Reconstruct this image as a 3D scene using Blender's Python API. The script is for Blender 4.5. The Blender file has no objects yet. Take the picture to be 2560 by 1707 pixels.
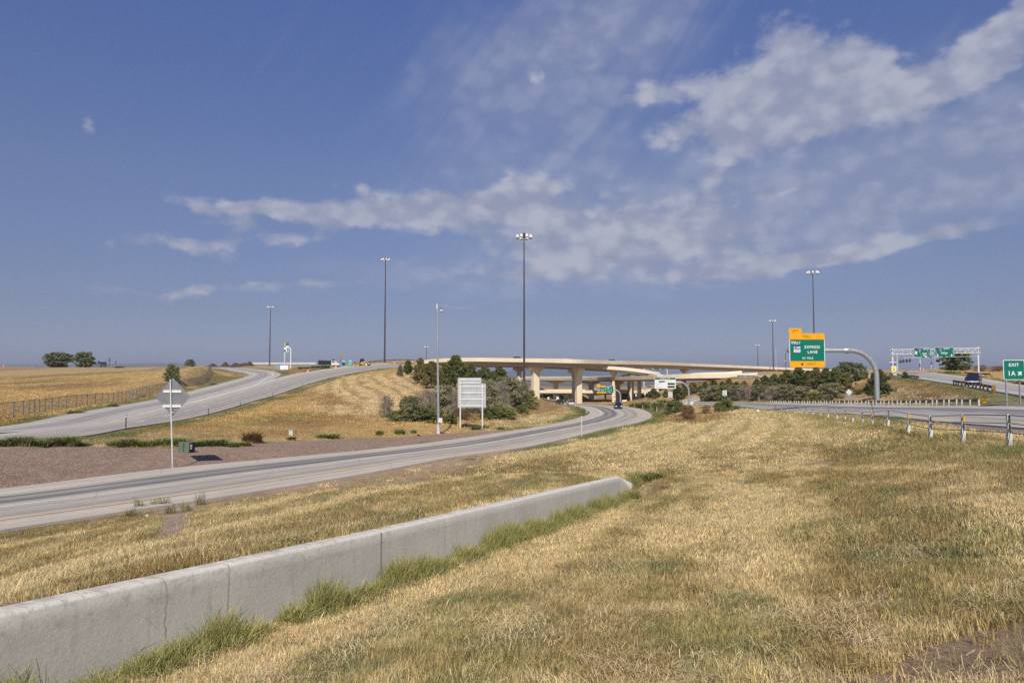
import bpy, bmesh, math, random
import numpy as np
from mathutils import Vector, Matrix
from mathutils.kdtree import KDTree
R = math.radians
random.seed(7); RNG = np.random.default_rng(11)
SC = bpy.context.scene; COL = SC.collection

# ------------------------------------------------------------ camera, sky, sun
F = 1778.0; HORIZ = 945.0
PITCH = math.atan((HORIZ - 853.5) / F)
cam = bpy.data.cameras.new('camera'); camo = bpy.data.objects.new('camera', cam); COL.objects.link(camo)
camo.location = (0, 0, 0); camo.rotation_euler = (math.pi / 2 + PITCH, 0, 0)
cam.sensor_width = 36; cam.lens = F / 2560 * 36; cam.clip_start = 0.1; cam.clip_end = 90000
SC.camera = camo
SUN_EL, SUN_AZ = R(43), R(183)          # azimuth clockwise from +Y (view direction): behind, a little to the left
sdir = Vector((math.sin(SUN_AZ) * math.cos(SUN_EL), math.cos(SUN_AZ) * math.cos(SUN_EL), math.sin(SUN_EL)))
sl = bpy.data.lights.new('sun', 'SUN'); sl.energy = 5.0; sl.angle = R(0.6); sl.color = (1.0, 0.93, 0.80)
so = bpy.data.objects.new('sun', sl); COL.objects.link(so)
so.rotation_euler = sdir.to_track_quat('Z', 'Y').to_euler()
SC.view_settings.view_transform = 'Standard'; SC.view_settings.look = 'None'
SC.view_settings.exposure = 0.0; SC.view_settings.gamma = 1.0
SC.render.engine = 'CYCLES'
SC.cycles.use_denoising = False
SC.cycles.max_bounces = 6; SC.cycles.diffuse_bounces = 2; SC.cycles.glossy_bounces = 2
SC.cycles.transparent_max_bounces = 12; SC.cycles.volume_bounces = 0
SC.cycles.sample_clamp_indirect = 4

class NT:
    """tiny node-tree helper: every method returns an output socket"""
    def __init__(s, t): s.t = t; s.n = t.nodes; s.l = t.links
    def node(s, typ, **kw):
        nd = s.n.new(typ)
        for k, v in kw.items(): setattr(nd, k, v)
        return nd
    def put(s, sock, v):
        if v is None: return
        if hasattr(v, 'is_output'): s.l.new(v, sock)
        else: sock.default_value = v
    def m(s, op, a, b=None, c=None, clamp=False):
        nd = s.node('ShaderNodeMath', operation=op, use_clamp=clamp)
        s.put(nd.inputs[0], a); s.put(nd.inputs[1], b)
        if c is not None: s.put(nd.inputs[2], c)
        return nd.outputs[0]
    def vm(s, op, a, b=None):
        nd = s.node('ShaderNodeVectorMath', operation=op)
        s.put(nd.inputs[0], a); s.put(nd.inputs[1], b)
        return nd.outputs[0]
    def xyz(s, x, y, z=0.0):
        nd = s.node('ShaderNodeCombineXYZ'); s.put(nd.inputs[0], x); s.put(nd.inputs[1], y); s.put(nd.inputs[2], z); return nd.outputs[0]
    def sep(s, v):
        nd = s.node('ShaderNodeSeparateXYZ'); s.put(nd.inputs[0], v); return nd.outputs
    def noise(s, vec, scale, detail=4, rough=0.5, dist=0.0):
        nd = s.node('ShaderNodeTexNoise'); s.put(nd.inputs['Vector'], vec); s.put(nd.inputs['Scale'], scale)
        s.put(nd.inputs['Detail'], detail); s.put(nd.inputs['Roughness'], rough); s.put(nd.inputs['Distortion'], dist); return nd.outputs[0]
    def voro(s, vec, scale, feature='F1'):
        nd = s.node('ShaderNodeTexVoronoi', feature=feature); s.put(nd.inputs['Vector'], vec); s.put(nd.inputs['Scale'], scale); return nd.outputs[0]
    def rng(s, v, a, b, c=0.0, d=1.0, smooth=True):
        nd = s.node('ShaderNodeMapRange', interpolation_type='SMOOTHSTEP' if smooth else 'LINEAR')
        for i, q in enumerate((v, a, b, c, d)): s.put(nd.inputs[i], q)
        return nd.outputs[0]
    def mix(s, f, a, b, typ='MIX'):
        nd = s.node('ShaderNodeMix', data_type='RGBA', blend_type=typ)
        s.put(nd.inputs[0], f); s.put(nd.inputs[6], a if hasattr(a, 'is_output') else (*a, 1) if len(a) == 3 else a)
        s.put(nd.inputs[7], b if hasattr(b, 'is_output') else (*b, 1) if len(b) == 3 else b); return nd.outputs[2]

W = bpy.data.worlds.new('World'); SC.world = W; W.use_nodes = True
w = NT(W.node_tree); w.n.clear()
sky = w.node('ShaderNodeTexSky', sky_type='NISHITA'); sky.sun_disc = False
sky.sun_elevation = SUN_EL; sky.sun_rotation = SUN_AZ
sky.altitude = 1800; sky.air_density = 1.0; sky.dust_density = 1.1; sky.ozone_density = 2.2
SKY_STR = 0.05
gen = w.node('ShaderNodeTexCoord').outputs['Generated']
nv = w.vm('NORMALIZE', gen); sx, sy, sz = w.sep(nv)
az_ = w.m('ARCTAN2', sx, sy); el_ = w.m('ARCSINE', sz)
def pix_ang(px, py):
    xc, yc = (px - 1280) / F, -(py - 853.5) / F
    d = Vector((xc, math.cos(PITCH) - yc * math.sin(PITCH), math.sin(PITCH) + yc * math.cos(PITCH))).normalized()
    return math.atan2(d.x, d.y), math.asin(d.z)
# warp the angles with noise so cloud outlines billow
wp = w.xyz(w.m('MULTIPLY', az_, 1.0), w.m('MULTIPLY', el_, 1.5), 0.0)
n1 = w.noise(wp, 9.0, 6, 0.58); n2 = w.noise(w.vm('ADD', wp, (3.7, 1.9, 5.0)), 9.0, 6, 0.58)
n3 = w.noise(w.vm('ADD', wp, (8.1, 4.4, 2.0)), 26.0, 7, 0.62)
waz = w.m('ADD', az_, w.m('MULTIPLY', w.m('SUBTRACT', n1, 0.5), 0.075))
wel = w.m('ADD', el_, w.m('MULTIPLY', w.m('SUBTRACT', n2, 0.5), 0.05))
def blobs(lst):
    tot = None
    for (px, py, rx, ry, rot, k) in lst:
        a0, e0 = pix_ang(px, py); c, s_ = math.cos(R(rot)), math.sin(R(rot))
        dx = w.m('SUBTRACT', waz, a0); dy = w.m('SUBTRACT', wel, e0)
        u = w.m('MULTIPLY_ADD', dx, c * F / rx, w.m('MULTIPLY', dy, s_ * F / rx))
        v = w.m('MULTIPLY_ADD', dy, c * F / ry, w.m('MULTIPLY', dx, -s_ * F / ry))
        r2 = w.m('MULTIPLY_ADD', u, u, w.m('MULTIPLY', v, v))
        g = w.m('MULTIPLY', w.m('EXPONENT', w.m('MULTIPLY', r2, -0.8)), k)
        tot = g if tot is None else w.m('ADD', tot, g)
    return tot
# (px, py, rx, ry, rotation, weight) of the cloud masses, as directions in the sky
CUM = [(1960, 125, 75, 75, 10, .95), (2010, 205, 140, 70, 5, .95), (2120, 200, 85, 60, 0, .9), (1850, 212, 120, 38, 12, .8), (1690, 212, 95, 28, 12, .8), (1602, 232, 46, 20, 15, .8),
       (1900, 285, 120, 55, 15, .8), (2000, 320, 130, 60, 15, .85), (1790, 400, 120, 50, 50, .65), (1700, 325, 85, 32, 5, .75), (1650, 370, 60, 20, 0, .5), (2180, 165, 40, 25, -10, .5),
       (2450, 125, 170, 34, 20, .85), (2540, 85, 100, 40, 25, .85), (2350, 222, 160, 26, 8, .75), (2250, 250, 70, 30, 0, .6), (2550, 290, 120, 34, 16, .7), (2300, 300, 60, 18, 0, .55), (2240, 205, 60, 22, 10, .6),
       (700, 528, 160, 22, -3, .9), (930, 530, 220, 36, 3, .95), (1180, 515, 240, 52, 5, 1.0), (1330, 450, 62, 26, 0, .75), (1270, 470, 60, 16, 10, .6), (1480, 565, 280, 60, 3, .85), (1740, 570, 160, 45, 0, .5),
       (1480, 655, 240, 36, 3, .9), (1290, 690, 160, 18, 0, .5), (1890, 668, 180, 26, 3, 1.0), (2100, 625, 280, 22, 8, .95), (2380, 590, 150, 14, 6, .6), (1600, 610, 300, 50, 0, .5),
       (450, 612, 135, 22, -5, .95), (520, 515, 75, 14, 5, .75), (500, 550, 60, 14, 0, .6), (600, 572, 36, 22, 40, .7), (720, 600, 90, 16, 4, .7), (500, 728, 240, 15, 2, 1.0), (820, 716, 110, 10, 0, .65),
       (1320, 203, 34, 18, 0, .8), (1352, 185, 8, 24, 0, .5), (223, 322, 13, 20, 20, .8), (310, 335, 40, 9, 0, .45), (920, 470, 18, 12, 0, .6), (835, 455, 12, 12, 0, .5), (260, 612, 12, 14, 20, .55),
       (1940, 478, 70, 12, 3, .65), (1120, 772, 120, 10, 0, .55)]
THIN = [(2330, 430, 440, 100, 4, 1.05), (2150, 545, 330, 36, 6, .6), (1480, 200, 400, 210, 30, .7), (1200, 120, 300, 170, 20, .5), (1560, 40, 300, 90, 20, .5),
        (1650, 520, 520, 130, 0, .75), (1450, 700, 700, 60, 0, .5), (1150, 690, 350, 40, 0, .35), (700, 80, 160, 140, 60, .18), (2450, 200, 260, 130, 0, .5)]
cm = blobs(CUM); tm = blobs(THIN)
cum = w.m('ADD', cm, w.m('MULTIPLY', w.m('SUBTRACT', n3, 0.5), 1.45))
vb = w.node('ShaderNodeTexVoronoi', feature='SMOOTH_F1'); w.put(vb.inputs['Vector'], w.vm('ADD', wp, w.vm('MULTIPLY', w.xyz(n1, n3, n2), (.05, .05, .05)))); vb.inputs['Scale'].default_value = 30; vb.inputs['Smoothness'].default_value = .5
cum = w.m('ADD', cum, w.m('MULTIPLY', w.m('SUBTRACT', 0.42, vb.outputs[0]), 0.42))
cumf = w.m('MULTIPLY', w.rng(cum, 0.34, 1.1), 0.80)
# cirrus streaks, drawn out along a slanting direction
ca, sa = math.cos(R(50)), math.sin(R(50))
su = w.m('MULTIPLY_ADD', az_, ca, w.m('MULTIPLY', el_, sa)); sv = w.m('MULTIPLY_ADD', el_, ca, w.m('MULTIPLY', az_, -sa))
st = w.noise(w.xyz(w.m('MULTIPLY', su, 2.5), w.m('MULTIPLY', sv, 14.0), 0.0), 1.6, 4, 0.5, 1.2)
st2 = w.noise(w.xyz(w.m('MULTIPLY', az_, 4.0), w.m('MULTIPLY', el_, 26.0), 0.0), 1.5, 6, 0.6, 0.8)
hi = w.rng(el_, 0.14, 0.30)
stx = w.m('ADD', w.m('MULTIPLY', st, hi), w.m('MULTIPLY', st2, w.m('SUBTRACT', 1.0, hi)))
thin = w.m('MULTIPLY', w.rng(w.m('ADD', tm, w.m('MULTIPLY', w.m('SUBTRACT', stx, 0.5), 0.9)), 0.18, 1.3), 0.46)
allf = w.m('SUBTRACT', 1.0, w.m('MULTIPLY', w.m('SUBTRACT', 1.0, cumf), w.m('SUBTRACT', 1.0, thin)))
shade = w.noise(w.vm('ADD', wp, (1.0, 7.0, 0.0)), 15.0, 6, 0.55)
k = 1 / SKY_STR
def kc(r, g, b): return (r * k, g * k, b * k)
CLOUD_A, CLOUD_B = kc(.32, .345, .455), kc(.50, .51, .59)
ccol = w.mix(w.rng(w.m('SUBTRACT', shade, w.m('MULTIPLY', w.m('SUBTRACT', vb.outputs[0], 0.42), 0.35)), 0.33, 0.66), CLOUD_A, CLOUD_B)
# tint painted into the sky's light, graded by height above the horizon
tint = w.mix(w.rng(el_, 0.0, 0.09, smooth=False), (.95, .93, 1.20), (1.13, .98, 1.13))
tint = w.mix(w.rng(el_, 0.09, 0.26, smooth=False), tint, (1.64, 1.46, 1.66))
tint = w.mix(w.rng(el_, 0.26, 0.50, smooth=False), tint, (1.62, 1.72, 2.45))
skyc = w.mix(1.0, sky.outputs[0], tint, 'MULTIPLY')
full = w.mix(allf, skyc, ccol)
bg = w.node('ShaderNodeBackground'); w.put(bg.inputs[0], full); bg.inputs[1].default_value = SKY_STR
w.l.new(bg.outputs[0], w.node('ShaderNodeOutputWorld').inputs[0])
W.cycles.sampling_method = 'MANUAL'; W.cycles.sample_map_resolution = 512

# ------------------------------------------------------------ small helpers
def P(px, py, Y):
    """the point seen at pixel (px, py) of the photograph at distance Y ahead"""
    xc, yc = (px - 1280) / F, -(py - 853.5) / F
    dy = math.cos(PITCH) - yc * math.sin(PITCH); dz = math.sin(PITCH) + yc * math.cos(PITCH)
    return Vector((xc / dy * Y, Y, dz / dy * Y))
def tag(o, label=None, cat=None, group=None, kind=None):
    if label: o['label'] = label
    if cat: o['category'] = cat
    if group: o['group'] = group
    if kind: o['kind'] = kind
    return o
def link(o, parent=None):
    COL.objects.link(o)
    if parent is not None: o.parent = parent
    return o
def thing(name, label, cat, loc=(0, 0, 0), rz=0.0, group=None):
    o = bpy.data.objects.new(name, None); link(o); o.empty_display_size = 0.3
    o.location = loc; o.rotation_euler = (0, 0, rz)
    return tag(o, label, cat, group)
def kids(o): return KIDS.get(o.name, [])
KIDS = {}
def copy_tree(o, loc=None, rz=None, label=None, parent=None, scale=None):
    c = o.copy(); COL.objects.link(c)
    if parent is not None: c.parent = parent
    if loc is not None: c.location = loc
    if rz is not None: c.rotation_euler = (0, 0, rz)
    if scale is not None: c.scale = scale
    if label: c['label'] = label
    for ch in kids(o): copy_tree(ch, parent=c)
    return c

class MB:
    def __init__(s): s.v = []; s.f = []; s.m = []; s.mi = 0
    def add(s, vs, fs):
        b = len(s.v); s.v += [tuple(q) for q in vs]
        s.f += [tuple(b + i for i in f) for f in fs]; s.m += [s.mi] * len(fs); return s
    def box(s, c, d, rz=0.0, bev=0.0, M=None):
        x, y, z = d[0] / 2, d[1] / 2, d[2] / 2; ca, sa = math.cos(rz), math.sin(rz)
        vs = []
        for k_ in (-1, 1):
            for (i, j) in ((-1, -1), (1, -1), (1, 1), (-1, 1)):
                px_, py_ = i * x, j * y
                q = Vector((px_ * ca - py_ * sa + c[0], px_ * sa + py_ * ca + c[1], k_ * z + c[2]))
                vs.append(M @ q if M else q)
        return s.add(vs, [(3, 2, 1, 0), (4, 5, 6, 7), (0, 1, 5, 4), (1, 2, 6, 5), (2, 3, 7, 6), (3, 0, 4, 7)])
    def tube(s, pts, r, n=10, cap=True):
        pts = [Vector(p) for p in pts]; rs = r if isinstance(r, (list, tuple)) else [r] * len(pts)
        vs = []; up = None
        for i, p in enumerate(pts):
            d = (pts[min(i + 1, len(pts) - 1)] - pts[max(i - 1, 0)]).normalized()
            if up is None:
                up = Vector((0, 0, 1)) if abs(d.z) < 0.9 else Vector((1, 0, 0))
            a = d.cross(up).normalized(); b = a.cross(d).normalized(); up = b
            for k_ in range(n):
                t = 2 * math.pi * k_ / n; vs.append(p + (a * math.cos(t) + b * math.sin(t)) * rs[i])
        fs = [(i * n + k_, i * n + (k_ + 1) % n, (i + 1) * n + (k_ + 1) % n, (i + 1) * n + k_) for i in range(len(pts) - 1) for k_ in range(n)]
        if cap:
            fs.append(tuple(range(n))[::-1]); fs.append(tuple((len(pts) - 1) * n + k_ for k_ in range(n)))
        return s.add(vs, fs)
    def ball(s, c, r, n=10, sc=(1, 1, 1)):
        vs = []; fs = []
        for i in range(1, n // 2):
            t = math.pi * i / (n // 2)
            for k_ in range(n):
                a = 2 * math.pi * k_ / n
                vs.append((c[0] + r * sc[0] * math.sin(t) * math.cos(a), c[1] + r * sc[1] * math.sin(t) * math.sin(a), c[2] + r * sc[2] * math.cos(t)))
        m_ = n // 2 - 1
        for i in range(m_ - 1):
            for k_ in range(n): fs.append((i * n + k_, (i + 1) * n + k_, (i + 1) * n + (k_ + 1) % n, i * n + (k_ + 1) % n))
        vs += [(c[0], c[1], c[2] + r * sc[2]), (c[0], c[1], c[2] - r * sc[2])]
        for k_ in range(n):
            fs.append((m_ * n, k_, (k_ + 1) % n)); fs.append((m_ * n + 1, (m_ - 1) * n + (k_ + 1) % n, (m_ - 1) * n + k_))
        return s.add(vs, fs)
    def prism(s, outline, y0, y1, axis='y'):
        """outline of (a, z) pairs, extruded along y (or x)"""
        n = len(outline); g = (lambda a, z, t: (a, t, z)) if axis == 'y' else (lambda a, z, t: (t, a, z))
        vs = [g(a, z, y0) for a, z in outline] + [g(a, z, y1) for a, z in outline]
        return s.add(vs, [tuple(range(n)), tuple(range(2 * n - 1, n - 1, -1))] + [(i, i + n, (i + 1) % n + n, (i + 1) % n) for i in range(n)])
    def loft(s, secs, cap=True, closed=True):
        n = len(secs[0]); vs = [p for q in secs for p in q]
        e = n if closed else n - 1
        fs = [(i * n + k_, i * n + (k_ + 1) % n, (i + 1) * n + (k_ + 1) % n, (i + 1) * n + k_) for i in range(len(secs) - 1) for k_ in range(e)]
        if cap and closed:
            fs.append(tuple(range(n))[::-1]); fs.append(tuple((len(secs) - 1) * n + k_ for k_ in range(n)))
        return s.add(vs, fs)
    def mesh(s, name, mats, smooth=False, fix=True):
        me = bpy.data.meshes.new(name); me.from_pydata(s.v, [], s.f)
        for m_ in (mats if isinstance(mats, (list, tuple)) else [mats]): me.materials.append(m_)
        if len(me.materials) > 1: me.polygons.foreach_set('material_index', s.m)
        if fix:
            bm = bmesh.new(); bm.from_mesh(me); bmesh.ops.recalc_face_normals(bm, faces=bm.faces); bm.to_mesh(me); bm.free()
        if smooth: me.shade_smooth()
        me.update(); return me
    def build(s, name, mats, parent=None, smooth=False, loc=None, rz=None, bevel=0.0, fix=True):
        o = bpy.data.objects.new(name, s.mesh(name, mats, smooth, fix)); link(o, parent)
        if parent is not None: KIDS.setdefault(parent.name, []).append(o)
        if loc is not None: o.location = loc
        if rz is not None: o.rotation_euler = (0, 0, rz)
        if bevel:
            b = o.modifiers.new('bevel', 'BEVEL'); b.width = bevel; b.segments = 2; b.limit_method = 'ANGLE'
        return o
def auto_smooth(o, ang=35):
    me = o.data; me.shade_smooth()
    try: me.set_sharp_from_angle(angle=R(ang))
    except Exception: pass

# ------------------------------------------------------------ materials
MATS = {}
def mat(name, col, rough=0.6, metal=0.0, var=0.12, vscale=3.0, bump=0.0, bscale=30.0, spec=0.4, dirt=None, fn=None, emit=None, streak=0.0):
    if name in MATS: return MATS[name]
    m_ = bpy.data.materials.new(name); m_.use_nodes = True; t = NT(m_.node_tree); t.n.clear()
    b = t.node('ShaderNodeBsdfPrincipled'); out = t.node('ShaderNodeOutputMaterial'); t.l.new(b.outputs[0], out.inputs[0])
    b.inputs['Roughness'].default_value = rough; b.inputs['Metallic'].default_value = metal
    b.inputs['Specular IOR Level'].default_value = spec
    pos = t.node('ShaderNodeTexCoord').outputs['Object']
    c = None
    if fn: c = fn(t, pos, b)
    else:
        n_ = t.noise(pos, vscale, 5, 0.6)
        lo = tuple(max(0, q * (1 - var)) for q in col); hi_ = tuple(min(1, q * (1 + var)) for q in col)
        c = t.mix(t.rng(n_, 0.3, 0.7), lo, hi_)
        if streak:
            sn = t.noise(t.vm('MULTIPLY', pos, (6.0, 6.0, 0.5)), 1.0, 4, 0.6)
            c = t.mix(t.m('MULTIPLY', t.rng(sn, 0.5, 0.8), streak), c, tuple(q * 0.55 for q in col))
        if dirt:
            c = t.mix(t.m('MULTIPLY', t.rng(t.noise(pos, vscale * 0.5, 6, 0.7), 0.5, 0.75), 0.6), c, dirt)
    if c is not None: t.put(b.inputs['Base Color'], c)
    if bump:
        bn = t.node('ShaderNodeBump'); bn.inputs['Strength'].default_value = bump; bn.inputs['Distance'].default_value = 0.02
        t.put(bn.inputs['Height'], t.noise(pos, bscale, 6, 0.65)); t.l.new(bn.outputs[0], b.inputs['Normal'])
    if emit: b.inputs['Emission Color'].default_value = (*emit[0], 1); b.inputs['Emission Strength'].default_value = emit[1]
    MATS[name] = m_; return m_
GALV = mat('galvanised_steel', (.42, .44, .46), .45, .55, .15, 4, dirt=(.3, .3, .3))
GALV_L = mat('pale_galvanised_steel', (.62, .63, .63), .5, .2, .1, 6)
WHITE = mat('white_paint', (.66, .66, .64), .5, 0, .05, 5)
BROWNSTEEL = mat('brown_painted_steel', (.07, .045, .045), .5, .1, .15, 2)
DARKSTEEL = mat('dark_steel', (.06, .06, .065), .5, .3, .2, 3)
GREEN_S = mat('sign_green', (.0, .145, .10), .35, 0, .06, 2)
YEL_S = mat('sign_yellow', (.72, .33, .0), .4, 0, .05, 2)
BLACK = mat('black_paint', (.012, .012, .014), .45, 0, .1, 3)
RUBBER = mat('rubber', (.02, .02, .02), .8, 0, .2, 8)
GLASS = mat('dark_car_glass', (.015, .02, .025), .08, 0, .1, 1, spec=.8)
ALU = mat('sign_back_aluminium', (.185, .19, .20), .6, .15, .12, 3, dirt=(.14, .145, .155))
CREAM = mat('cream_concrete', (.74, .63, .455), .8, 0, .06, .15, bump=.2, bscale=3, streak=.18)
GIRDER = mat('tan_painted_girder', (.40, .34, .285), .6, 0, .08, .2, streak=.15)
ORANGE = mat('orange_plastic', (.85, .13, .05), .5, 0, .05, 5)
WOOD = mat('weathered_wood', (.16, .10, .07), .8, 0, .25, 6)
BARRIER = mat('barrier_concrete', (.52, .50, .46), .85, 0, .12, .8, bump=.2, bscale=8, streak=.3)
SIGNWHITE = mat('sign_white', (.68, .69, .68), .4, 0, .04, 3)
SIGNPALE = mat('ground_sign_rear_sheet', (.42, .44, .455), .5, .1, .1, 1.5, streak=.25)
# ------------------------------------------------------------ numpy noise
def _h(i, j, s):
    n = (i * 374761393 + j * 668265263 + s * 974711) & 0xFFFFFFFF
    n = ((n ^ (n >> 13)) * 1274126177) & 0xFFFFFFFF
    return ((n ^ (n >> 16)) & 0xFFFF) / 65535.0
def vnoise(x, y, s=0):
    xi = np.floor(x).astype(np.int64); yi = np.floor(y).astype(np.int64)
    fx = x - xi; fy = y - yi; fx = fx * fx * (3 - 2 * fx); fy = fy * fy * (3 - 2 * fy)
    a = _h(xi, yi, s); b = _h(xi + 1, yi, s); c = _h(xi, yi + 1, s); d = _h(xi + 1, yi + 1, s)
    return (a * (1 - fx) + b * fx) * (1 - fy) + (c * (1 - fx) + d * fx) * fy
def fbm(x, y, s=0, o=4, g=0.5):
    t = 0; a = 1; w_ = 0
    for k_ in range(o):
        t = t + a * vnoise(x * 2 ** k_ + 17.3 * k_, y * 2 ** k_ - 9.1 * k_, s + k_); w_ += a; a *= g
    return t / w_
def sstep(x, a, b):
    t = np.clip((x - a) / (b - a), 0, 1); return t * t * (3 - 2 * t)

# ------------------------------------------------------------ retaining wall line (plan)
WA = np.array([-7.35, -2.6]); WB = np.array([4.4, 25.4])
WD = (WB - WA) / np.linalg.norm(WB - WA); WLEN = 28.1; WN = np.array([WD[1], -WD[0]])  # WN points to the right (exposed) side
def wall_top_z(s):   # s metres along from WA
    return np.interp(s, [0, 9.5, 13.9, 30.4], [-1.20, -1.86, -2.2, -3.36])
def wall_h(s): return np.interp(s, [0, 20, WLEN - .5, WLEN + 1.9], [.8, .80, .70, 0.0])

# ------------------------------------------------------------ terrain control points (px, py, distance)
CP = [
 (1280,1707,5.1),(600,1707,5.7),(2000,1707,4.6),(2560,1707,4.2),(230,1707,6.2),(900,1477,10.2),(1337,1328,16.3),(1588,1208,25.4),
 (1280,1500,8.9),(1700,1400,10.9),(1700,1250,19.5),(1700,1150,33),(1700,1100,50),(1700,1060,80),(1700,1040,112),
 (2100,1400,9),(2100,1250,15),(2100,1150,25.5),(2100,1090,38),(2350,1400,8),(2350,1200,14.6),(2350,1120,22),
 (2560,1300,9),(2560,1180,14),
 (2518,1123,18.8),(2403,1104,22),(2217,1068,36),(2090,1054,53),(2013,1040,80),(1952,1032,106),(1863,1022,145),
 (500,1330,17.5),(900,1255,20.5),(1550,1130,36),(1530,1090,60),(1300,1150,36),
 (0,1115,43),(400,1108,49),(677,1100,55),(700,1075,68),(0,1104,45.5),(430,1135,43),
 (740,1040,85),(760,1000,120),(900,1050,85),(900,1000,110),(900,960,150),(900,937,205),(1000,1060,83),(1000,1020,100),(1000,960,150),(1000,930,215),
 (1143,1072,82),(1215,1071,82),(1096,1083,73.5),(1100,1050,88),(1100,1000,115),(1100,965,150),(1100,935,195),(1100,915,250),(1180,925,255),
 (1300,1030,148),(1310,1012,166),(1345,998,200),(1385,1013,225),(1250,1010,140),(1200,1050,100),(1250,985,170),(1200,965,185),(1250,960,215),(1270,975,240),
 (1330,1003,262),(1447,1008,262),(1380,1003,330),(1500,1006,290),(1600,1003,290),(1600,1000,330),
 (1560,1012,205),(1600,1025,165),(1650,1030,135),(1680,1015,160),(1640,1005,190),(1570,1008,235),
 (1640,990,225),(1700,975,228),(1760,958,230),(1560,1004,260),(1700,990,205),
 (0,1020,95),(0,980,150),(0,950,220),(0,922,330),(0,918,400),(-300,930,300),(-300,1040,80),(250,990,135),(250,952,200),(250,922,330),(250,918,400),
 (450,938,230),(450,917,330),(38,1045,75),(105,1031,90),(166,1019,100),(221,1012,106),(278,1004,117),(366,979.5,150),(411,968.6,165),(457,953.6,180),(498,941,190),(530,928,208),
 (560,917,450),(640,914,470),(520,913,470),(780,921,290),(820,918,295),(870,914,320),(730,923,320),(720,915,420),(900,909,330),(960,906,320),(1020,900,360),
 (1800,1000,180),(1900,1001,168),(2000,1002,155),(1760,943,228),(1900,945,215),(2100,950,200),(2200,949,185),(1800,970,205),(1950,975,190),(2100,985,165),
 (1850,935,260),(2000,929,270),(2150,926,262),(2200,925,262),(2230,925.5,262),(2233,950,184),(2447,937.5,192),(2120,1001,125),(2200,998,112),(2300,998,98),(2300,975,118),(2400,1000,76),(2400,985,85),
 (2517,1003,64),(2480,1006,66),(2560,945,150),(2560,927,215),(2480,930,215),(2400,928,215),(2350,926,235),(2500,921,300),(2700,950,120),
]
XYZ = [tuple(P(*c)) for c in CP]
for a_, r_, z_ in [(0,3,-1.75),(0,.5,-1.7),(180,3,-1.7),(120,8,-1.4),(180,20,-1.0),(-120,20,-1.2),(90,12,-1.3),(-90,14,-3.2),(42,3,-1.62),(42,1,-1.68),(-42,1,-1.75),(-42,3,-2.0),(90,2,-1.6),(-90,2,-1.8),(38,6,-1.72),(180,80,-1),(110,80,0),(-110,80,-3),
                   (-38,600,5.5),(-25,600,6),(-10,600,4),(38,600,2),(25,600,1),(12,600,-4),(5,600,-15),(0,600,-13),(3,420,-12),(7,420,-11.5),(10,400,-7),
                   (-38,2000,-20),(-15,2000,-20),(0,2000,-22),(15,2000,-22),(38,2000,-20),(-38,9000,-45),(0,9000,-45),(38,9000,-45),
                   (-38,40000,-60),(0,40000,-60),(38,40000,-60),(180,2000,-20),(90,2000,-20),(-90,2000,-20),(180,40000,-60),(90,40000,-60),(-90,40000,-60)]:
    XYZ.append((r_ * math.sin(R(a_)), r_ * math.cos(R(a_)), z_))
for s_ in (0, 5):   # foot of the wall behind the frame
    p_ = WA + WD * s_ + WN * .4; XYZ.append((p_[0], p_[1], float(wall_top_z(s_)) - .8))
def uv_(X, Y):
    r = np.sqrt(X * X + Y * Y); return np.arctan2(X, Y) * 3.2 * r / (r + 1.5), np.log(r + 1.0)

# ------------------------------------------------------------ roads: edge lines (px, py, distance)
def zc(Y): return float(np.interp(Y, [0, 140, 174, 205, 250, 300, 400], [-3.8, -7.3, -7.55, -8.05, -9.2, -9.9, -10.6]))
def onz(px, py, f=zc):
    lo, hi_ = 4.0, 500.0
    for _ in range(60):
        mid = (lo + hi_) / 2
        if P(px, py, mid).z > f(mid): lo = mid
        else: hi_ = mid
    return (px, py, lo)
C_L = [onz(*q) for q in [(-1500,1376),(-300,1253),(0,1221),(413,1171),(677,1146),(900,1125.5),(1089,1103.6),(1280,1076),(1379,1060),(1447,1043.7),(1474,1033),(1464,1023),(1438,1014.8),(1379,1010.0),(1300,1006.5)]]
C_R = [onz(*q) for q in [(-300,1372),(0,1324),(495,1250),(900,1185),(1147,1140),(1313,1117),(1519,1071),(1583,1059),(1617,1049),(1630,1038),(1617,1027.5),(1583,1018),(1515,1012.5),(1460,1009.4),(1380,1005.6),(1300,1003.2)]]
R_L = [(2900,1100,24),(2560,1069,37),(2380,1055,45),(2180,1037,68),(2000,1028,98),(1900,1021,126),(1850,1015.5,146),(1760,1011,163),(1700,1009.5,178),(1600,1008,205)]
R_R = [(3500,1040,32),(2900,1022,48),(2560,1014,62),(2450,1013,70),(2250,1013,90),(2100,1010,114),(1945,1007.5,148),(1850,1005,166),(1720,1004,184),(1600,1002.5,212)]
E_L = [(2900,1040,45),(2560,989,70),(2408,964,95),(2332,952,125),(2275,943,155),(2250,936,185),(2235,929.5,220)]
E_R = [(2900,1000,60),(2560,962,95),(2447,944,130),(2370,935.6,165),(2322,929,200),(2275,925.5,235),(2262,925,245)]
K_L = [(2245,941,190),(2100,941,200),(1965,941,212),(1842,942,222)]
K_R = [(2245,937,199),(2100,937,209),(1965,937,221),(1842,938,231)]
M_N = [(-250,1135,38),(0,1099,44),(190,1091,49),(315,1070,57),(462,1047.5,77),(560,1024,100),(640,1000,125),(683,988.7,142),(772,959,185),(823,945,205),(866,935.6,225),(947,921.8,258),(1000,917.5,278),(1062,913,292)]
M_S = [(-250,1110,43),(0,1084,51),(235,1061,63),(403,1021,92),(470,1008,111),(560,984,144),(640,962,182)]
M_F = M_S + [(690,946,216),(735,935.5,240),(772.6,929,255),(879,914,292),(960,907,308),(1028,902.5,318),(1068,899.5,318)]
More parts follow.
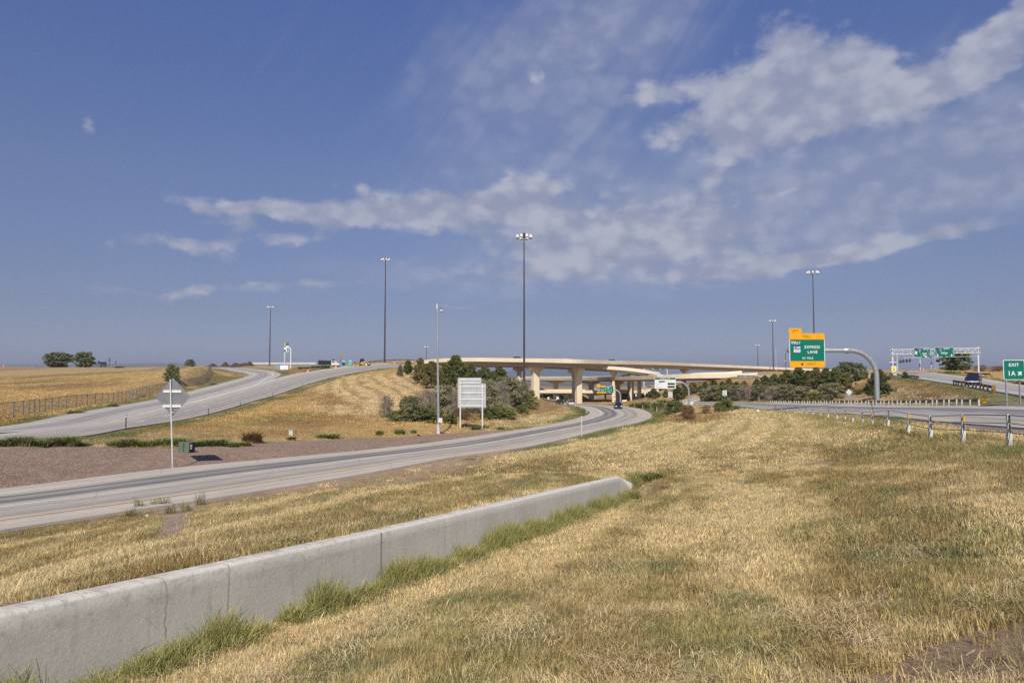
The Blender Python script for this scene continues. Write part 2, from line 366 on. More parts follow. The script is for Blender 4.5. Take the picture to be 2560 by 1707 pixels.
H_F = [(-250,1095,52),(0,1066.5,59),(163,1036.6,78),(272,1017.6,100),(392,997,134),(533,963,198),(605,944,232),(622,936,262),(571,925,330),(533,918.5,400),(440,916,520)]
H_N = M_S + [(680,948.5,214),(702,937.5,236),(688,929,268),(636.5,922,330),(570,917.6,430),(470,915,560)]

def crom(pts, step=1.0):
    pts = [Vector(p) for p in pts]; out = []
    q = [pts[0] * 2 - pts[1]] + pts + [pts[-1] * 2 - pts[-2]]
    for i in range(1, len(q) - 2):
        p0, p1, p2, p3 = q[i - 1], q[i], q[i + 1], q[i + 2]
        t0 = 0; t1 = (p1 - p0).length ** .5; t2 = t1 + (p2 - p1).length ** .5; t3 = t2 + (p3 - p2).length ** .5
        n = max(1, int((p2 - p1).length / step))
        for k_ in range(n):
            t = t1 + (t2 - t1) * k_ / n
            A1 = p0 * ((t1 - t) / (t1 - t0)) + p1 * ((t - t0) / (t1 - t0)); A2 = p1 * ((t2 - t) / (t2 - t1)) + p2 * ((t - t1) / (t2 - t1)); A3 = p2 * ((t3 - t) / (t3 - t2)) + p3 * ((t - t2) / (t3 - t2))
            B1 = A1 * ((t2 - t) / (t2 - t0)) + A2 * ((t - t0) / (t2 - t0)); B2 = A2 * ((t3 - t) / (t3 - t1)) + A3 * ((t - t1) / (t3 - t1))
            out.append(B1 * ((t2 - t) / (t2 - t1)) + B2 * ((t - t1) / (t2 - t1)))
    out.append(pts[-1]); return np.array([tuple(p) for p in out])
def smooth1(a, k_):
    if k_ < 2: return a
    pad = np.concatenate([np.repeat(a[:1], k_, 0), a, np.repeat(a[-1:], k_, 0)]); ker = np.ones(2 * k_ + 1) / (2 * k_ + 1)
    return np.stack([np.convolve(pad[:, i], ker, 'valid') for i in range(a.shape[1])], 1)
class Road:
    def __init__(s, L, Rr, step=1.0):
        A = crom([P(*p) for p in L], step); B = crom([P(*p) for p in Rr], step * .5)
        # pair up stations: walk along both edges together, choosing the nearest partner that never steps back
        idx = []; j = 0
        for p in A:
            win = B[j:j + 60]; d = ((win[:, :2] - p[:2]) ** 2).sum(1); j += int(d.argmin()); idx.append(j)
        idx = np.array(idx, float); k_ = 8; pad = np.concatenate([np.full(k_, idx[0]), idx, np.full(k_, idx[-1])])
        idx = np.convolve(pad, np.ones(2 * k_ + 1) / (2 * k_ + 1), 'valid')
        i0 = np.floor(idx).astype(int); i1 = np.minimum(i0 + 1, len(B) - 1); f = (idx - i0)[:, None]
        s.A = A; s.B = B[i0] * (1 - f) + B[i1] * f; s.n = len(A)
        mid = (s.A + s.B) / 2; s.s = np.concatenate([[0], np.cumsum(np.linalg.norm(np.diff(mid[:, :2], axis=0), axis=1))])
        s.w = np.linalg.norm((s.B - s.A)[:, :2], axis=1)
    def at(s, sv, f):
        k_ = np.clip(np.interp(sv, s.s, np.arange(s.n)), 0, s.n - 1); i = np.floor(k_).astype(int); j = np.minimum(i + 1, s.n - 1); t = (k_ - i)[:, None]
        a = s.A[i] * (1 - t) + s.A[j] * t; b = s.B[i] * (1 - t) + s.B[j] * t; f = np.asarray(f).reshape(-1, 1); return a * (1 - f) + b * f
    def samples(s):
        out = []
        for f in np.linspace(0, 1, 13): out.append(s.A * (1 - f) + s.B * f)
        return np.concatenate(out)
RD = dict(centre=Road(C_L, C_R, 1.0), right=Road(R_L, R_R), ramp=Road(E_L, E_R), cross=Road(K_L, K_R), left=Road(M_N, M_F), hook=Road(H_F, H_N))
KDS = []
for r in RD.values():
    q = r.samples(); kd = KDTree(len(q))
    for i, p in enumerate(q): kd.insert((p[0], p[1], 0), i)
    kd.balance(); KDS.append((kd, q, q[:, :2].min(0) - 12, q[:, :2].max(0) + 12))

XYZ = np.array(XYZ)
ext = [XYZ]
for nm, r in RD.items():     # the earth follows the roads
    for f in (0.0, 1.0):
        q = r.at(np.arange(2, r.s[-1], 22.0 if nm != 'centre' else 14.0), f); ext.append(q - [0, 0, .1])
ALL = np.concatenate(ext)
u0, v0 = uv_(ALL[:, 0], ALL[:, 1])
keep = []
for i in range(len(ALL)):
    if all((u0[i] - u0[j]) ** 2 + (v0[i] - v0[j]) ** 2 > .0008 for j in keep): keep.append(i)
ALL = ALL[keep]; u0 = u0[keep]; v0 = v0[keep]
def phi(r2): return np.sqrt(r2 + .0016)
Kmat = phi((u0[:, None] - u0) ** 2 + (v0[:, None] - v0) ** 2)
n_ = len(ALL); Pm = np.stack([np.ones(n_), u0, v0], 1)
Am = np.zeros((n_ + 3, n_ + 3)); Am[:n_, :n_] = Kmat + 0.0 * np.eye(n_); Am[:n_, n_:] = Pm; Am[n_:, :n_] = Pm.T
COEF = np.linalg.solve(Am, np.concatenate([ALL[:, 2], [0, 0, 0]]))
def base_z(X, Y):
    X = np.asarray(X, float).ravel(); Y = np.asarray(Y, float).ravel(); out = np.empty(len(X))
    for a in range(0, len(X), 20000):
        u, v = uv_(X[a:a + 20000], Y[a:a + 20000])
        out[a:a + 20000] = phi((u[:, None] - u0) ** 2 + (v[:, None] - v0) ** 2) @ COEF[:n_] + COEF[n_] + u * COEF[n_ + 1] + v * COEF[n_ + 2]
    return out
def ground(X, Y, want_d=False):
    X = np.asarray(X, float).ravel(); Y = np.asarray(Y, float).ravel()
    z = base_z(X, Y); r = np.hypot(X, Y)
    sx_ = (X - WA[0]) * WD[0] + (Y - WA[1]) * WD[1]; dl = -((X - WA[0]) * WN[0] + (Y - WA[1]) * WN[1])   # dl > 0 left of the wall
    foot = wall_top_z(sx_) - .8
    # hold the ground to the wall's foot and to its top
    near = np.exp(-(dl / 1.2) ** 2) * (sx_ < WLEN + 1) * sstep(sx_, -3, 0)
    z = z * (1 - near) + np.minimum(foot, wall_top_z(sx_) - wall_h(sx_)) * near
    step = wall_h(sx_) * sstep(dl, 0.02, 0.10) * np.clip(1 - (dl - .3) / 13.0, 0, 1) ** 1.1 * (sx_ < WLEN + 1.9)
    z = z + step - .03 * (step > .3)
    # unevenness of mown turf
    z = z + (fbm(X / 2.2, Y / 2.2, 3, 3) - .5) * .10 * sstep(r, 3, 8) * np.clip(1.2 - np.exp(-np.abs(dl) / .7) * (sx_ < WLEN + 2), 0, 1) + (fbm(X / 14, Y / 14, 5, 3) - .5) * .45 * sstep(r, 25, 80)
    d = np.full(len(X), 999.0); W3 = np.zeros(len(X)); WZ = np.zeros(len(X)); WM = np.zeros(len(X))
    for kd, q, lo, hi_ in KDS:
        lim = np.where((X > lo[0]) & (X < hi_[0]) & (Y > lo[1]) & (Y < hi_[1]))[0]
        find = kd.find
        for i in lim:
            co, ix, di = find((X[i], Y[i], 0))
            if di < d[i]: d[i] = di
            if di < 9.0:
                h = 9.0 if r[i] > 60 else 3.5
                t = min(1, max(0, (di - .9) / (h - .9))); t = 1 - t * t * (3 - 2 * t)
                if t > WM[i]: WM[i] = t
                t3 = t ** 4 + 1e-9; W3[i] += t3; WZ[i] += t3 * (q[ix, 2] - .07 - .0006 * r[i] - .02 * min(di, 3))
    m_ = W3 > 0; z[m_] = z[m_] * (1 - WM[m_]) + WM[m_] * WZ[m_] / W3[m_]
    z = z + (fbm(X / .6, Y / .6, 8, 3) - .5) * .07 * sstep(r, 2.5, 5) * (1 - sstep(r, 25, 45)) * sstep(d, .5, 1.5) * (np.abs(dl) > .45)
    return (z, d) if want_d else z
def gz(x, y): return float(ground([x], [y])[0])
_YS = np.exp(np.linspace(math.log(4), math.log(620), 420))
def onground(px, py, ymin=4.0, ymax=620.0):
    """where the sight line of a photograph point meets the ground"""
    for _ in range(2):
        ys = _YS[(_YS >= ymin) & (_YS <= ymax)]
        p1 = P(px, py, 1.0); zz = ground(p1.x * ys, ys); diff = p1.z * ys - zz
        hit = np.where(diff <= 0)[0]
        if len(hit) and hit[0] > 0:
            k_ = hit[0]; t = diff[k_ - 1] / (diff[k_ - 1] - diff[k_]); Y = ys[k_ - 1] * (1 - t) + ys[k_] * t; break
        if len(hit): Y = ys[0]; break
        py += 1.5
    else: Y = ys[int(np.argmin(diff))]
    x = p1.x * Y; return Vector((x, Y, gz(x, Y)))

# ------------------------------------------------------------ zones of soil and growth (outlines on the ground)
def poly(pts): return np.array([tuple(onground(*p))[:2] for p in pts])
def inside(pg, X, Y):
    c = np.zeros(len(X), bool); n = len(pg)
    for i in range(n):
        x1, y1 = pg[i]; x2, y2 = pg[(i + 1) % n]
        c ^= ((y1 > Y) != (y2 > Y)) & (X < (x2 - x1) * (Y - y1) / (y2 - y1 + 1e-12) + x1)
    return c
Z_GRAVEL = poly([(-400,1135),(0,1117),(200,1117),(430,1121),(560,1113),(700,1104),(880,1096),(1000,1093),(1120,1083),(1230,1077),(1290,1075),(1180,1092),(1000,1115),(677,1150),(413,1175),(0,1226),(-400,1270)])
Z_DIRT = [poly(q) for q in [
 [(2010,1720),(2080,1690),(2160,1700),(2120,1730)],
 [(420,1262),(520,1242),(900,1182),(1150,1138),(1290,1119),(1275,1138),(1200,1162),(1130,1185),(1050,1202),(960,1218),(850,1226),(760,1236),(640,1250),(550,1262)],
 [(-30,1490),(50,1480),(70,1510),(20,1530),(-40,1530)],
 [(2080,1735),(2180,1668),(2290,1618),(2400,1582),(2500,1556),(2700,1530),(2800,1760),(2060,1790)],
 [(2230,1366),(2300,1358),(2310,1372),(2240,1382)],
 [(1985,1158),(2080,1150),(2120,1156),(2050,1164),(1990,1164)],
 [(2300,1312),(2580,1318),(2580,1328),(2330,1318)]]]
Z_PATH = [poly(q) for q in [[(440,1250),(500,1262),(485,1292),(462,1345),(385,1342),(402,1300),(380,1280),(310,1278),(330,1262)], [(440,1352),(520,1350),(560,1366),(500,1376),(430,1368)], [(2105,1000),(2110,990),(2102,984),(2125,984),(2150,992),(2168,1000)]]]
Z_RGRAV = poly([(2330,1061),(2380,1067),(2480,1082),(2560,1093),(2800,1120),(2800,1095),(2560,1066),(2385,1053)])
Z_RGRAV2 = poly([(2440,1010),(2500,1006),(2640,1001),(2700,1020),(2560,1016)])
Z_BARE = [poly(q) for q in [[(1290,1000),(1345,1000),(1390,1012),(1400,1022),(1340,1035),(1300,1042),(1250,1048),(1230,1040)], [(790,985),(870,990),(880,1015),(800,1012)], [(700,955),(760,968),(760,985),(690,975)],
  [(1640,1040),(1800,1032),(1850,1040),(1740,1062),(1640,1060)], [(2215,945),(2300,955),(2400,970),(2500,990),(2430,1000),(2300,985),(2230,965)]]]
STRAW = np.array([.68, .54, .30]); STRAW2 = np.array([.36, .275, .125]); OLIVE = np.array([.33, .295, .12]); GRASSG = np.array([.17, .21, .085])
GOLD = np.array([.60, .42, .18]); RUST = np.array([.36, .225, .095]); DIRT = np.array([.37, .26, .165]); GRAV = np.array([.27, .19, .143])
def lerp(a, b, t): t = np.asarray(t)[:, None]; return a * (1 - t) + b * t
def surf(X, Y, d, soft=True):
    """(soil colour, plant colour, cover 0..1, height factor) at each point"""
    r = np.hypot(X, Y); az = np.arctan2(X, Y); jit = (.12 + .012 * r)
    wk = .35 + .65 * sstep(r, 8, 40)
    jx = X + (fbm(X / .7, Y / .7, 21) - .5) * 1.1 * wk + (fbm(X / 5, Y / 5, 22) - .5) * 3 * sstep(r, 20, 60)
    jy = Y + (fbm(X / .7, Y / .7, 31) - .5) * 1.3 * wk + (fbm(X / 5, Y / 5, 32) - .5) * 6 * sstep(r, 20, 60)
    n1 = fbm(X / .55, Y / .9, 40, 4, .6); bu, bv = X * .95 - Y * .30, X * .30 + Y * .95; n2 = fbm(bu / 1.15, bv / 7.5, 41, 4, .6); n3 = fbm(X / 14, Y / 22, 42, 4, .6); n4 = fbm(X / 45, Y / 45, 43, 3)
    g1 = fbm(bu / .9, bv / 2.6, 51, 5, .68)
    plant = lerp(STRAW[None], STRAW2[None], sstep(n1 * .4 + n2 * .6, .42, .62))
    gm = sstep(g1 * .62 + n2 * .20 + n3 * .18 + .025 * sstep(az, .15, .6) * sstep(18 - r, 0, 10) - .03 * sstep(r, 10, 30), .52, .67)
    plant = lerp(plant, lerp(OLIVE[None], GRASSG[None] * [1.15, 1.1, 1.3], sstep(n1, .4, .7)), gm * .72)
    # hay swath lines of the mown hollow and of the hillside
    sw = np.sin((X * .93 - Y * .36 + 2.5 * fbm(X / 9, Y / 9, 60)) * 2.1)
    hol = sstep(r, 30, 50) * sstep(az, -.02, .08) * (1 - sstep(az, .36, .5)) * (1 - sstep(r, 120, 150))
    plant = lerp(plant, STRAW[None] * 1.12, hol * .75); plant = lerp(plant, OLIVE[None] * 1.2, hol * sstep(sw, .45, 1) * .7)
    # the field beyond the left road and the knoll: golden with rusty patches
    left = np.maximum(sstep(-az, -.02, .10) * sstep(r, 48, 74), sstep(r, 150, 195))
    gold = lerp(GOLD[None], RUST[None], sstep(fbm(X / 22, Y / 34, 70, 4, .6), .50, .68) * .9)
    gold = lerp(gold, OLIVE[None] * 1.3, sstep(fbm(X / 9, Y / 16, 71, 4, .6), .58, .75) * .6)
    plant = lerp(plant, gold * (.85 + .3 * n1[:, None]), left)
    kn = (az > -.30) & (az < -.10) & (r > 82) & (r < 215)
    rows = np.sin((X * .97 + Y * .22 + 9 * fbm(X / 26, Y / 40, 61)) * 1.75)
    kcol = lerp(np.array([[.74, .57, .31]]), GOLD[None] * .55, sstep(rows, .2, .9) * .6)
    kmask = sstep(az, -.30, -.24) * (1 - sstep(az, -.15, -.10)) * sstep(r, 84, 98) * (1 - sstep(r, 190, 215)) * sstep(fbm(X / 16, Y / 16, 62), .30, .42)
    plant = lerp(plant, kcol, kmask * .95)
    for pg in Z_BARE:
        m_ = inside(pg, jx + 0 * jit, jy); plant = np.where(m_[:, None], lerp(plant, RUST[None] * 1.05, .75 + 0 * r), plant)
    # green verge beside the carriageways
    vg = (1 - sstep(d, .8 + .01 * r, 1.8 + .018 * r)) * sstep(d, -1, .3) * (r > 42) * sstep(fbm(X / 4, Y / 8, 80), .28, .5)
    plant = lerp(plant, np.array([[.15, .19, .06]]), vg * .8)
    soil = lerp(DIRT[None] * .55, plant * lerp(np.array([.55]), np.array([.8]), sstep(r, 12, 45)), .50 + .3 * n1)
    cover = np.clip(.22 + 1.1 * sstep(fbm(X / .35, Y / .55, 44, 3, .6), .25, .6), 0, 1); hf = .55 + .9 * n2 + .35 * (fbm(X / .5, Y / .5, 45, 3) - .5)
    m_ = inside(Z_GRAVEL, X + (jx - X) * .4, Y + (jy - Y) * .5)
    gcol = GRAV[None] * (.66 + .68 * fbm(X / .35, Y / .35, 90)[:, None]); edge = (1 - sstep(d, .25, 1.1))
    gcol = lerp(gcol, np.array([[.12, .10, .085]]), edge * .65)
    soil = np.where(m_[:, None], gcol, soil); cover = np.where(m_, 0, cover)
    for pg in Z_DIRT:
        m_ = inside(pg, jx, jy) & (fbm(X / 1.3, Y / 1.3, 95) > .30); soil = np.where(m_[:, None], DIRT[None] * (.85 + .3 * n1[:, None]), soil); cover = np.where(m_, .010, cover)
    for pg in Z_PATH:
        m_ = inside(pg, X + (jx - X) * .5, Y + (jy - Y) * .5); soil = np.where(m_[:, None], np.array([.40, .29, .22]) * (.9 + .2 * n1[:, None]), soil); cover = np.where(m_, .012, cover)
    for pg in (Z_RGRAV, Z_RGRAV2):
        m_ = inside(pg, X + (jx - X) * .5, Y + (jy - Y) * .5); soil = np.where(m_[:, None], np.array([.25, .20, .17]) * (.8 + .4 * n1[:, None]), soil); cover = np.where(m_, .012, cover)
    # scattered bare spots in the turf
    bare = (fbm(X / 1.1, Y / 1.7, 97, 4, .6) > .735) & (r < 60)
    soil = np.where(bare[:, None], DIRT[None] * .9, soil); cover = np.where(bare, cover * .25, cover)
    rd = d < .35 + .002 * r; cover = np.where(rd, 0, cover); soil = np.where((d < .5)[:, None] & (cover[:, None] > 0), DIRT[None] * .9, soil)
    far = sstep(r, 500, 3000); soil = lerp(soil, np.array([[.12, .13, .09]]), far)
    return soil, plant, cover, hf

# ------------------------------------------------------------ the ground sheet
def build_ground():
    fine = np.linspace(R(-41), R(41), 660); left_ = np.linspace(R(-180), R(-41), 26)[:-1]; right_ = np.linspace(R(41), R(180), 26)[1:-1]
    az = np.concatenate([left_, fine, right_])
    rr = np.concatenate([np.linspace(.4, 3.4, 24)[:-1], np.exp(np.linspace(math.log(3.4), math.log(560), 690)), np.exp(np.linspace(math.log(570), math.log(60000), 46))])
    A, Rr_ = np.meshgrid(az, rr); X = (Rr_ * np.sin(A)).ravel(); Y = (Rr_ * np.cos(A)).ravel()
    z, d = ground(X, Y, True)
    soil, plant, cover, hf = surf(X, Y, d)
    me = bpy.data.meshes.new('ground'); na, nr = len(az), len(rr)
    V = np.stack([X, Y, z], 1)
    i, j = np.meshgrid(np.arange(nr - 1), np.arange(na), indexing='ij'); j2 = (j + 1) % na
    Fq = np.stack([i * na + j, (i + 1) * na + j, (i + 1) * na + j2, i * na + j2], -1).reshape(-1, 4)[:, ::-1]
    me.vertices.add(len(V)); me.vertices.foreach_set('co', V.astype(np.float32).ravel())
    me.loops.add(len(Fq) * 4); me.loops.foreach_set('vertex_index', Fq.astype(np.int32).ravel())
    me.polygons.add(len(Fq)); me.polygons.foreach_set('loop_start', np.arange(0, len(Fq) * 4, 4, dtype=np.int32))
    me.update(calc_edges=True); me.validate()
    at = me.attributes.new('soil', 'FLOAT_COLOR', 'POINT')
    at.data.foreach_set('color', np.concatenate([soil, np.ones((len(V), 1))], 1).astype(np.float32).ravel())
    me.polygons.foreach_set('use_smooth', np.ones(len(Fq), bool))
    m_ = bpy.data.materials.new('ground'); m_.use_nodes = True; t = NT(m_.node_tree); t.n.clear()
    b = t.node('ShaderNodeBsdfPrincipled'); o_ = t.node('ShaderNodeOutputMaterial'); t.l.new(b.outputs[0], o_.inputs[0]); b.inputs['Roughness'].default_value = .95; b.inputs['Specular IOR Level'].default_value = .1
    ac = t.node('ShaderNodeAttribute', attribute_name='soil').outputs[0]; pos = t.node('ShaderNodeNewGeometry').outputs['Position']
    f1 = t.noise(pos, 22.0, 6, .75); f2 = t.noise(pos, 1.9, 6, .7); f3 = t.noise(t.vm('MULTIPLY', pos, (1, .55, 1)), .33, 6, .7)
    v_ = t.m('MULTIPLY', t.m('MULTIPLY', t.rng(f1, .25, .75, .60, 1.40), t.rng(f2, .25, .75, .8, 1.2)), t.rng(f3, .25, .75, .86, 1.14))
    c = t.mix(1.0, ac, t.xyz(v_, v_, v_), 'MULTIPLY'); t.put(b.inputs['Base Color'], c)
    bn = t.node('ShaderNodeBump'); bn.inputs['Strength'].default_value = .8; bn.inputs['Distance'].default_value = .06
    t.put(bn.inputs['Height'], t.m('ADD', f1, t.m('MULTIPLY', f2, 1.5))); t.l.new(bn.outputs[0], b.inputs['Normal'])
    me.materials.append(m_)
    o = bpy.data.objects.new('ground', me); link(o); tag(o, kind='structure')
    o['label'] = 'dry mown grass, dirt and gravel ground of the interchange'
    return o
GROUND = build_ground()
# ------------------------------------------------------------ roadways
def road_mat(name, base, tracks, dark, joints=4.6):
    """light concrete / asphalt; `tracks` = centres (fraction across) of the worn wheel paths"""
    m_ = bpy.data.materials.new(name); m_.use_nodes = True; t = NT(m_.node_tree); t.n.clear()
    b = t.node('ShaderNodeBsdfPrincipled'); o_ = t.node('ShaderNodeOutputMaterial'); t.l.new(b.outputs[0], o_.inputs[0])
    b.inputs['Roughness'].default_value = .85; b.inputs['Specular IOR Level'].default_value = .25
    uv = t.node('ShaderNodeUVMap', uv_map='UVMap').outputs[0]; u, v, _ = t.sep(uv)
    lv = t.xyz(t.m('MULTIPLY', u, 12.0), t.m('MULTIPLY', v, .05), 0.0)
    long_ = t.noise(t.xyz(t.m('MULTIPLY', u, 30.0), t.m('MULTIPLY', v, .06), 0.0), 1.0, 6, .65, .3)
    patch = t.noise(t.xyz(t.m('MULTIPLY', u, 6.0), t.m('MULTIPLY', v, .22), 3.0), 1.0, 6, .65)
    fine = t.noise(t.node('ShaderNodeNewGeometry').outputs['Position'], 14.0, 5, .75)
    tot = None
    uu = t.m('ADD', u, t.m('MULTIPLY', t.m('SUBTRACT', patch, .5), .03))
    for (c, w_, k_) in tracks:
        g = t.m('MULTIPLY', t.m('EXPONENT', t.m('MULTIPLY', t.m('POWER', t.m('DIVIDE', t.m('SUBTRACT', uu, c), w_), 2.0), -1.0)), k_)
        tot = g if tot is None else t.m('ADD', tot, g)
    amt = t.m('MULTIPLY', tot, t.rng(long_, .3, .65, .45, 1.15), clamp=True)
    col = t.mix(amt, base, dark)
    val = t.m('MULTIPLY', t.rng(long_, .25, .75, .86, 1.12), t.m('MULTIPLY', t.rng(patch, .3, .7, .92, 1.08), t.rng(fine, .25, .75, .90, 1.10)))
    jt = t.m('PINGPONG', v, joints / 2); jl = t.rng(jt, 0.0, .05, .72, 1.0)
    val = t.m('MULTIPLY', val, jl)
    col = t.mix(1.0, col, t.xyz(val, val, val), 'MULTIPLY')
    # tar snakes / cracks
    cr = t.voro(t.xyz(t.m('MULTIPLY', u, 3.0), t.m('MULTIPLY', v, .12), 0.0), 1.3, 'DISTANCE_TO_EDGE')
    col = t.mix(t.m('MULTIPLY', t.rng(cr, 0.0, .008, 1.0, 0.0), .28), col, (.06, .058, .055))
    t.put(b.inputs['Base Color'], col)
    bn = t.node('ShaderNodeBump'); bn.inputs['Strength'].default_value = .35; bn.inputs['Distance'].default_value = .02
    t.put(bn.inputs['Height'], fine); t.l.new(bn.outputs[0], b.inputs['Normal'])
    return m_
CONC = (.48, .425, .355)
RM = dict(
 centre=road_mat('worn_grooved_concrete', CONC, [(.275, .035, .95), (.42, .045, 1.0), (.35, .07, .6), (.595, .03, .45), (.745, .035, .5), (.67, .07, .25)], (.15, .148, .145)),
 left=road_mat('grey_lane_concrete', (.43, .385, .33), [(.12, .04, .5), (.27, .05, .6), (.43, .04, .5), (.57, .04, .5), (.70, .04, .5), (.35, .2, .25)], (.19, .185, .185)),
 hook=road_mat('loop_concrete', (.42, .385, .345), [(.40, .06, .5), (.58, .06, .55), (.5, .14, .25)], (.17, .165, .165)),
 right=road_mat('main_line_concrete', (.42, .39, .355), [(.22, .05, .5), (.36, .05, .5), (.50, .05, .7), (.66, .06, .9), (.58, .1, .4)], (.12, .12, .13)),
 ramp=road_mat('ramp_concrete', (.41, .38, .345), [(.26, .04, .75), (.40, .04, .75), (.56, .04, .5), (.70, .04, .5)], (.15, .15, .155)),
 cross=road_mat('pale_concrete', (.45, .42, .38), [(.5, .2, .3)], (.25, .24, .23)))
LIFT = {'centre': 0.0, 'left': 0.004, 'hook': 0.0, 'right': 0, 'ramp': 0, 'cross': -.01}
def ribbon(name, r, material, f0, f1, s0, s1, lift, skirt=0.0, step=1.0, parent=None, na=5):
    """a strip of road surface between the fractions f0..f1 across and s0..s1 along (f may be a function of s)"""
    ss = np.arange(s0, s1 + 1e-6, max(.25, min(step, (s1 - s0) / 2)))
    if s1 - ss[-1] > .05: ss = np.append(ss, s1)
    fa = np.array([f0(x) if callable(f0) else f0 for x in ss]); fb = np.array([f1(x) if callable(f1) else f1 for x in ss])
    cols = []; us = []
    for k_ in range(na):
        f = fa + (fb - fa) * k_ / (na - 1); p = r.at(ss, f); p[:, 2] += lift; cols.append(p); us.append(f)
    n = len(ss); V = []; UV = []
    if skirt:
        p = cols[0] - [0, 0, skirt]; cols = [p] + cols + [cols[-1] - [0, 0, skirt]]; us = [us[0]] + us + [us[-1]]
    m_ = len(cols)
    for i in range(n):
        for k_ in range(m_): V.append(tuple(cols[k_][i])); UV.append((us[k_][i], ss[i]))
    Fc = [(i * m_ + k_, i * m_ + k_ + 1, (i + 1) * m_ + k_ + 1, (i + 1) * m_ + k_) for i in range(n - 1) for k_ in range(m_ - 1)]
    me = bpy.data.meshes.new(name); me.from_pydata(V, [], Fc); me.materials.append(material)
    ul = me.uv_layers.new(name='UVMap'); lv = np.empty(len(me.loops), np.int32); me.loops.foreach_get('vertex_index', lv)
    ul.data.foreach_set('uv', np.array(UV, np.float32)[lv].ravel())
    bm = bmesh.new(); bm.from_mesh(me)
    bm.normal_update()
    top = [f for f in bm.faces if abs(f.normal.z) > .5]
    if top and sum(f.normal.z for f in top) < 0: bmesh.ops.reverse_faces(bm, faces=bm.faces)
    bm.to_mesh(me); bm.free()
    if not skirt: me.shade_smooth()
    o = bpy.data.objects.new(name, me); link(o, parent); return o
ROADLAB = dict(centre=('road_centre', 'two-lane carriageway curving down under the bridges'), left=('road_left', 'multi-lane carriageway climbing to the flyover'), hook=('road_loop', 'loop ramp hooking away past the gore'),
 right=('road_right', 'main carriageway behind the cable barrier'), ramp=('road_ramp', 'exit ramp climbing to the sign gantry'), cross=('road_cross', 'pale connecting roadway beyond the trees'))
for k_, r in RD.items():
    o = ribbon(ROADLAB[k_][0], r, RM[k_], 0, 1, 0, r.s[-1], LIFT[k_], skirt=.35); tag(o, kind='structure'); o['label'] = ROADLAB[k_][1]
def paint_mat(name, c):
    def fn(t, pos, b):
        g = t.node('ShaderNodeNewGeometry').outputs['Position']
        return t.mix(t.rng(t.noise(g, 5.0, 6, .75), .52, .66), c, tuple(q * .62 for q in c))
    return mat(name, c, .7, fn=fn)
PW = paint_mat('road_paint_white', (.72, .71, .68)); PY = paint_mat('road_paint_amber', (.62, .37, .13))
def stripe(r, f, width, material, s0=0, s1=None, lift=.012, nm='lane_marking', dash=None, wf=None):
    s1 = r.s[-1] if s1 is None else s1
    wm = float(np.median(r.w))
    segs = [(s0, s1)] if not dash else [(a, min(a + dash[0], s1)) for a in np.arange(s0, s1 - 1, dash[1])]
    pool = []
    for a, b in segs:
        mid = (a + b) / 2; ww = float(np.interp(mid, r.s, r.w)) if dash else wm
        h = width / ww / 2
        o = ribbon(nm, r, material, (lambda s, f=f, h=h: (f(s) if callable(f) else f) - h), (lambda s, f=f, h=h: (f(s) if callable(f) else f) + h), a, b, lift, na=2, step=1.5)
        tag(o, kind='structure'); pool.append(o)
    return pool
def joined(pool, name, label):
    """one sheet per painted line: dashes of one line belong together"""
    if not pool: return
    V = []; Fc = []; 
    for o in pool:
        b = len(V); V += [tuple(v.co) for v in o.data.vertices]; Fc += [tuple(b + i for i in p.vertices) for p in o.data.polygons]
    me = bpy.data.meshes.new(name); me.from_pydata(V, [], Fc); me.materials.append(pool[0].data.materials[0])
    for o in pool:
        d_ = o.data; bpy.data.objects.remove(o); bpy.data.meshes.remove(d_)
    o = bpy.data.objects.new(name, me); link(o); tag(o, kind='structure'); o['label'] = label; return o
rc = RD['centre']; rl = RD['left']; rh = RD['hook']; rr_ = RD['right']; re_ = RD['ramp']
joined(stripe(rc, .19, .16, PW), 'lane_marking', 'white edge line of the centre carriageway')
joined(stripe(rc, .83, .16, PY), 'lane_marking', 'amber edge line of the centre carriageway')
joined(stripe(rc, .535, .15, PW, 6.5, None, dash=(3.6, 12.2)), 'lane_marking', 'white dashes of the centre carriageway')
sg = float(np.interp(182, rl.B[:, 1], rl.s)) if True else 0
joined(stripe(rl, .965, .34, PW, 42, rl.s[-1] * .985), 'lane_marking', 'thick white gore line of the left carriageway')
joined(stripe(rl, .50, .15, PW, 2, None, dash=(3.4, 12.2)), 'lane_marking', 'white dashes of the left carriageway')
joined(stripe(rl, .99, .15, PW, 2, 42, dash=(3.4, 12.2)), 'lane_marking', 'white dashes between the diverging lanes')
joined(stripe(rl, .10, .14, PY, 0, None), 'lane_marking', 'faded amber line of the left carriageway')
joined(stripe(rh, .20, .17, PW), 'lane_marking', 'white edge line of the loop ramp')
joined(stripe(rh, lambda s: .985 if s < 130 else .985 - .20 * min(1, (s - 130) / 45), .3, PW, 62, rh.s[-1] * .42), 'lane_marking', 'white gore line on the loop side')
joined(stripe(rh, .80, .17, PY, rh.s[-1] * .40, rh.s[-1]), 'lane_marking', 'amber edge line of the loop ramp')
joined(stripe(rr_, .80, .17, PW), 'lane_marking', 'white edge line of the right carriageway')
joined(stripe(rr_, .13, .16, PY), 'lane_marking', 'amber edge line of the right carriageway')
joined(stripe(rr_, .47, .15, PW, 3, None, dash=(3.4, 12.2)), 'lane_marking', 'white dashes of the right carriageway')
joined(stripe(re_, .14, .17, PW), 'lane_marking', 'white line along the near side of the exit ramp')
joined(stripe(re_, .84, .17, PW), 'lane_marking', 'white line along the far side of the exit ramp')
joined(stripe(re_, .48, .15, PW, 3, None, dash=(3.4, 12.2)), 'lane_marking', 'white dashes of the exit ramp')

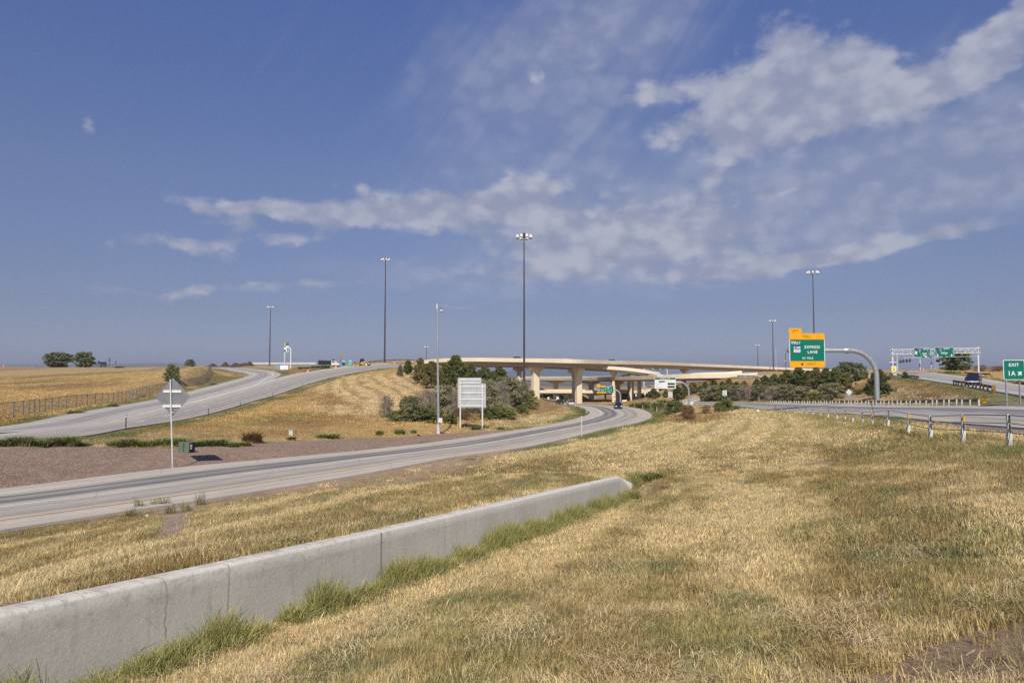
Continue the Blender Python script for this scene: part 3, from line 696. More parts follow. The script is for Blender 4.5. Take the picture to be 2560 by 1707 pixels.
# ------------------------------------------------------------ concrete retaining wall
def wall_material():
    m_ = bpy.data.materials.new('retaining_wall_concrete'); m_.use_nodes = True; t = NT(m_.node_tree); t.n.clear()
    b = t.node('ShaderNodeBsdfPrincipled'); o_ = t.node('ShaderNodeOutputMaterial'); t.l.new(b.outputs[0], o_.inputs[0]); b.inputs['Roughness'].default_value = .85; b.inputs['Specular IOR Level'].default_value = .2
    uv = t.node('ShaderNodeUVMap', uv_map='UVMap').outputs[0]; s_, h_, _ = t.sep(uv)      # s along (m), h up from the foot (m)
    p2 = t.xyz(s_, h_, 0.0)
    big = t.noise(p2, 1.1, 5, .6); fine = t.noise(p2, 28.0, 6, .7); drip = t.noise(t.xyz(t.m('MULTIPLY', s_, 7.0), t.m('MULTIPLY', h_, .8), 1.0), 1.0, 5, .65)
    col = t.mix(t.rng(big, .3, .7), (.58, .555, .49), (.67, .645, .57))
    col = t.mix(t.m('MULTIPLY', t.rng(drip, .52, .8), .35), col, (.30, .29, .26))
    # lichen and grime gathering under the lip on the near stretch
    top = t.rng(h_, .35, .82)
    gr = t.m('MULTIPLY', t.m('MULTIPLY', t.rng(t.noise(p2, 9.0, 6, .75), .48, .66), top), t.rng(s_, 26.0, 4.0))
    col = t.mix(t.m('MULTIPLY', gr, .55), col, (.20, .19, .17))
    # chipped reddish soil stains along the coping
    cop = t.m('MULTIPLY', t.rng(h_, .80, .83), t.rng(t.noise(p2, 5.0, 6, .7), .42, .58))
    col = t.mix(t.m('MULTIPLY', cop, .6), col, (.40, .33, .28))
    # hairline cracks: a few wandering vertical lines
    cr = None
    for (x0, k_) in ((10.38, .7), (11.19, .7), (12.7, .25), (16.5, .3), (19.2, .3), (22.6, .3), (26.0, .25)):
        wob = t.m('MULTIPLY', t.m('SUBTRACT', t.noise(t.xyz(x0 * 3.1, t.m('MULTIPLY', h_, 3.0), 0.0), 1.0, 4, .6), .5), .16)
        dd = t.m('ABSOLUTE', t.m('SUBTRACT', t.m('SUBTRACT', s_, x0), wob))
        g = t.m('MULTIPLY', t.rng(dd, .004, .013, 1.0, 0.0), k_); cr = g if cr is None else t.m('MAXIMUM', cr, g)
    col = t.mix(t.m('MULTIPLY', cr, t.rng(t.noise(p2, 6.0, 3, .5), .3, .55)), col, (.27, .21, .12))
    v_ = t.rng(fine, .25, .75, .93, 1.07); col = t.mix(1.0, col, t.xyz(v_, v_, v_), 'MULTIPLY')
    t.put(b.inputs['Base Color'], col)
    bn = t.node('ShaderNodeBump'); bn.inputs['Strength'].default_value = .6; bn.inputs['Distance'].default_value = .012
    t.put(bn.inputs['Height'], t.m('ADD', t.m('MULTIPLY', t.noise(p2, 11.0, 6, .65), .5), t.m('MULTIPLY', fine, .3))); t.l.new(bn.outputs[0], b.inputs['Normal'])
    return m_
def build_wall():
    ss = list(np.arange(0, WLEN, .16)) + [WLEN]; prof = []
    V = []; UV = []; rows = []
    for s_ in ss:
        jn = min(abs(s_ - j) for j in (14.1,))
        top = float(wall_top_z(s_)); ft = top - float(wall_h(s_)) - .35
        wob = (fbm(np.array([s_ / 1.3]), np.array([0.0]), 9)[0] - .5) * .014
        chip = (fbm(np.array([s_ / .35]), np.array([3.0]), 12, 4, .7)[0] - .5) * .022
        T = .27
        pr = [(0.0, ft), (0.0, top - .16), (.0, top - .03 + chip * .5), (-.012 + chip * .3, top - .012 + chip * .4), (-.035, top + .002), (-T + .03, top + wob), (-T, top - .03), (-T, ft)]
        b0 = WA + WD * s_ + WN * (wob + (0))
        for (o_, z_) in pr: V.append((b0[0] + WN[0] * o_, b0[1] + WN[1] * o_, z_)); UV.append((s_, .8 - (top - z_) if o_ > -.05 else .86 - o_ * .0))
        rows.append(len(pr))
    n = rows[0]; Fc = [(i * n + k_, i * n + k_ + 1, (i + 1) * n + k_ + 1, (i + 1) * n + k_) for i in range(len(ss) - 1) for k_ in range(n - 1)]
    # the end of the wall: a triangular wing sloping down into the ground
    base = (len(ss) - 1) * n; top = float(wall_top_z(WLEN)); E = WA + WD * (WLEN + 2.1) + WN * .36
    tip = len(V); V.append((E[0], E[1], top - .72)); UV.append((WLEN + 1.4, .1))
    V.append((E[0], E[1], top - 1.2)); UV.append((WLEN + 1.4, -.4)); V.append((E[0] - WN[0] * .27, E[1] - WN[1] * .27, top - .72)); UV.append((WLEN + 1.4, .1)); V.append((E[0] - WN[0] * .27, E[1] - WN[1] * .27, top - 1.2)); UV.append((WLEN + 1.4, -.4))
    Fc += [(base, base + 1, base + 2, base + 3, tip, tip + 1), (base + 3, base + 4, base + 5, base + 6, tip + 2, tip), (base + 6, base + 7, tip + 3, tip + 2), (tip, tip + 2, tip + 3, tip + 1)]
    me = bpy.data.meshes.new('retaining_wall'); me.from_pydata(V, [], Fc)
    ul = me.uv_layers.new(name='UVMap'); lv = np.empty(len(me.loops), np.int32); me.loops.foreach_get('vertex_index', lv); ul.data.foreach_set('uv', np.array(UV, np.float32)[lv].ravel())
    bm = bmesh.new(); bm.from_mesh(me); bmesh.ops.recalc_face_normals(bm, faces=bm.faces); bm.to_mesh(me); bm.free()
    me.materials.append(wall_material())
    o = bpy.data.objects.new('retaining_wall', me); link(o); auto_smooth(o, 40)
    tag(o, 'long low grey concrete retaining wall with hairline cracks in the dry grass', 'wall')
    q = WA + WD * 14.1
    j = MB(); ft = float(wall_top_z(14.1)) - .85; tp = float(wall_top_z(14.1)) - .012
    j.box(((q + WN * .001)[0], (q + WN * .001)[1], (ft + tp) / 2), (.012, .018, tp - ft), rz=math.atan2(WN[1], WN[0]))
    jo = j.build('expansion_joint', mat('joint_filler', (.24, .20, .15), .9), o); jo.data.name = 'expansion_joint'
build_wall()
# ------------------------------------------------------------ turf: instanced tufts of blades, coloured by the ground they grow from
def blade_mesh(name, n, rad, h, wd, lean, seed, segs=2, hvar=.5):
    g = np.random.default_rng(seed); V = []; Fc = []; T = []
    for i in range(n):
        a = g.uniform(0, 2 * math.pi); rr = rad * math.sqrt(g.uniform(0, 1)); bx, by = rr * math.cos(a), rr * math.sin(a)
        d = g.uniform(0, 2 * math.pi); hh = h * g.uniform(1 - hvar, 1 + hvar * .6); ln = lean * g.uniform(.15, 1) * hh
        fx, fy = math.cos(d), math.sin(d); qx, qy = -fy, fx; ww = wd * g.uniform(.6, 1.2); b = len(V)
        for s_ in range(segs):
            t = s_ / segs; o_ = ln * t * t
            for sg_ in (-1, 1): V.append((bx + fx * o_ + qx * ww / 2 * sg_ * (1 - .35 * t), by + fy * o_ + qy * ww / 2 * sg_ * (1 - .35 * t), hh * t * (1 - .25 * t * lean) - .01)) 
        V.append((bx + fx * ln, by + fy * ln, hh * (1 - .25 * lean)))
        for s_ in range(segs - 1): Fc.append((b + 2 * s_, b + 2 * s_ + 1, b + 2 * s_ + 3, b + 2 * s_ + 2))
        Fc.append((b + 2 * segs - 2, b + 2 * segs - 1, b + 2 * segs)); tv = g.uniform(0, 1); T += [tv] * (2 * segs + 1)
    me = bpy.data.meshes.new(name); me.from_pydata(V, [], Fc)
    at = me.attributes.new('tint', 'FLOAT', 'POINT'); at.data.foreach_set('value', np.array(T, np.float32)); return me
def blade_mat(name):
    m_ = bpy.data.materials.new(name); m_.use_nodes = True; t = NT(m_.node_tree); t.n.clear()
    out = t.node('ShaderNodeOutputMaterial')
    c = t.node('ShaderNodeAttribute', attribute_type='INSTANCER', attribute_name='gcol').outputs[0]
    tn = t.node('ShaderNodeAttribute', attribute_name='tint').outputs['Fac']
    v_ = t.rng(tn, 0, 1, .50, 1.42, smooth=False); c = t.mix(1.0, c, t.xyz(v_, v_, t.m('MULTIPLY', v_, .97)), 'MULTIPLY')
    df = t.node('ShaderNodeBsdfDiffuse'); tr = t.node('ShaderNodeBsdfTranslucent'); t.put(df.inputs[0], c); t.put(tr.inputs[0], c)
    mx = t.node('ShaderNodeMixShader'); mx.inputs[0].default_value = .28; t.l.new(df.outputs[0], mx.inputs[1]); t.l.new(tr.outputs[0], mx.inputs[2]); t.l.new(mx.outputs[0], out.inputs[0]); return m_
BL = blade_mat('grass_blades')
def scatter(name, pts, cols, scl, protos, label, kind='stuff', cat='grass', tilt=.15):
    """one object: a cloud of points carrying a tuft each (geometry nodes)"""
    n = len(pts); me = bpy.data.meshes.new(name); me.vertices.add(n); me.vertices.foreach_set('co', pts.astype(np.float32).ravel())
    a = me.attributes.new('gcol', 'FLOAT_COLOR', 'POINT'); a.data.foreach_set('color', np.concatenate([cols, np.ones((n, 1))], 1).astype(np.float32).ravel())
    a = me.attributes.new('scl', 'FLOAT_VECTOR', 'POINT'); a.data.foreach_set('vector', scl.astype(np.float32).ravel())
    rot = np.stack([RNG.normal(0, tilt, n), RNG.normal(0, tilt, n), RNG.uniform(0, 6.283, n)], 1)
    a = me.attributes.new('rot', 'FLOAT_VECTOR', 'POINT'); a.data.foreach_set('vector', rot.astype(np.float32).ravel())
    a = me.attributes.new('pick', 'INT', 'POINT'); a.data.foreach_set('value', RNG.integers(0, len(protos), n).astype(np.int32))
    me.materials.append(BL); o = bpy.data.objects.new(name, me); link(o); tag(o, label, cat, kind=kind)
    gt = bpy.data.node_groups.new(name, 'GeometryNodeTree')
    gt.interface.new_socket('Geometry', in_out='INPUT', socket_type='NodeSocketGeometry'); gt.interface.new_socket('Geometry', in_out='OUTPUT', socket_type='NodeSocketGeometry')
    N = gt.nodes; L_ = gt.links; gi = N.new('NodeGroupInput'); go = N.new('NodeGroupOutput')
    coll = bpy.data.collections.new(name + '_kinds')
    for p in protos: coll.objects.link(p)
    ci = N.new('GeometryNodeCollectionInfo'); ci.inputs['Collection'].default_value = coll; ci.inputs['Separate Children'].default_value = True; ci.inputs['Reset Children'].default_value = True
    ip = N.new('GeometryNodeInstanceOnPoints'); ip.inputs['Pick Instance'].default_value = True
    m2p = N.new('GeometryNodeMeshToPoints'); L_.new(gi.outputs[0], m2p.inputs['Mesh']); L_.new(m2p.outputs[0], ip.inputs['Points']); L_.new(ci.outputs[0], ip.inputs['Instance'])
    for at_, tp, sk in (('rot', 'FLOAT_VECTOR', 'Rotation'), ('scl', 'FLOAT_VECTOR', 'Scale'), ('pick', 'INT', 'Instance Index')):
        na = N.new('GeometryNodeInputNamedAttribute'); na.data_type = tp; na.inputs[0].default_value = at_; L_.new(na.outputs[0], ip.inputs[sk])
    L_.new(ip.outputs[0], go.inputs[0]); md = o.modifiers.new('tufts', 'NODES'); md.node_group = gt; return o
def protos(tagname, k, **kw):
    out = []
    for i in range(k):
        me = blade_mesh(tagname, seed=hash(tagname) % 1000 * 0 + len(tagname) * 31 + i, **kw); me.materials.append(BL); out.append(bpy.data.objects.new(tagname, me))
    return out
def in_wall(X, Y, m0=.02, m1=.3):
    s_ = (X - WA[0]) * WD[0] + (Y - WA[1]) * WD[1]; q = (X - WA[0]) * WN[0] + (Y - WA[1]) * WN[1]
    return (s_ > -1) & (s_ < WLEN + 1.4) & (q > -m1) & (q < m0)
def turf(name, r0, r1, n, pr, hk, label, azl=38.5, keepmin=0.0, pw=1.0, bright=1.0, off=.45):
    rr = np.exp(RNG.uniform(0, 1, n) ** pw * math.log(r1 / r0)) * r0; az = RNG.uniform(R(-azl), R(azl), n)
    X = rr * np.sin(az); Y = rr * np.cos(az)
    z, d = ground(X, Y, True); soil, plant, cover, hf = surf(X, Y, d)
    k_ = (RNG.uniform(0, 1, n) < np.clip(cover * 1.2, 0, 1)) & ~in_wall(X, Y) & (d > off)
    X, Y, z, plant, hf, d = X[k_], Y[k_], z[k_], plant[k_], hf[k_], d[k_]; m_ = len(X)
    j = RNG.normal(1, .16, (m_, 1)); hue = RNG.normal(0, .04, (m_, 1)); cols = np.clip(plant * bright * j * np.concatenate([1 + hue, 1 + 0 * hue, 1 - hue], 1), 0.01, .95)
    s_ = RNG.uniform(.75, 1.25, m_) * hk; sc = np.stack([s_, s_, s_ * hf], 1)
    return scatter(name, np.stack([X, Y, z], 1), cols, sc, pr, label)
import os
QK = 1.0
near_p = protos('short_tuft', 8, n=30, rad=.075, h=.070, wd=.0062, lean=.75)
mid_p = protos('mown_tuft', 6, n=36, rad=.17, h=.075, wd=.009, lean=.7)
far_p = protos('meadow_tuft', 5, n=40, rad=.50, h=.12, wd=.028, lean=.7)
wide_p = protos('field_tuft', 4, n=34, rad=1.1, h=.20, wd=.075, lean=.7)
turf('near_grass', 2.0, 9.5, 78000, near_p, 1.0, 'short mown straw-coloured grass stubble in the foreground', azl=62, pw=.75, bright=1.12)
turf('lawn_grass', 8.5, 30, 58000, mid_p, 1.0, 'mown straw and olive grass of the middle ground', azl=48, pw=.75, bright=1.1)
turf('meadow_grass', 27, 90, 37000, far_p, .8, 'dry mown grass further down the hollow', azl=42, pw=.75, bright=1.08, off=.75)
turf('field_grass', 80, 300, 42000, wide_p, .8, 'dry golden grass on the far slopes', pw=.75, bright=1.05, off=1.5)
# taller green blades along the foot of the wall and of the barrier
tall_p = protos('tall_blade_tuft', 8, n=13, rad=.15, h=.36, wd=.0065, lean=.85, segs=4, hvar=.75)
def wall_grass():
    n = 6500; s_ = RNG.uniform(4, WLEN + 2.5, n); off = np.abs(RNG.normal(0, .16, n)) + .05
    dens = fbm(s_ / .55, s_ * 0, 120, 3, .6); k_ = dens > .27; s_, off, dens = s_[k_], off[k_], dens[k_]
    X = WA[0] + WD[0] * s_ + WN[0] * off; Y = WA[1] + WD[1] * s_ + WN[1] * off; z = ground(X, Y)
    g = np.clip(RNG.normal(.55, .25, len(X)), 0, 1); col = lerp(np.array([[.55, .46, .22]]), np.array([[.27, .31, .10]]), g) * RNG.uniform(.85, 1.15, (len(X), 1))
    h = .48 + .80 * sstep(dens, .36, .66) * RNG.uniform(.6, 1.1, len(X)); h *= np.clip(1.25 - off * 1.8, .35, 1)
    return scatter('wall_foot_grass', np.stack([X, Y, z], 1), col, np.stack([.9 + 0 * h, .9 + 0 * h, h], 1), tall_p, 'taller yellow-green grass growing along the foot of the retaining wall', tilt=.22)
wall_grass()

# loose cut straw lying in swaths, and single dry stalks standing above the turf
def straw_mesh(name, n, seed):
    g = np.random.default_rng(seed); V = []; Fc = []; T = []
    for i in range(n):
        a = g.normal(0, .55); L = g.uniform(.04, .13); x, y, z = g.normal(0, .16), g.normal(0, .10), g.uniform(.03, .085); dx, dy, dz = math.cos(a) * L, math.sin(a) * L, g.normal(0, .025); w_ = .0016; b = len(V); nx, ny = -math.sin(a) * w_, math.cos(a) * w_; bow = g.uniform(-.02, .03)
        V += [(x - nx, y - ny, z), (x + nx, y + ny, z), (x + dx / 2 + nx, y + dy / 2 + ny, z + dz / 2 + bow), (x + dx / 2 - nx, y + dy / 2 - ny, z + dz / 2 + bow), (x + dx + nx, y + dy + ny, z + dz), (x + dx - nx, y + dy - ny, z + dz)]
        Fc += [(b, b + 3, b + 2, b + 1), (b + 3, b + 5, b + 4, b + 2)]; T += [g.uniform(.3, 1)] * 6
    me = bpy.data.meshes.new(name); me.from_pydata(V, [], Fc); at = me.attributes.new('tint', 'FLOAT', 'POINT'); at.data.foreach_set('value', np.array(T, np.float32)); me.materials.append(BL); return bpy.data.objects.new(name, me)
straw_p = [straw_mesh('loose_straw', 22, 300 + i) for i in range(5)]; stalk_p = protos('stalk', 4, n=5, rad=.05, h=.24, wd=.004, lean=.5, segs=3)
def loose():
    n = 8500; rr = np.exp(RNG.uniform(0, 1, n) ** .8 * math.log(22 / 3.2)) * 3.2; az = RNG.uniform(R(-50), R(50), n); X = rr * np.sin(az); Y = rr * np.cos(az)
    k_ = ((fbm((X * .95 - Y * .3) / .5, (X * .3 + Y * .95) / 3.2, 201, 4, .6) > .56) | (fbm(X / .3, Y / .5, 202, 3) > .70)) & ~in_wall(X, Y, .1, .35); X, Y = X[k_], Y[k_]; z, d = ground(X, Y, True); k_ = (d > .8) & (surf(X, Y, d)[2] > .3); X, Y, z = X[k_], Y[k_], z[k_]; m_ = len(X)
    col = np.array([[.72, .57, .35]]) * RNG.uniform(.75, 1.1, (m_, 1)); s_ = RNG.uniform(.8, 1.3, m_); scatter('loose_straw', np.stack([X, Y, z], 1), np.clip(col, 0, .95), np.stack([s_, s_, s_], 1), straw_p, 'loose pale cut straw lying in swaths over the mown grass', tilt=.08)
    n = 5200; rr = np.exp(RNG.uniform(0, 1, n) ** .8 * math.log(26 / 3.2)) * 3.2; az = RNG.uniform(R(-38), R(38), n); X = rr * np.sin(az); Y = rr * np.cos(az); k_ = (fbm(X / 1.4, Y / 2.4, 205, 4, .6) > .52) & ~in_wall(X, Y, .1, .35); X, Y = X[k_], Y[k_]
    z, d = ground(X, Y, True); k_ = d > .8; X, Y, z = X[k_], Y[k_], z[k_]; m_ = len(X); g = RNG.uniform(0, 1, m_) ** 2; col = lerp(np.array([[.62, .47, .24]]), np.array([[.20, .25, .12]]), g); s_ = RNG.uniform(.5, 1.0, m_)
    scatter('dry_stalks', np.stack([X, Y, z], 1), col, np.stack([s_, s_, s_], 1), stalk_p, 'scattered dry stalks and green blades standing above the mown grass', tilt=.25)
loose()
# crushed stone of the apron beside the centre road
def stones():
    pr = []
    STM = bpy.data.materials.new('crushed_stone'); STM.use_nodes = True; t = NT(STM.node_tree); b = t.n['Principled BSDF']; b.inputs['Roughness'].default_value = .9; t.l.new(t.node('ShaderNodeAttribute', attribute_type='INSTANCER', attribute_name='gcol').outputs[0], b.inputs['Base Color'])
    for i in range(4):
        g = random.Random(i); bm = bmesh.new(); bmesh.ops.create_icosphere(bm, subdivisions=1, radius=.05)
        for v in bm.verts: v.co *= g.uniform(.65, 1.25); v.co.z *= .6
        me = bpy.data.meshes.new('stone'); bm.to_mesh(me); bm.free(); me.materials.append(STM); pr.append(bpy.data.objects.new('stone', me))
    lo, hi_ = Z_GRAVEL.min(0), Z_GRAVEL.max(0); n = 230000; X = RNG.uniform(lo[0], hi_[0], n); Y = lo[1] + (hi_[1] - lo[1]) * RNG.uniform(0, 1, n) ** 1.3; k_ = inside(Z_GRAVEL, X, Y) & (abs(X) < Y * .78); X, Y = X[k_], Y[k_]; z, d = ground(X, Y, True); k_ = d > .3; X, Y, z = X[k_], Y[k_], z[k_]; m_ = len(X)
    col = np.array([[.26, .188, .145]]) * RNG.uniform(.55, 1.45, (m_, 1)) * np.array([1, 1, 1]) * (1 + RNG.normal(0, .06, (m_, 3))); s_ = RNG.uniform(.3, .85, m_) ** 1.2; o = scatter('crushed_stone', np.stack([X, Y, z], 1), np.clip(col, .03, .7), np.stack([s_, s_, s_], 1), pr, 'loose reddish crushed stone covering the apron', cat='gravel'); o.data.materials.clear()
stones()
# ------------------------------------------------------------ lettering and plates (all face -Y in their own frame)
def text(body, cap, x, z, y, material, parent, align='CENTER', name='lettering', bold=.0, sx=1.0):
    cu = bpy.data.curves.new('t', 'FONT'); cu.body = body; cu.size = cap / .72; cu.align_x = align; cu.align_y = 'CENTER'; cu.extrude = .006; cu.offset = bold * cap; cu.resolution_u = 3; cu.space_character = 1.08
    o = bpy.data.objects.new('t', cu); COL.objects.link(o); dg = bpy.context.evaluated_depsgraph_get()
    me = bpy.data.meshes.new_from_object(o.evaluated_get(dg)); bpy.data.objects.remove(o); bpy.data.curves.remove(cu)
    me.transform(Matrix.Translation((x, y, z)) @ Matrix.Rotation(math.pi / 2, 4, 'X') @ Matrix.Diagonal((sx, 1, 1, 1))); me.name = name
    me.materials.clear(); me.materials.append(material); o = bpy.data.objects.new(name, me); link(o, parent); KIDS.setdefault(parent.name, []).append(o); return o
def rrect(x0, z0, x1, z1, r, corners='1111', n=5):
    out = []
    for i, (cx, cz, a0) in enumerate(((x1 - r, z1 - r, 0), (x0 + r, z1 - r, 90), (x0 + r, z0 + r, 180), (x1 - r, z0 + r, 270))):
        if corners[i] == '1':
            for k_ in range(n + 1): a = R(a0 + 90 * k_ / n); out.append((cx + r * math.cos(a), cz + r * math.sin(a)))
        else: out.append((x1 if i in (0, 3) else x0, z1 if i < 2 else z0))
    return out
def plate(name, x0, z0, x1, z1, y, material, parent, r=.12, th=.012, corners='1111'):
    return MB().prism(rrect(x0, z0, x1, z1, max(r, .002), corners), y - th, y).build(name, material, parent)
def shape(name, pts, y, material, parent, th=.01): return MB().prism(pts, y - th, y).build(name, material, parent)
INK = mat('sign_ink', (.02, .02, .02), .5, 0, .05); MAROON = mat('sign_maroon', (.16, .02, .07), .4, 0, .05); BLUE_S = mat('sign_blue', (.02, .08, .42), .4, 0, .05); RED_S = mat('sign_red', (.60, .03, .03), .4, 0, .05)
GREYTXT = mat('sign_grey_ink', (.22, .22, .22), .5, 0, .05); PALEYEL = mat('sign_faded_yellow', (.80, .70, .26), .5, 0, .08)
DISPLAY = mat('toll_display', (.03, .035, .012), .3, 0, .4, 12)
def lane_arrow(x, z, h, y, material, parent, rot=0.0, name='arrow', style='lane'):
    if style == 'lane': pts = [(-.10, 1), (.10, 1), (.16, .62), (.78, .68), (0, 0), (-.78, .68), (-.16, .62)]
    else: pts = [(-.15, 1.0), (.15, 1.0), (.15, .58), (.66, .66), (0, 0), (-.66, .66), (-.15, .58)]
    c, s_ = math.cos(rot), math.sin(rot); q = []
    for a, b in pts: a, b = a * h * (.62 if style == 'lane' else .85), (b - .5) * h; q.append((x + a * c - b * s_, z + a * s_ + b * c))
    return shape(name, q, y, material, parent)
def state_shield(x, z, w_, y, parent, num='470'):
    h = w_ * .5
    s_ = plate('route_marker', x - w_ / 2, z, x + w_ / 2, z + h * .95, y, BLUE_S, parent, r=.01)
    MB().prism(rrect(x - w_ / 2, z + h * .30, x + w_ / 2, z + h * .65, .003), y - .02, y - .011).build('flag_band', SIGNWHITE, s_)
    MB().prism([(x - w_ * .18 + w_ * .13 * math.cos(t), z + h * .48 + w_ * .13 * math.sin(t)) for t in [i * math.pi / 8 for i in range(16)]], y - .027, y - .021).build('red_ring', RED_S, s_)
    n_ = plate('number_plate', x - w_ / 2, z - h, x + w_ / 2, z - h * .05, y, SIGNWHITE, parent, r=.03)
    text(num, w_ * .32, x, z - h * .52, y - .014, INK, parent)
def interstate(x, z, w_, y, parent, num='25', name='route_shield'):
    out = [(-.5, .30), (-.36, .5), (0, .42), (.36, .5), (.5, .30), (.46, -.1), (.26, -.38), (0, -.52), (-.26, -.38), (-.46, -.1)]
    s_ = shape(name, [(x + a * w_, z + b * w_) for a, b in out], y, BLUE_S, parent)
    MB().prism([(x + a * w_ * .97, z + b * w_ * .97) for a, b in ((-.5, .30), (-.36, .48), (0, .40), (.36, .48), (.5, .30), (.49, .20), (-.49, .20))], y - .018, y - .011).build('red_band', RED_S, s_)
    text(num, w_ * .42, x, z - w_ * .10, y - .014, SIGNWHITE, s_)

def arc(c, r, a0, a1, n=12):   # in the XZ plane
    return [(c[0] + r * math.cos(R(a0 + (a1 - a0) * i / n)), 0, c[1] + r * math.sin(R(a0 + (a1 - a0) * i / n))) for i in range(n + 1)]

# ---- big yellow and green toll-lane sign hung on a bent grey tube
def toll_sign():
    Y = 106.0; f0 = P(2193, 996, Y); foot = Vector((f0.x, Y, gz(f0.x, Y)))
    t = thing('overhead_toll_sign', 'large green and yellow WEST 470 EXPRESS LANE sign hung on a thick bent grey tube', 'road sign', foot)
    U = Y / F / 5.6 * 1.0
    def X(u): return P(1900 + u / 5.6, 900, Y).x - foot.x
    def Z(v): return P(2000, 780 + v / 5.6, Y).z - foot.z
    arm = Z(537); xr = 0.0; R_ = 3.9; r = .36
    pts = [(0, 0, -.6), (0, 0, 1.5)] + arc((xr - R_, arm - R_), R_, 0, 90, 14)
    MB().tube([(p[0], 0, p[2]) for p in pts], r, 18, False).tube([(-.0, 0, -.5), (0, 0, .08)], .62, 18).build('bent_post', GALV, t, smooth=True)
    fx = X(1222)
    MB().tube([(xr - R_, 0, arm), (fx + .1, 0, arm)], r, 18, False).tube([(fx + .09, 0, arm), (fx - .09, 0, arm)], .47, 18).tube([(fx + .55, 0, arm), (fx + .1, 0, arm)], [r + .002, .44], 18, False).tube([(fx - .1, 0, arm), (fx - .55, 0, arm)], [.44, r - .02], 18, False).build('flange', GALV, t, smooth=False)
    MB().tube([(fx - .4, 0, arm), (X(384), 0, arm)], r - .03, 16).build('arm', GALV, t, smooth=False)
    x0, x1 = X(397), X(884); y = -.55; z0, z1, z2, z3 = Z(772), Z(687), Z(388), Z(300)
    bx = MB()
    for zz in (z0 + .6, (z0 + z3) / 2, z3 - .6): bx.box(((x0 + x1) / 2, y + .1, zz), (x1 - x0 - .1, .1, .12))
    for xx in (x0 + 1, (x0 + x1) / 2, x1 - 1): bx.box((xx, y + .3, arm), (.14, .34, 2.6))
    bx.build('bracket', GALV, t)
    plate('white_border', x0 - .04, z1 - .02, x1 + .04, z2 + .02, y, SIGNWHITE, t, r=.01, th=.03)
    plate('green_face', x0 + .06, z1, x1 - .06, z2, y - .031, GREEN_S, t, r=.01)
    plate('lower_yellow_panel', x0 - .02, z0, x1 + .05, z1 - .01, y - .034, YEL_S, t, r=.28, corners='0011'); plate('upper_yellow_panel', x0 - .05, z2 + .01, x1 + .02, z3, y - .034, YEL_S, t, r=.28, corners='1100')
    plate('left_tab', X(389), Z(300) + .02, X(566), Z(231), y - .034, YEL_S, t, r=.08); yy = y - .05
    BK = mat('sign_border_orange', (.16, .055, .0), .5, 0, .05)
    text('LEFT', .34, X(478), Z(266), yy, BK, t); text('TOLL', .35, X(633), Z(348), yy, BK, t)
    text('W', .46, X(447), Z(433), yy, SIGNWHITE, t, bold=.015); text('EST', .35, X(512), Z(437), yy, SIGNWHITE, t, bold=.015)
    text('EXPRESS', .42, X(712), Z(494), yy, SIGNWHITE, t, bold=.02); text('LANE', .42, X(714), Z(563), yy, SIGNWHITE, t, bold=.02)
    text('1/4', .34, X(587), Z(648), yy, SIGNWHITE, t, bold=.02, sx=.8); text('MILE', .31, X(678), Z(647), yy, SIGNWHITE, t, bold=.02)
    lane_arrow(X(567), Z(730), .52, yy, INK, t); text('ONLY', .34, X(697), Z(729), yy, BK, t)
    state_shield(X(499), Z(519), .98, yy + .005, t)
toll_sign()

# ---- white toll-rate sign with two dark displays
def rate_sign():
    Y = 160.0; f0 = P(1722.5, 1004, Y); foot = Vector((f0.x, Y, gz(f0.x, Y)))
    t = thing('toll_rate_sign', 'white EXPRESS LANE toll-rate board with two dark displays on a curved pale post', 'road sign', foot)
    X = lambda u: P(1600 + u / 5.88, 900, Y).x - foot.x
    Z = lambda v: P(1700, 860 + v / 5.88, Y).z - foot.z
    arm = Z(558); R_ = 2.2; r = .20
    MB().tube([(0, 0, -.5), (0, 0, 1)] + [(p[0], 0, p[2]) for p in arc((-R_, arm - R_), R_, 0, 90, 12)] + [(X(540), 0, arm), (X(210), 0, arm)], [.26, .25] + [r] * 15, 12).build('bent_post', GALV, t)
    MB().box((.55, 0, .45), (.7, .5, .9)).build('base_cabinet', GALV_L, t)
    x0, x1, y = X(206), X(514), -.42
    plate('white_panel', x0, Z(654), x1, Z(490), y, SIGNWHITE, t, r=.04, th=.08)
    plate('green_header', x0 + .06, Z(522), x1 - .06, Z(493), y - .082, GREEN_S, t, r=.02); text('EXPRESS LANE', .23, X(358), Z(507), y - .1, SIGNWHITE, t, bold=.015)
    plate('maroon_badge', X(264), Z(561), X(355), Z(540), y - .084, MAROON, t, r=.04); text('TOLL TO', .20, X(413), Z(550), y - .086, GREYTXT, t)
    text('University', .21, X(222), Z(578), y - .086, GREYTXT, t, 'LEFT'); text('Blvd', .21, X(222), Z(599), y - .086, GREYTXT, t, 'LEFT'); text('Santa Fe Dr', .21, X(222), Z(630), y - .086, GREYTXT, t, 'LEFT')
    for a, b in ((598, 570), (641, 613)): plate('rate_display', X(394), Z(a), X(500), Z(b), y - .084, DISPLAY, t, r=.02)
    MB().box((X(290), 0, Z(462)), (1.5, .3, .2)).box((X(302), 0, Z(452)), (.2, .2, .45)).build('antenna_bar', WHITE, t)
rate_sign()

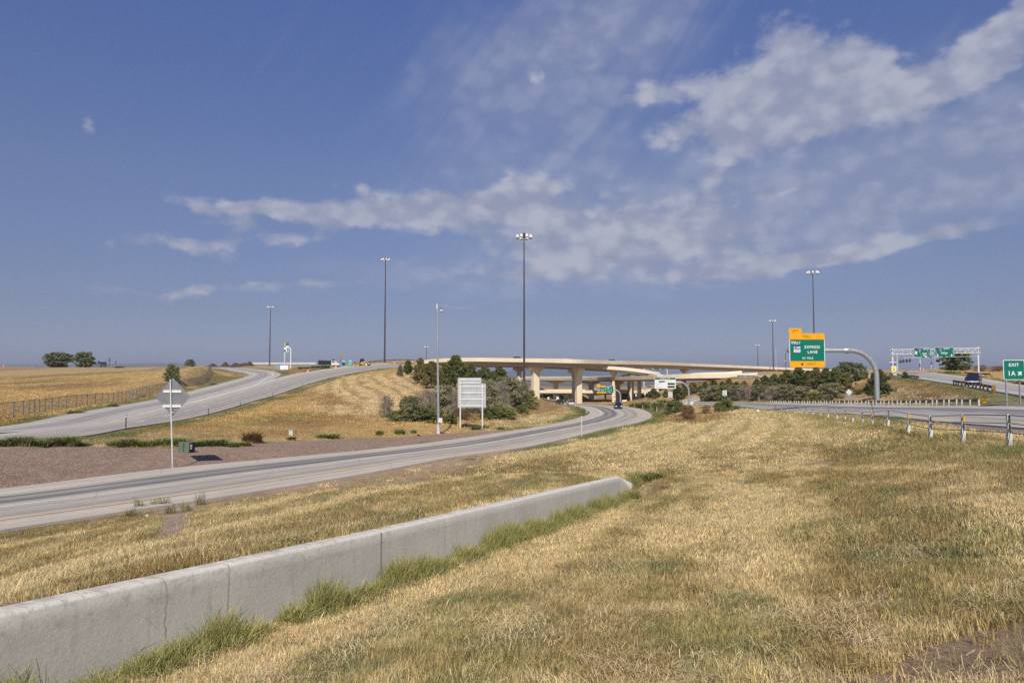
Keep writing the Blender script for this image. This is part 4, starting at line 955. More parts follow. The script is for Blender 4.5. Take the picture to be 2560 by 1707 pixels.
# ---- pair of overhead signs in front of the bridge
def pair_sign():
    Y = 236.0; f0 = P(1551.5, 1003, Y); foot = Vector((f0.x, Y, gz(f0.x, Y)))
    t = thing('overhead_sign_pair', 'yellow-green express lane sign and green West 470 sign side by side beneath the flyover', 'road sign', foot)
    X = lambda u: P(1260 + u / 5.88, 900, Y).x - foot.x
    Z = lambda v: P(1500, 860 + v / 5.88, Y).z - foot.z
    arm = Z(668); R_ = 2.3
    MB().tube([(0, 0, -.6), (0, 0, 1)] + [(p[0], 0, p[2]) for p in arc((-R_, arm - R_), R_, 0, 90, 12)] + [(X(1330), 0, arm)], [.30, .28] + [.25] * 14, 12).build('bent_post', GALV, t)
    y = -.4
    plate('green_face', X(1359), Z(704), X(1486), Z(632), y, GREEN_S, t, r=.02); plate('upper_yellow_panel', X(1358), Z(634), X(1486), Z(608), y - .002, YEL_S, t, r=.12, corners='1100')
    plate('left_tab', X(1357), Z(608) + .01, X(1410), Z(590), y - .002, YEL_S, t, r=.05); plate('lower_yellow_panel', X(1360), Z(725), X(1488), Z(703), y - .004, YEL_S, t, r=.12, corners='0011')
    text('EXPRESS', .27, X(1440), Z(667), y - .02, SIGNWHITE, t, bold=.015); text('LANE', .27, X(1440), Z(690), y - .02, SIGNWHITE, t, bold=.015); text('WEST', .22, X(1385), Z(645), y - .02, SIGNWHITE, t, bold=.01)
    state_shield(X(1386), Z(672), .62, y - .014, t); text('TOLL', .2, X(1425), Z(621), y - .02, INK, t); lane_arrow(X(1405), Z(714), .32, y - .02, INK, t)
    plate('white_border', X(1490), Z(722), X(1605), Z(611), y, SIGNWHITE, t, r=.25); plate('green_face', X(1493), Z(719), X(1602), Z(614), y - .013, GREEN_S, t, r=.22)
    state_shield(X(1525), Z(633), .62, y - .026, t); text('WEST', .24, X(1562), Z(629), y - .03, SIGNWHITE, t, bold=.015)
    text('Acres Gn', .28, X(1548), Z(664), y - .03, SIGNWHITE, t, bold=.01, sx=.9); text('Quebec St', .28, X(1548), Z(688), y - .03, SIGNWHITE, t, bold=.01, sx=.9); lane_arrow(X(1547), Z(710), .35, y - .03, SIGNWHITE, t, name='lane_arrow')
pair_sign()

# ---- small green pair far beyond the bridges
def far_pair():
    Y = 420.0; foot = Vector((P(1668, 930, Y).x, Y, P(1668, 945, Y).z))
    t = thing('overhead_sign_pair', 'two small green signs on a white arch seen beyond the upper ramp', 'road sign', foot)
    X = lambda u: P(1600 + u / 5.88, 900, Y).x - foot.x
    Z = lambda v: P(1700, 860 + v / 5.88, Y).z - foot.z
    MB().tube([(X(400), 0, -9), (X(400), 0, Z(400)), (X(390), 0, Z(372)), (X(365), 0, Z(352)), (X(335), 0, Z(345)), (X(120), 0, Z(340)), (X(85), 0, Z(346)), (X(62), 0, Z(362)), (X(55), 0, Z(390)), (X(55), 0, -9)], .3, 8).build('arch', WHITE, t)
    for a, b in ((135, 240), (243, 348)):
        p = plate('green_panel', X(a), Z(380), X(b), Z(343), -.5, GREEN_S, t, r=.1); MB().box(((X(a) + X(b)) / 2, -.53, (Z(380) + Z(343)) / 2), (1.6, .02, .5)).build('legend', SIGNWHITE, p)
far_pair()

# ---- EXIT 1A
def exit_sign():
    Y = 64.0; p0 = P(2516.5, 1003, Y); foot = Vector((p0.x, Y, gz(p0.x, Y)))
    t = thing('exit_sign', 'green EXIT 1A sign with a slanting arrow on two slim grey posts', 'road sign', foot)
    X = lambda u: P(2160 + u / 5.2275, 900, Y).x - foot.x
    Z = lambda v: P(2500, 840 + v / 5.2275, Y).z - foot.z
    x2 = X(2042)
    for x, yy in ((0, 0), (x2, .2)):
        g = gz(foot.x + x, Y + yy) - foot.z; MB().box((x, yy, (g - .4 + Z(330)) / 2), (.09, .12, Z(330) - g + .4)).build('post', GALV, t)
    y = -.08
    plate('white_border', X(1806), Z(572), X(2086), Z(311), y, SIGNWHITE, t, r=.13, th=.02); plate('green_face', X(1815), Z(564), X(2078), Z(319), y - .021, GREEN_S, t, r=.11)
    text('EXIT', .285, X(1943), Z(379), y - .038, SIGNWHITE, t, bold=.025, sx=1.08); text('1A', .42, X(1909), Z(490), y - .038, SIGNWHITE, t, bold=.02)
    lane_arrow(X(2018), Z(487), .46, y - .036, SIGNWHITE, t, rot=R(135), style='slant')
exit_sign()

# ---- diamond warning sign seen from behind
def diamond():
    Y = 38.6; p0 = P(432, 1163, Y); foot = Vector((p0.x, Y, gz(p0.x, Y)))
    t = thing('diamond_sign', 'back of a grey diamond sign with two white rails, standing in the gravel', 'road sign', foot)
    S = Y / F; X = lambda px, py=1000: P(px, py, Y).x - foot.x
    Z = lambda py: P(430, py, Y).z - foot.z
    lean = (X(424.5) - 0) / Z(948)
    MB().tube([(0, 0, -.2), (lean * Z(948), 0, Z(948))], .038, 12).build('pole', GALV_L, t, smooth=False)
    cx = lambda z: lean * z
    c = (X(430), Z(992)); a, b = (X(473.5) - X(386.5)) / 2, (Z(945) - Z(1040)) / 2
    out = []
    for i, (ux, uz) in enumerate(((1, 0), (0, 1), (-1, 0), (0, -1))):   # rounded corners
        for k_ in (-1, 0, 1):
            q = (k_ * .045, -.03 if k_ else 0); pxx = ux * (a + (q[1])) - uz * q[0] * a; pzz = uz * (b + q[1]) + ux * q[0] * b; out.append((c[0] + pxx, c[1] + pzz))
    MB().prism(out, .075, .080).build('panel', ALU, t)
    for py, dx in ((978, 0), (1014.5, 0)):
        z = Z(py); MB().box((c[0] - .02, .058, z), (.98, .03, .15)).box((c[0] - .02, .04, z + .06), (.98, .02, .02)).box((c[0] - .02, .04, z - .06), (.98, .02, .02)).build('rail', WHITE, t)
    MB().box((c[0] + .06, -.0, Z(1031)), (.09, .02, .04)).build('sticker', WHITE, t)
    MB().box((0, 0, .02), (.22, .22, .06)).build('base_plate', DARKSTEEL, t)
diamond()

# ---- back of a ground-mounted guide sign
def sign_back():
    Y = 82.0; p0 = P(1151.5, 1073, Y); foot = Vector((p0.x, Y, gz(p0.x, Y)))
    t = thing('guide_sign', 'rear of a large stepped pale guide sign with white rails on two steel posts', 'road sign', foot)
    X = lambda u: P(940 + u / 4.704, 1000, Y).x - foot.x
    Z = lambda v: P(1150, 840 + v / 4.704, Y).z - foot.z
    for u in (992, 1252):
        g = gz(foot.x + X(u), Y) - foot.z; MB().box((X(u), 0, (g - .3 + Z(560)) / 2), (.15, .10, Z(560) - g + .3)).build('post', GALV_L, t)
    plate('main_panel', X(960), Z(843), X(1292), Z(560), .16, SIGNPALE, t, r=.01, th=.02); plate('upper_panel', X(960), Z(559), X(1238), Z(490), .16, SIGNPALE, t, r=.01, th=.02)
    for v in (595, 668, 745, 820): MB().box(((X(975) + X(1277)) / 2, .105, Z(v)), (X(1277) - X(975), .07, .11)).build('rail', SIGNWHITE, t)
    for v in (513, 550): MB().box(((X(975) + X(1222)) / 2, .105, Z(v)), (X(1222) - X(975), .07, .10)).build('rail', SIGNWHITE, t)
    for u in (1014, 1185): MB().box((X(u), .06, (Z(515) + Z(720)) / 2), (.03, .02, Z(515) - Z(720))).build('strut', GALV, t)
sign_back()

# ---- speed-limit and other small signs
def small_sign(name, lab, px, y0, y1, w_, gy, Y, lines, panel=SIGNWHITE, ink=INK, post=GALV, cat='road sign', extra=None):
    p0 = P(px, gy, Y); foot = Vector((p0.x, Y, gz(p0.x, Y))); t = thing(name, lab, cat, foot)
    Z = lambda py: P(px, py, Y).z - foot.z
    h = Z(y0) - Z(y1); w_ = w_ * Y / F
    MB().box((0, 0, Z(y0) / 2 - .15), (.07, .05, Z(y0) + .25)).build('post', post, t)
    if panel is not None: plate('panel', -w_ / 2, Z(y1), w_ / 2, Z(y0), -.03, panel, t, r=w_ * .08)
    for (s_, cap, fz) in lines: text(s_, cap * h, 0, Z(y1) + fz * h, -.046, ink, t, bold=.01)
    if extra: extra(t, Z, w_)
    return t
for lab, px, yy, gy, Y in (('white SPEED LIMIT 65 sign beside the curved post of the toll-rate board', 1676, 979.5, 1006, 158), ('white SPEED LIMIT 65 sign standing alone near the end of the roadside barrier', 1812, 975.5, 1001, 175)):
    small_sign('speed_limit_sign', lab, px, yy, yy + 13.6, 10.4, gy, Y, (('SPEED', .13, .82), ('LIMIT', .13, .64), ('65', .36, .26)))
def gsd(t, Z, w_):
    z = (Z(975) + Z(985)) / 2; r = .55; shape('diamond_panel', [(r, z), (0, z + r), (-r, z), (0, z - r)], -.03, GALV_L, t)
small_sign('trail_sign', 'small pale diamond sign standing by the gravel trail', 2122.5, 976, 985, 8, 997, 118, (), panel=None, extra=gsd)
small_sign('marker_sign', 'small white square sign on the shaded embankment below the bridge', 1590, 985, 990, 3.4, 997, 215, ())
small_sign('marker_sign', 'small white square sign nearest the dark juniper on the embankment', 1612.5, 982, 987, 3.4, 993, 210, ())
def keepout(t, Z, w_): MB().box((0, -.04, Z(993)), (.5, .01, .35)).build('red_strip', RED_S, t)
small_sign('marker_sign', 'small white sign with a red strip at the foot of the bridge pier', 1537, 991.5, 998, 4.4, 1004, 240, (), extra=keepout)
small_sign('marker_sign', 'small round white sign beside the slim pier under the flyover', 1530.5, 986, 989.5, 2.6, 1003, 243, ())
small_sign('guide_sign', 'white three-line sign in the distance beneath the lowest bridge', 1394, 991.5, 1000.5, 6.4, 1004, 330, ())
small_sign('guide_sign', 'narrow pale sign left of the white one beneath the lowest bridge', 1371, 992, 998, 4.5, 1004, 325, ())
# ------------------------------------------------------------ sign gantry over the exit ramp
def gantry():
    A = P(2232.7, 949, 184); B = P(2447, 938, 192); A.z = gz(A.x, A.y); B.z = gz(B.x, B.y)
    t = thing('sign_gantry', 'white steel truss gantry carrying two green signs across the exit ramp', 'sign gantry', A)
    L = math.hypot(B.x - A.x, B.y - A.y); rz = math.atan2(B.y - A.y, B.x - A.x); t.rotation_euler = (0, 0, rz); dz = B.z - A.z
    ZT = lambda px, py, Y: P(px, py, Y).z - A.z
    top0, bot0 = ZT(2232, 874.5, 184), ZT(2232, 886, 184); top1, bot1 = ZT(2447, 870, 192), ZT(2447, 881.5, 192)
    def z_(x, hi): f = x / L; return (top0 * (1 - f) + top1 * f) if hi else (bot0 * (1 - f) + bot1 * f)
    for x, g in ((0, 0), (L, dz)):
        for yy in (-.0,): MB().tube([(x, yy, g), (x, yy, z_(x, 1) + .35)], .20, 10).build('post', WHITE, t)
        MB().box((x, 0, g + .25), (1.2, 1.2, .9)).build('footing', BARRIER, t)
    c = MB()
    for hi in (0, 1):
        for yy in (-.45, .45): c.tube([(-.4, yy, z_(0, hi)), (L + .4, yy, z_(L, hi))], .095, 8)
    c.build('chord', WHITE, t)
    n = 11; d = MB()
    for i in range(n + 1):
        x = L * (i + .12) / (n + .24)
        for yy in (-.45, .45):
            d.tube([(x, yy, z_(x, 0)), (x, yy, z_(x, 1))], .045, 6)
            if i < n:
                x2 = L * (i + 1.12) / (n + .24); a = (z_(x, 1), z_(x2, 0)) if i < n / 2 else (z_(x, 0), z_(x2, 1)); d.tube([(x, yy, a[0]), (x2, yy, a[1])], .045, 6)
        d.tube([(x, -.45, z_(x, 1)), (x, .45, z_(x, 1))], .035, 6).tube([(x, -.45, z_(x, 0)), (x, .45, z_(x, 0))], .035, 6)
    d.build('lattice', WHITE, t)
    w_ = MB(); zb = lambda x: z_(x, 0) - .95 - .1 * (x / L)
    w_.tube([(1.8, -1.9, zb(0)), (L - 1.4, -1.9, zb(L) + .0)], .05, 6)
    for i in range(10): x = 2 + (L - 4) * i / 9; w_.tube([(x, -1.9, zb(x)), (x, -1.0, z_(x, 1))], .03, 5)
    w_.build('catwalk', GALV_L, t)
    for px in (2281.5, 2302.5, 2343): x = (P(px, 900, 188).x - A.x) / math.cos(rz); MB().box((x, -2.2, zb(x) + .12), (.42, .5, .24)).build('sign_light', DARKSTEEL, t)
    def U(u): px = 2210 + u / 12.379; k_ = (px - 2232.7) / (2447 - 2232.7); Y = 184 + 8 * k_; return (P(px, 900, Y).x - A.x) / math.cos(rz)
    def V(u, v): px = 2210 + u / 12.379; k_ = (px - 2232.7) / (2447 - 2232.7); return P(px, 860 + v / 12.379, 184 + 8 * k_).z - A.z
    y = -1.1
    for (a, b, c_, d_) in ((822, 1322, 408, 112), (1470, 2050, 402, 100)):
        plate('white_border', U(a), V(a, c_), U(b), V(a, d_), y, SIGNWHITE, t, r=.18, th=.03); plate('green_face', U(a) + .07, V(a, c_) + .07, U(b) - .07, V(a, d_) - .07, y - .031, GREEN_S, t, r=.14)
    y -= .05
    interstate(U(1002), V(1002, 192), 1.15, y, t); text('SOUTH', .38, U(1190), V(1190, 163), y, SIGNWHITE, t, bold=.04); text('Colo', .50, U(1148), V(1148, 298), y, SIGNWHITE, t, bold=.05); text('Spgs', .50, U(1160), V(1160, 366), y, SIGNWHITE, t, bold=.05)
    lane_arrow(U(885), V(885, 275), 1.15, y, SIGNWHITE, t, rot=R(212), name='slant_arrow', style='slant')
    interstate(U(1638), V(1638, 178), 1.15, y, t); text('NORTH', .38, U(1828), V(1828, 148), y, SIGNWHITE, t, bold=.04); text('Denver', .50, U(1757), V(1757, 280), y, SIGNWHITE, t, bold=.05)
    for u in (1542, 1980): lane_arrow(U(u), V(u, 352), .85, y, SIGNWHITE, t, name='lane_arrow')
    return A, rz
GA, GR = gantry()
def post_signs():
    Y = 181.5
    p = P(2233, 930, Y); t = thing('advisory_speed_sign', 'faded pale-yellow 45 sign with small blue markers above, by the left gantry post', 'road sign', (p.x, Y, gz(p.x, Y)))
    Z = lambda v: P(2233, 860 + v / 12.379, Y).z - t.location.z
    X = lambda u: P(2210 + u / 12.379, 900, Y).x - t.location.x
    MB().box((X(290), .05, Z(560) / 2), (.1, .1, Z(560))).build('post', GALV_L, t)
    plate('yellow_panel', X(222), Z(855), X(372), Z(682), -.03, PALEYEL, t, r=.08); text('45', .42, X(300), Z(800), -.05, INK, t, bold=.04); text('EXIT', .22, X(298), Z(735), -.05, INK, t)
    interstate(X(222), Z(625), .62, -.03, t, ' ', 'blue_marker'); interstate(X(330), Z(615), .62, -.03, t, ' ', 'blue_marker')
    for u in (228, 330): plate('direction_tab', X(u) - .45, Z(575), X(u) + .45, Z(553), -.03, SIGNWHITE, t, r=.02)
post_signs()
def signal_arm():
    Y = 290.0; p = P(2243.5, 925, Y); t = thing('signal_mast', 'grey mast arm with four dark traffic signals beyond the gantry', 'traffic signal', (p.x, Y, gz(p.x, Y)))
    X = lambda u: P(2210 + u / 12.379, 900, Y).x - t.location.x
    Z = lambda v: P(2240, 860 + v / 12.379, Y).z - t.location.z
    MB().tube([(0, 0, -1), (X(405), 0, Z(280))], [.22, .13], 8).build('pole', GALV_L, t); MB().tube([(0, 0, Z(580)), (X(480), 0, Z(545)), (X(780), 0, Z(515)), (X(868), 0, Z(500))], [.2, .17, .12, .06], 8).build('mast_arm', DARKSTEEL, t)
    for u, v in ((497, 540), (585, 525), (690, 518), (788, 508)):
        h = MB().box((X(u), -.3, Z(v)), (.50, .35, 1.35)).build('signal_head', BLACK, t)
        MB().ball((X(u), -.5, Z(v) + .4), .15, 8).ball((X(u), -.5, Z(v)), .15, 8).ball((X(u), -.5, Z(v) - .4), .15, 8).build('lens', mat('signal_lens', (.06, .05, .01), .3, 0, .1), h)
signal_arm()
def pole(lab, px, y0, y1, Y, w_, m_, name='utility_pole', cat='pole', box=None, top=None, lean=0):
    p = P(px, y1, Y); g = gz(p.x, Y); t = thing(name, lab, cat, (p.x, Y, g)); zt = P(px, y0, Y).z - g
    MB().tube([(0, 0, -.4), (lean, 0, zt)], [w_ * Y / F / 2 * 1.1, w_ * Y / F / 2 * .8], 8).build('shaft', m_, t)
    if box: MB().box((box[0] * Y / F, -.1, P(px, box[1], Y).z - g), (box[2] * Y / F, .3, box[3] * Y / F)).build('attached_box', box[4], t)
    if top: top(t, zt)
    return t
pole('stout pale pole with a dark box by the road crest beneath the left overhead sign', 2301, 898, 926, 262, 2.6, GALV_L, box=(-1.3, 913, 1.6, 8, BLACK))
pole('striped slim post left of the two thin poles at the road crest', 2328.5, 905, 926, 262, 1.2, WHITE, box=(0, 907.5, 2.4, 5, DARKSTEEL))
pole('left one of two thin pale poles beneath the Denver sign', 2338, 894, 927, 275, .9, GALV_L); pole('right one of two thin pale poles beneath the Denver sign', 2343, 894, 927, 280, .8, GALV_L, box=(-.4, 899, 2, 2.4, BLACK))
pole('dark pole with small white boxes just left of the big toll sign', 1965, 883, 926, 300, 1.6, DARKSTEEL, box=(-2, 902, 3, 1.6, WHITE))
pole('thin pale mast between the far light pole and the toll sign', 1940.5, 870, 925, 380, .8, GALV_L)
pole('leaning rusty red-brown stick beside the main carriageway', 2189, 1006, 1047, 62, 1.8, mat('rusty_red', (.16, .04, .035), .7), name='leaning_stick', cat='stick', lean=-.35)

# ------------------------------------------------------------ high light masts and the camera mast
def light_mast(lab, px, y0, y1, Y, w_, zb=None):
    p = P(px, y1, Y); g = gz(p.x, Y) if zb is None else zb; t = thing('high_mast_light', lab, 'light mast', (p.x, Y, g)); H = P(px, y0, Y).z - g; r = w_ * Y / F / 2
    MB().tube([(0, 0, -.5), (0, 0, H * .35), (0, 0, H * .7), (0, 0, H - .3)], [r * 1.25, r, r * .72, r * .5], 12).build('mast', BROWNSTEEL, t, smooth=False)
    MB().tube([(1.0 * math.cos(a * math.pi / 8), 1.0 * math.sin(a * math.pi / 8), H - .7) for a in range(17)], .06, 6, False).tube([(0, 0, H - 1.1), (0, 0, H + .1)], .32, 10).box((0, 0, H - .72), (2, .08, .08)).box((0, 0, H - .72), (.08, 2, .08)).build('head_ring', DARKSTEEL, t)
    n = 8
    for i in range(n):
        a = 2 * math.pi * (i + .5) / n; q = (1.75 * math.cos(a), 1.75 * math.sin(a))
        MB().tube([(q[0] * .6, q[1] * .6, H - .7), (q[0] * .95, q[1] * .95, H - .6)], .04, 5).build('lamp_arm', DARKSTEEL, t)
        l = MB().tube([(q[0], q[1], H - 1.15), (q[0], q[1], H - .75), (q[0], q[1], H - .35)], [.44, .40, .20], 10).build('luminaire', WHITE, t)
        MB().tube([(q[0], q[1], H - 1.25), (q[0], q[1], H - 1.14)], .38, 10).build('lamp_bowl', GLASS, l)
light_mast('tallest brown light mast, nearest the shrubs left of the bridge piers', 1310.5, 584, 1011, 172, 4.8)
light_mast('tall brown light mast by the top of the climbing left road', 961.5, 645, 906, 320, 3.6)
light_mast('distant brown light mast above the dirt mounds and the loop ramp', 674, 765, 906, 470, 2.6)
light_mast('tall brown light mast rising directly behind the big toll sign', 2037, 676, 925, 248, 3.2)
light_mast('distant light mast right of the bridge, left of the toll sign', 1933.5, 799, 925, 440, 2.4)
light_mast('farthest small light mast low over the right end of the flyover', 1895, 861, 925, 700, 1.7, zb=3)
light_mast('small far light mast poking over the left end of the flyover', 1066, 865, 903, 650, 1.8, zb=5)
def camera_mast():
    Y = 73.5; p = P(1096, 1083, Y); g = gz(p.x, Y); t = thing('camera_mast', 'slender grey camera pole with a white dome camera and control box', 'camera pole', (p.x, Y, g)); Z = lambda py: P(1096, py, Y).z - g
    H = Z(772); X = lambda px: P(px, 800, Y).x - p.x
    MB().tube([(0, 0, .9), (X(1093), 0, H)], [.135, .075], 14).build('pole', GALV, t, smooth=False)
    MB().tube([(0, 0, -.2), (0, 0, .12), (0, 0, 1.0)], [.19, .18, .14], 8).build('base_shroud', GALV_L, t)
    bx = MB().box((.22, -.12, Z(1050.5)), (.40, .26, .46)).build('control_box', WHITE, t, bevel=.02); MB().box((.22, -.26, Z(1050.5)), (.03, .02, .1)).build('latch', DARKSTEEL, bx)
    MB().tube([(X(1092.5), 0, H), (X(1092), 0, Z(760))], .07, 10).build('antenna', WHITE, t)
    a = (X(1093), Z(770)); pts = [(a[0], 0, a[1]), (a[0] + .16, 0, a[1] + .08), (a[0] + .32, 0, a[1] + .07), (a[0] + .40, 0, a[1] - .04), (a[0] + .42, 0, a[1] - .2)]
    MB().tube(pts, .025, 8).build('arm', DARKSTEEL, t)
    d = MB().tube([(a[0] + .42, 0, a[1] - .16), (a[0] + .42, 0, a[1] - .22), (a[0] + .42, 0, a[1] - .34)], [.05, .10, .11], 12).build('dome_housing', WHITE, t); MB().ball((a[0] + .42, 0, a[1] - .34), .10, 12).build('dome', BLACK, d)
    MB().tube([(.16, -.12, .35), (.2, -.1, .6), (.1, -.14, .8), (.2, -.16, 1.05)], .015, 6).build('cable', BLACK, t)
camera_mast()

# ------------------------------------------------------------ bridges
def bridge(name, lab, path, width, pier, girder=2.0, par=1.2, cross=.02, mats=(CREAM, GIRDER), inset=1.6, box=True):
    pts = crom([P(*p) for p in path], 3.0); n = len(pts)
    tg = np.gradient(pts[:, :2], axis=0); tg /= np.linalg.norm(tg, axis=1)[:, None]; nr = np.stack([-tg[:, 1], tg[:, 0]], 1)   # away from the camera when the path runs left to right
    t = thing(name, lab, 'bridge', tuple(pts[n // 2])); o0 = np.array(t.location)
    def sweep(prof):
        secs = []
        for i in range(n): secs.append([tuple(np.array([pts[i, 0] + nr[i, 0] * a, pts[i, 1] + nr[i, 1] * a, pts[i, 2] + z + cross * a]) - o0) for a, z in prof])
        return secs
    d = -par
    MB().loft(sweep([(0, 0), (0, d - .28), (.04, d - .3), (.44, d - .02), (.30, -.3), (.25, 0)])).build('parapet', mats[0], t)
    W_ = width; MB().loft(sweep([(W_, 0), (W_ - .25, 0), (W_ - .30, -.3), (W_ - .44, d - .02), (W_ - .04, d - .3), (W_, d - .28)])).build('parapet', mats[0], t)
    MB().loft(sweep([(.42, d), (W_ - .42, d), (W_ - .06, d - .32), (.06, d - .32)])).build('deck', BARRIER, t)
    g0, g1 = d - .322, d - .322 - girder
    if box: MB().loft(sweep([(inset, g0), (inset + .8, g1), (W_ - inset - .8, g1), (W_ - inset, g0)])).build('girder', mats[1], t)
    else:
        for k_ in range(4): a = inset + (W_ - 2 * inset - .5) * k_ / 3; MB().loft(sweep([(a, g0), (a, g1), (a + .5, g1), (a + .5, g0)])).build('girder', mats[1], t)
    for (px, w_, capw, caph, f, zb) in pier:
        # the station of the deck that this column carries
        sx_ = np.array([q[0] + r_[0] * W_ * f for q, r_ in zip(pts, nr)]); sy_ = np.array([q[1] + r_[1] * W_ * f for q, r_ in zip(pts, nr)])
        pxs = 1280 + F * sx_ / (sy_ * math.cos(PITCH)); i = int(np.argmin(abs(pxs - px))); c = Vector((sx_[i], sy_[i], 0)) - Vector((o0[0], o0[1], 0)); zt = pts[i, 2] + g1 + cross * W_ * f - o0[2]
        g = (gz(sx_[i], sy_[i]) if zb is None else zb) - o0[2] - .6; ww = w_ * sy_[i] / F; ax = math.atan2(nr[i, 1], nr[i, 0]) - R(35)
        Mx = Matrix.Translation((c.x, c.y, 0)) @ Matrix.Rotation(ax, 4, 'Z')
        def oct_(hx, hy, z, ch=.25): return [tuple(Mx @ Vector(q)) for q in ((hx - ch, -hy, z), (hx, -hy + ch, z), (hx, hy - ch, z), (hx - ch, hy, z), (-hx + ch, hy, z), (-hx, hy - ch, z), (-hx, -hy + ch, z), (-hx + ch, -hy, z))]
        hw = ww / 2 * .88; col = MB().loft([oct_(hw, hw, g), oct_(hw, hw, zt - caph)]).build('pier', mats[0], t)
        if capw:
            ch_ = capw / 2 * sy_[i] / F / .8; MB().loft([oct_(hw * 1.001, hw * .98, zt - caph + .001), oct_(hw * 1.25, hw * 1.0, zt - caph * .55), oct_(ch_, hw * 1.02, zt - caph * .28), oct_(ch_, hw * 1.02, zt - .02)]).build('pier_cap', mats[0], col)
    return t
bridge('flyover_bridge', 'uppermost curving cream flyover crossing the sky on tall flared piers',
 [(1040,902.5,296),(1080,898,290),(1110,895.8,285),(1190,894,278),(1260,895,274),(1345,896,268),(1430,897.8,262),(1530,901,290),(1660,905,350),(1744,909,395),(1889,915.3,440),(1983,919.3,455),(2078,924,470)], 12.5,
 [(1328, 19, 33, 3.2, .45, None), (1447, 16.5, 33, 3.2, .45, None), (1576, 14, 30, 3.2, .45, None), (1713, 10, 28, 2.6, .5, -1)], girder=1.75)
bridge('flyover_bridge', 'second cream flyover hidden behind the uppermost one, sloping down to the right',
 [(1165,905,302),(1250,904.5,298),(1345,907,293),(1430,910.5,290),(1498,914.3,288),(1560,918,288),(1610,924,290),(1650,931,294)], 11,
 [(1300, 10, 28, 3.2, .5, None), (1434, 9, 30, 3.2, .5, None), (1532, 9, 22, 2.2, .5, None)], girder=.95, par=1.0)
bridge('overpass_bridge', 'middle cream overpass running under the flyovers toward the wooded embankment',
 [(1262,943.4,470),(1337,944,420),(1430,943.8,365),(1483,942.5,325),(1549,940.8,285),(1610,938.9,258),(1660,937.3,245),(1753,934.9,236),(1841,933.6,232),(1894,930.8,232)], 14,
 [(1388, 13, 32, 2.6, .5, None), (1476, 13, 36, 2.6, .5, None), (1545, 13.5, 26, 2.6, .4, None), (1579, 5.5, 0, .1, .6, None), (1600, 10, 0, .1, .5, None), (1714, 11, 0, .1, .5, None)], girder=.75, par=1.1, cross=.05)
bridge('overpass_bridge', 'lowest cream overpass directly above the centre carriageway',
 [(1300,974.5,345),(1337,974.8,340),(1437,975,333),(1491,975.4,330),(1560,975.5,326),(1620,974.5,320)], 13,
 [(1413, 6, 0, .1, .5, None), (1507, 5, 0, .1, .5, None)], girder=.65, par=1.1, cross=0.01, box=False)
def lowerworks():
    def wall(name, lab, pts, Y, th, m_, cat='wall'):
        q = [P(px, py, Y) for px, py in pts]; c = q[0].copy(); o = MB().prism([(v.x - c.x, v.z - c.z) for v in q], 0, th).build(name, m_, None, loc=c); tag(o, lab, cat); return o
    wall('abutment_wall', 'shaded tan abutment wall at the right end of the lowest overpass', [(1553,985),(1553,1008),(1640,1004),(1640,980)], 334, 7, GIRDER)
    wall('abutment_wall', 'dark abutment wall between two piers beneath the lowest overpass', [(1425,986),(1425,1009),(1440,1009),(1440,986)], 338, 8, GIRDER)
    wall('slope_paving', 'pale grey concrete slope paving running down beside the tallest pier', [(1454,987),(1453,1008.5),(1492,1008.5),(1470,996)], 345, 3, BARRIER, 'slope paving')
    wall('concrete_barrier', 'long whitish concrete barrier at the foot of the slope paving under the bridge', [(1463,1004.5),(1463,1009.5),(1508,1010.5),(1508,1006)], 300, .6, BARRIER, 'barrier')
    wall('concrete_barrier', 'low pale concrete block at the foot of the right pier', [(1556,1000),(1556,1004.5),(1566,1003),(1568,999)], 252, .8, CREAM, 'barrier')
lowerworks()
# ------------------------------------------------------------ trees, shrubs and weeds
def leaf_mat(name, a, b, trans=.18):
    m_ = bpy.data.materials.new(name); m_.use_nodes = True; t = NT(m_.node_tree); t.n.clear(); out = t.node('ShaderNodeOutputMaterial')
    tn = t.node('ShaderNodeAttribute', attribute_name='tint').outputs['Fac']; rnd = t.node('ShaderNodeObjectInfo').outputs['Random']
    c = t.mix(tn, a, b); v_ = t.rng(rnd, 0, 1, .85, 1.15, smooth=False); c = t.mix(1.0, c, t.xyz(v_, v_, v_), 'MULTIPLY')
    df = t.node('ShaderNodeBsdfDiffuse'); tr = t.node('ShaderNodeBsdfTranslucent'); t.put(df.inputs[0], c); t.put(tr.inputs[0], c)
    mx = t.node('ShaderNodeMixShader'); mx.inputs[0].default_value = trans; t.l.new(df.outputs[0], mx.inputs[1]); t.l.new(tr.outputs[0], mx.inputs[2]); t.l.new(mx.outputs[0], out.inputs[0]); return m_
LM = dict(pine=leaf_mat('pine_needles', (.075, .088, .03), (.19, .205, .07)), brownpine=leaf_mat('browning_pine_needles', (.13, .115, .045), (.28, .24, .105)),
 juniper=leaf_mat('juniper_foliage', (.065, .080, .035), (.16, .18, .075)), sage=leaf_mat('grey_shrub_foliage', (.17, .165, .09), (.36, .34, .20)), greysage=leaf_mat('bare_grey_shrub', (.20, .17, .135), (.38, .33, .265)),
 olive=leaf_mat('olive_shrub_foliage', (.14, .16, .05), (.30, .31, .11)), green=leaf_mat('green_weed_foliage', (.11, .14, .045), (.26, .29, .11)), decid=leaf_mat('broadleaf_foliage', (.11, .13, .05), (.25, .28, .12)),
 paledecid=leaf_mat('grey_green_foliage', (.12, .14, .07), (.24, .27, .14)), rust=leaf_mat('rusty_weed_foliage', (.13, .08, .04), (.27, .17, .08)), dead=leaf_mat('dead_twigs', (.13, .10, .075), (.24, .19, .14)))
BARK = mat('bark', (.09, .07, .055), .9, 0, .25, 6)
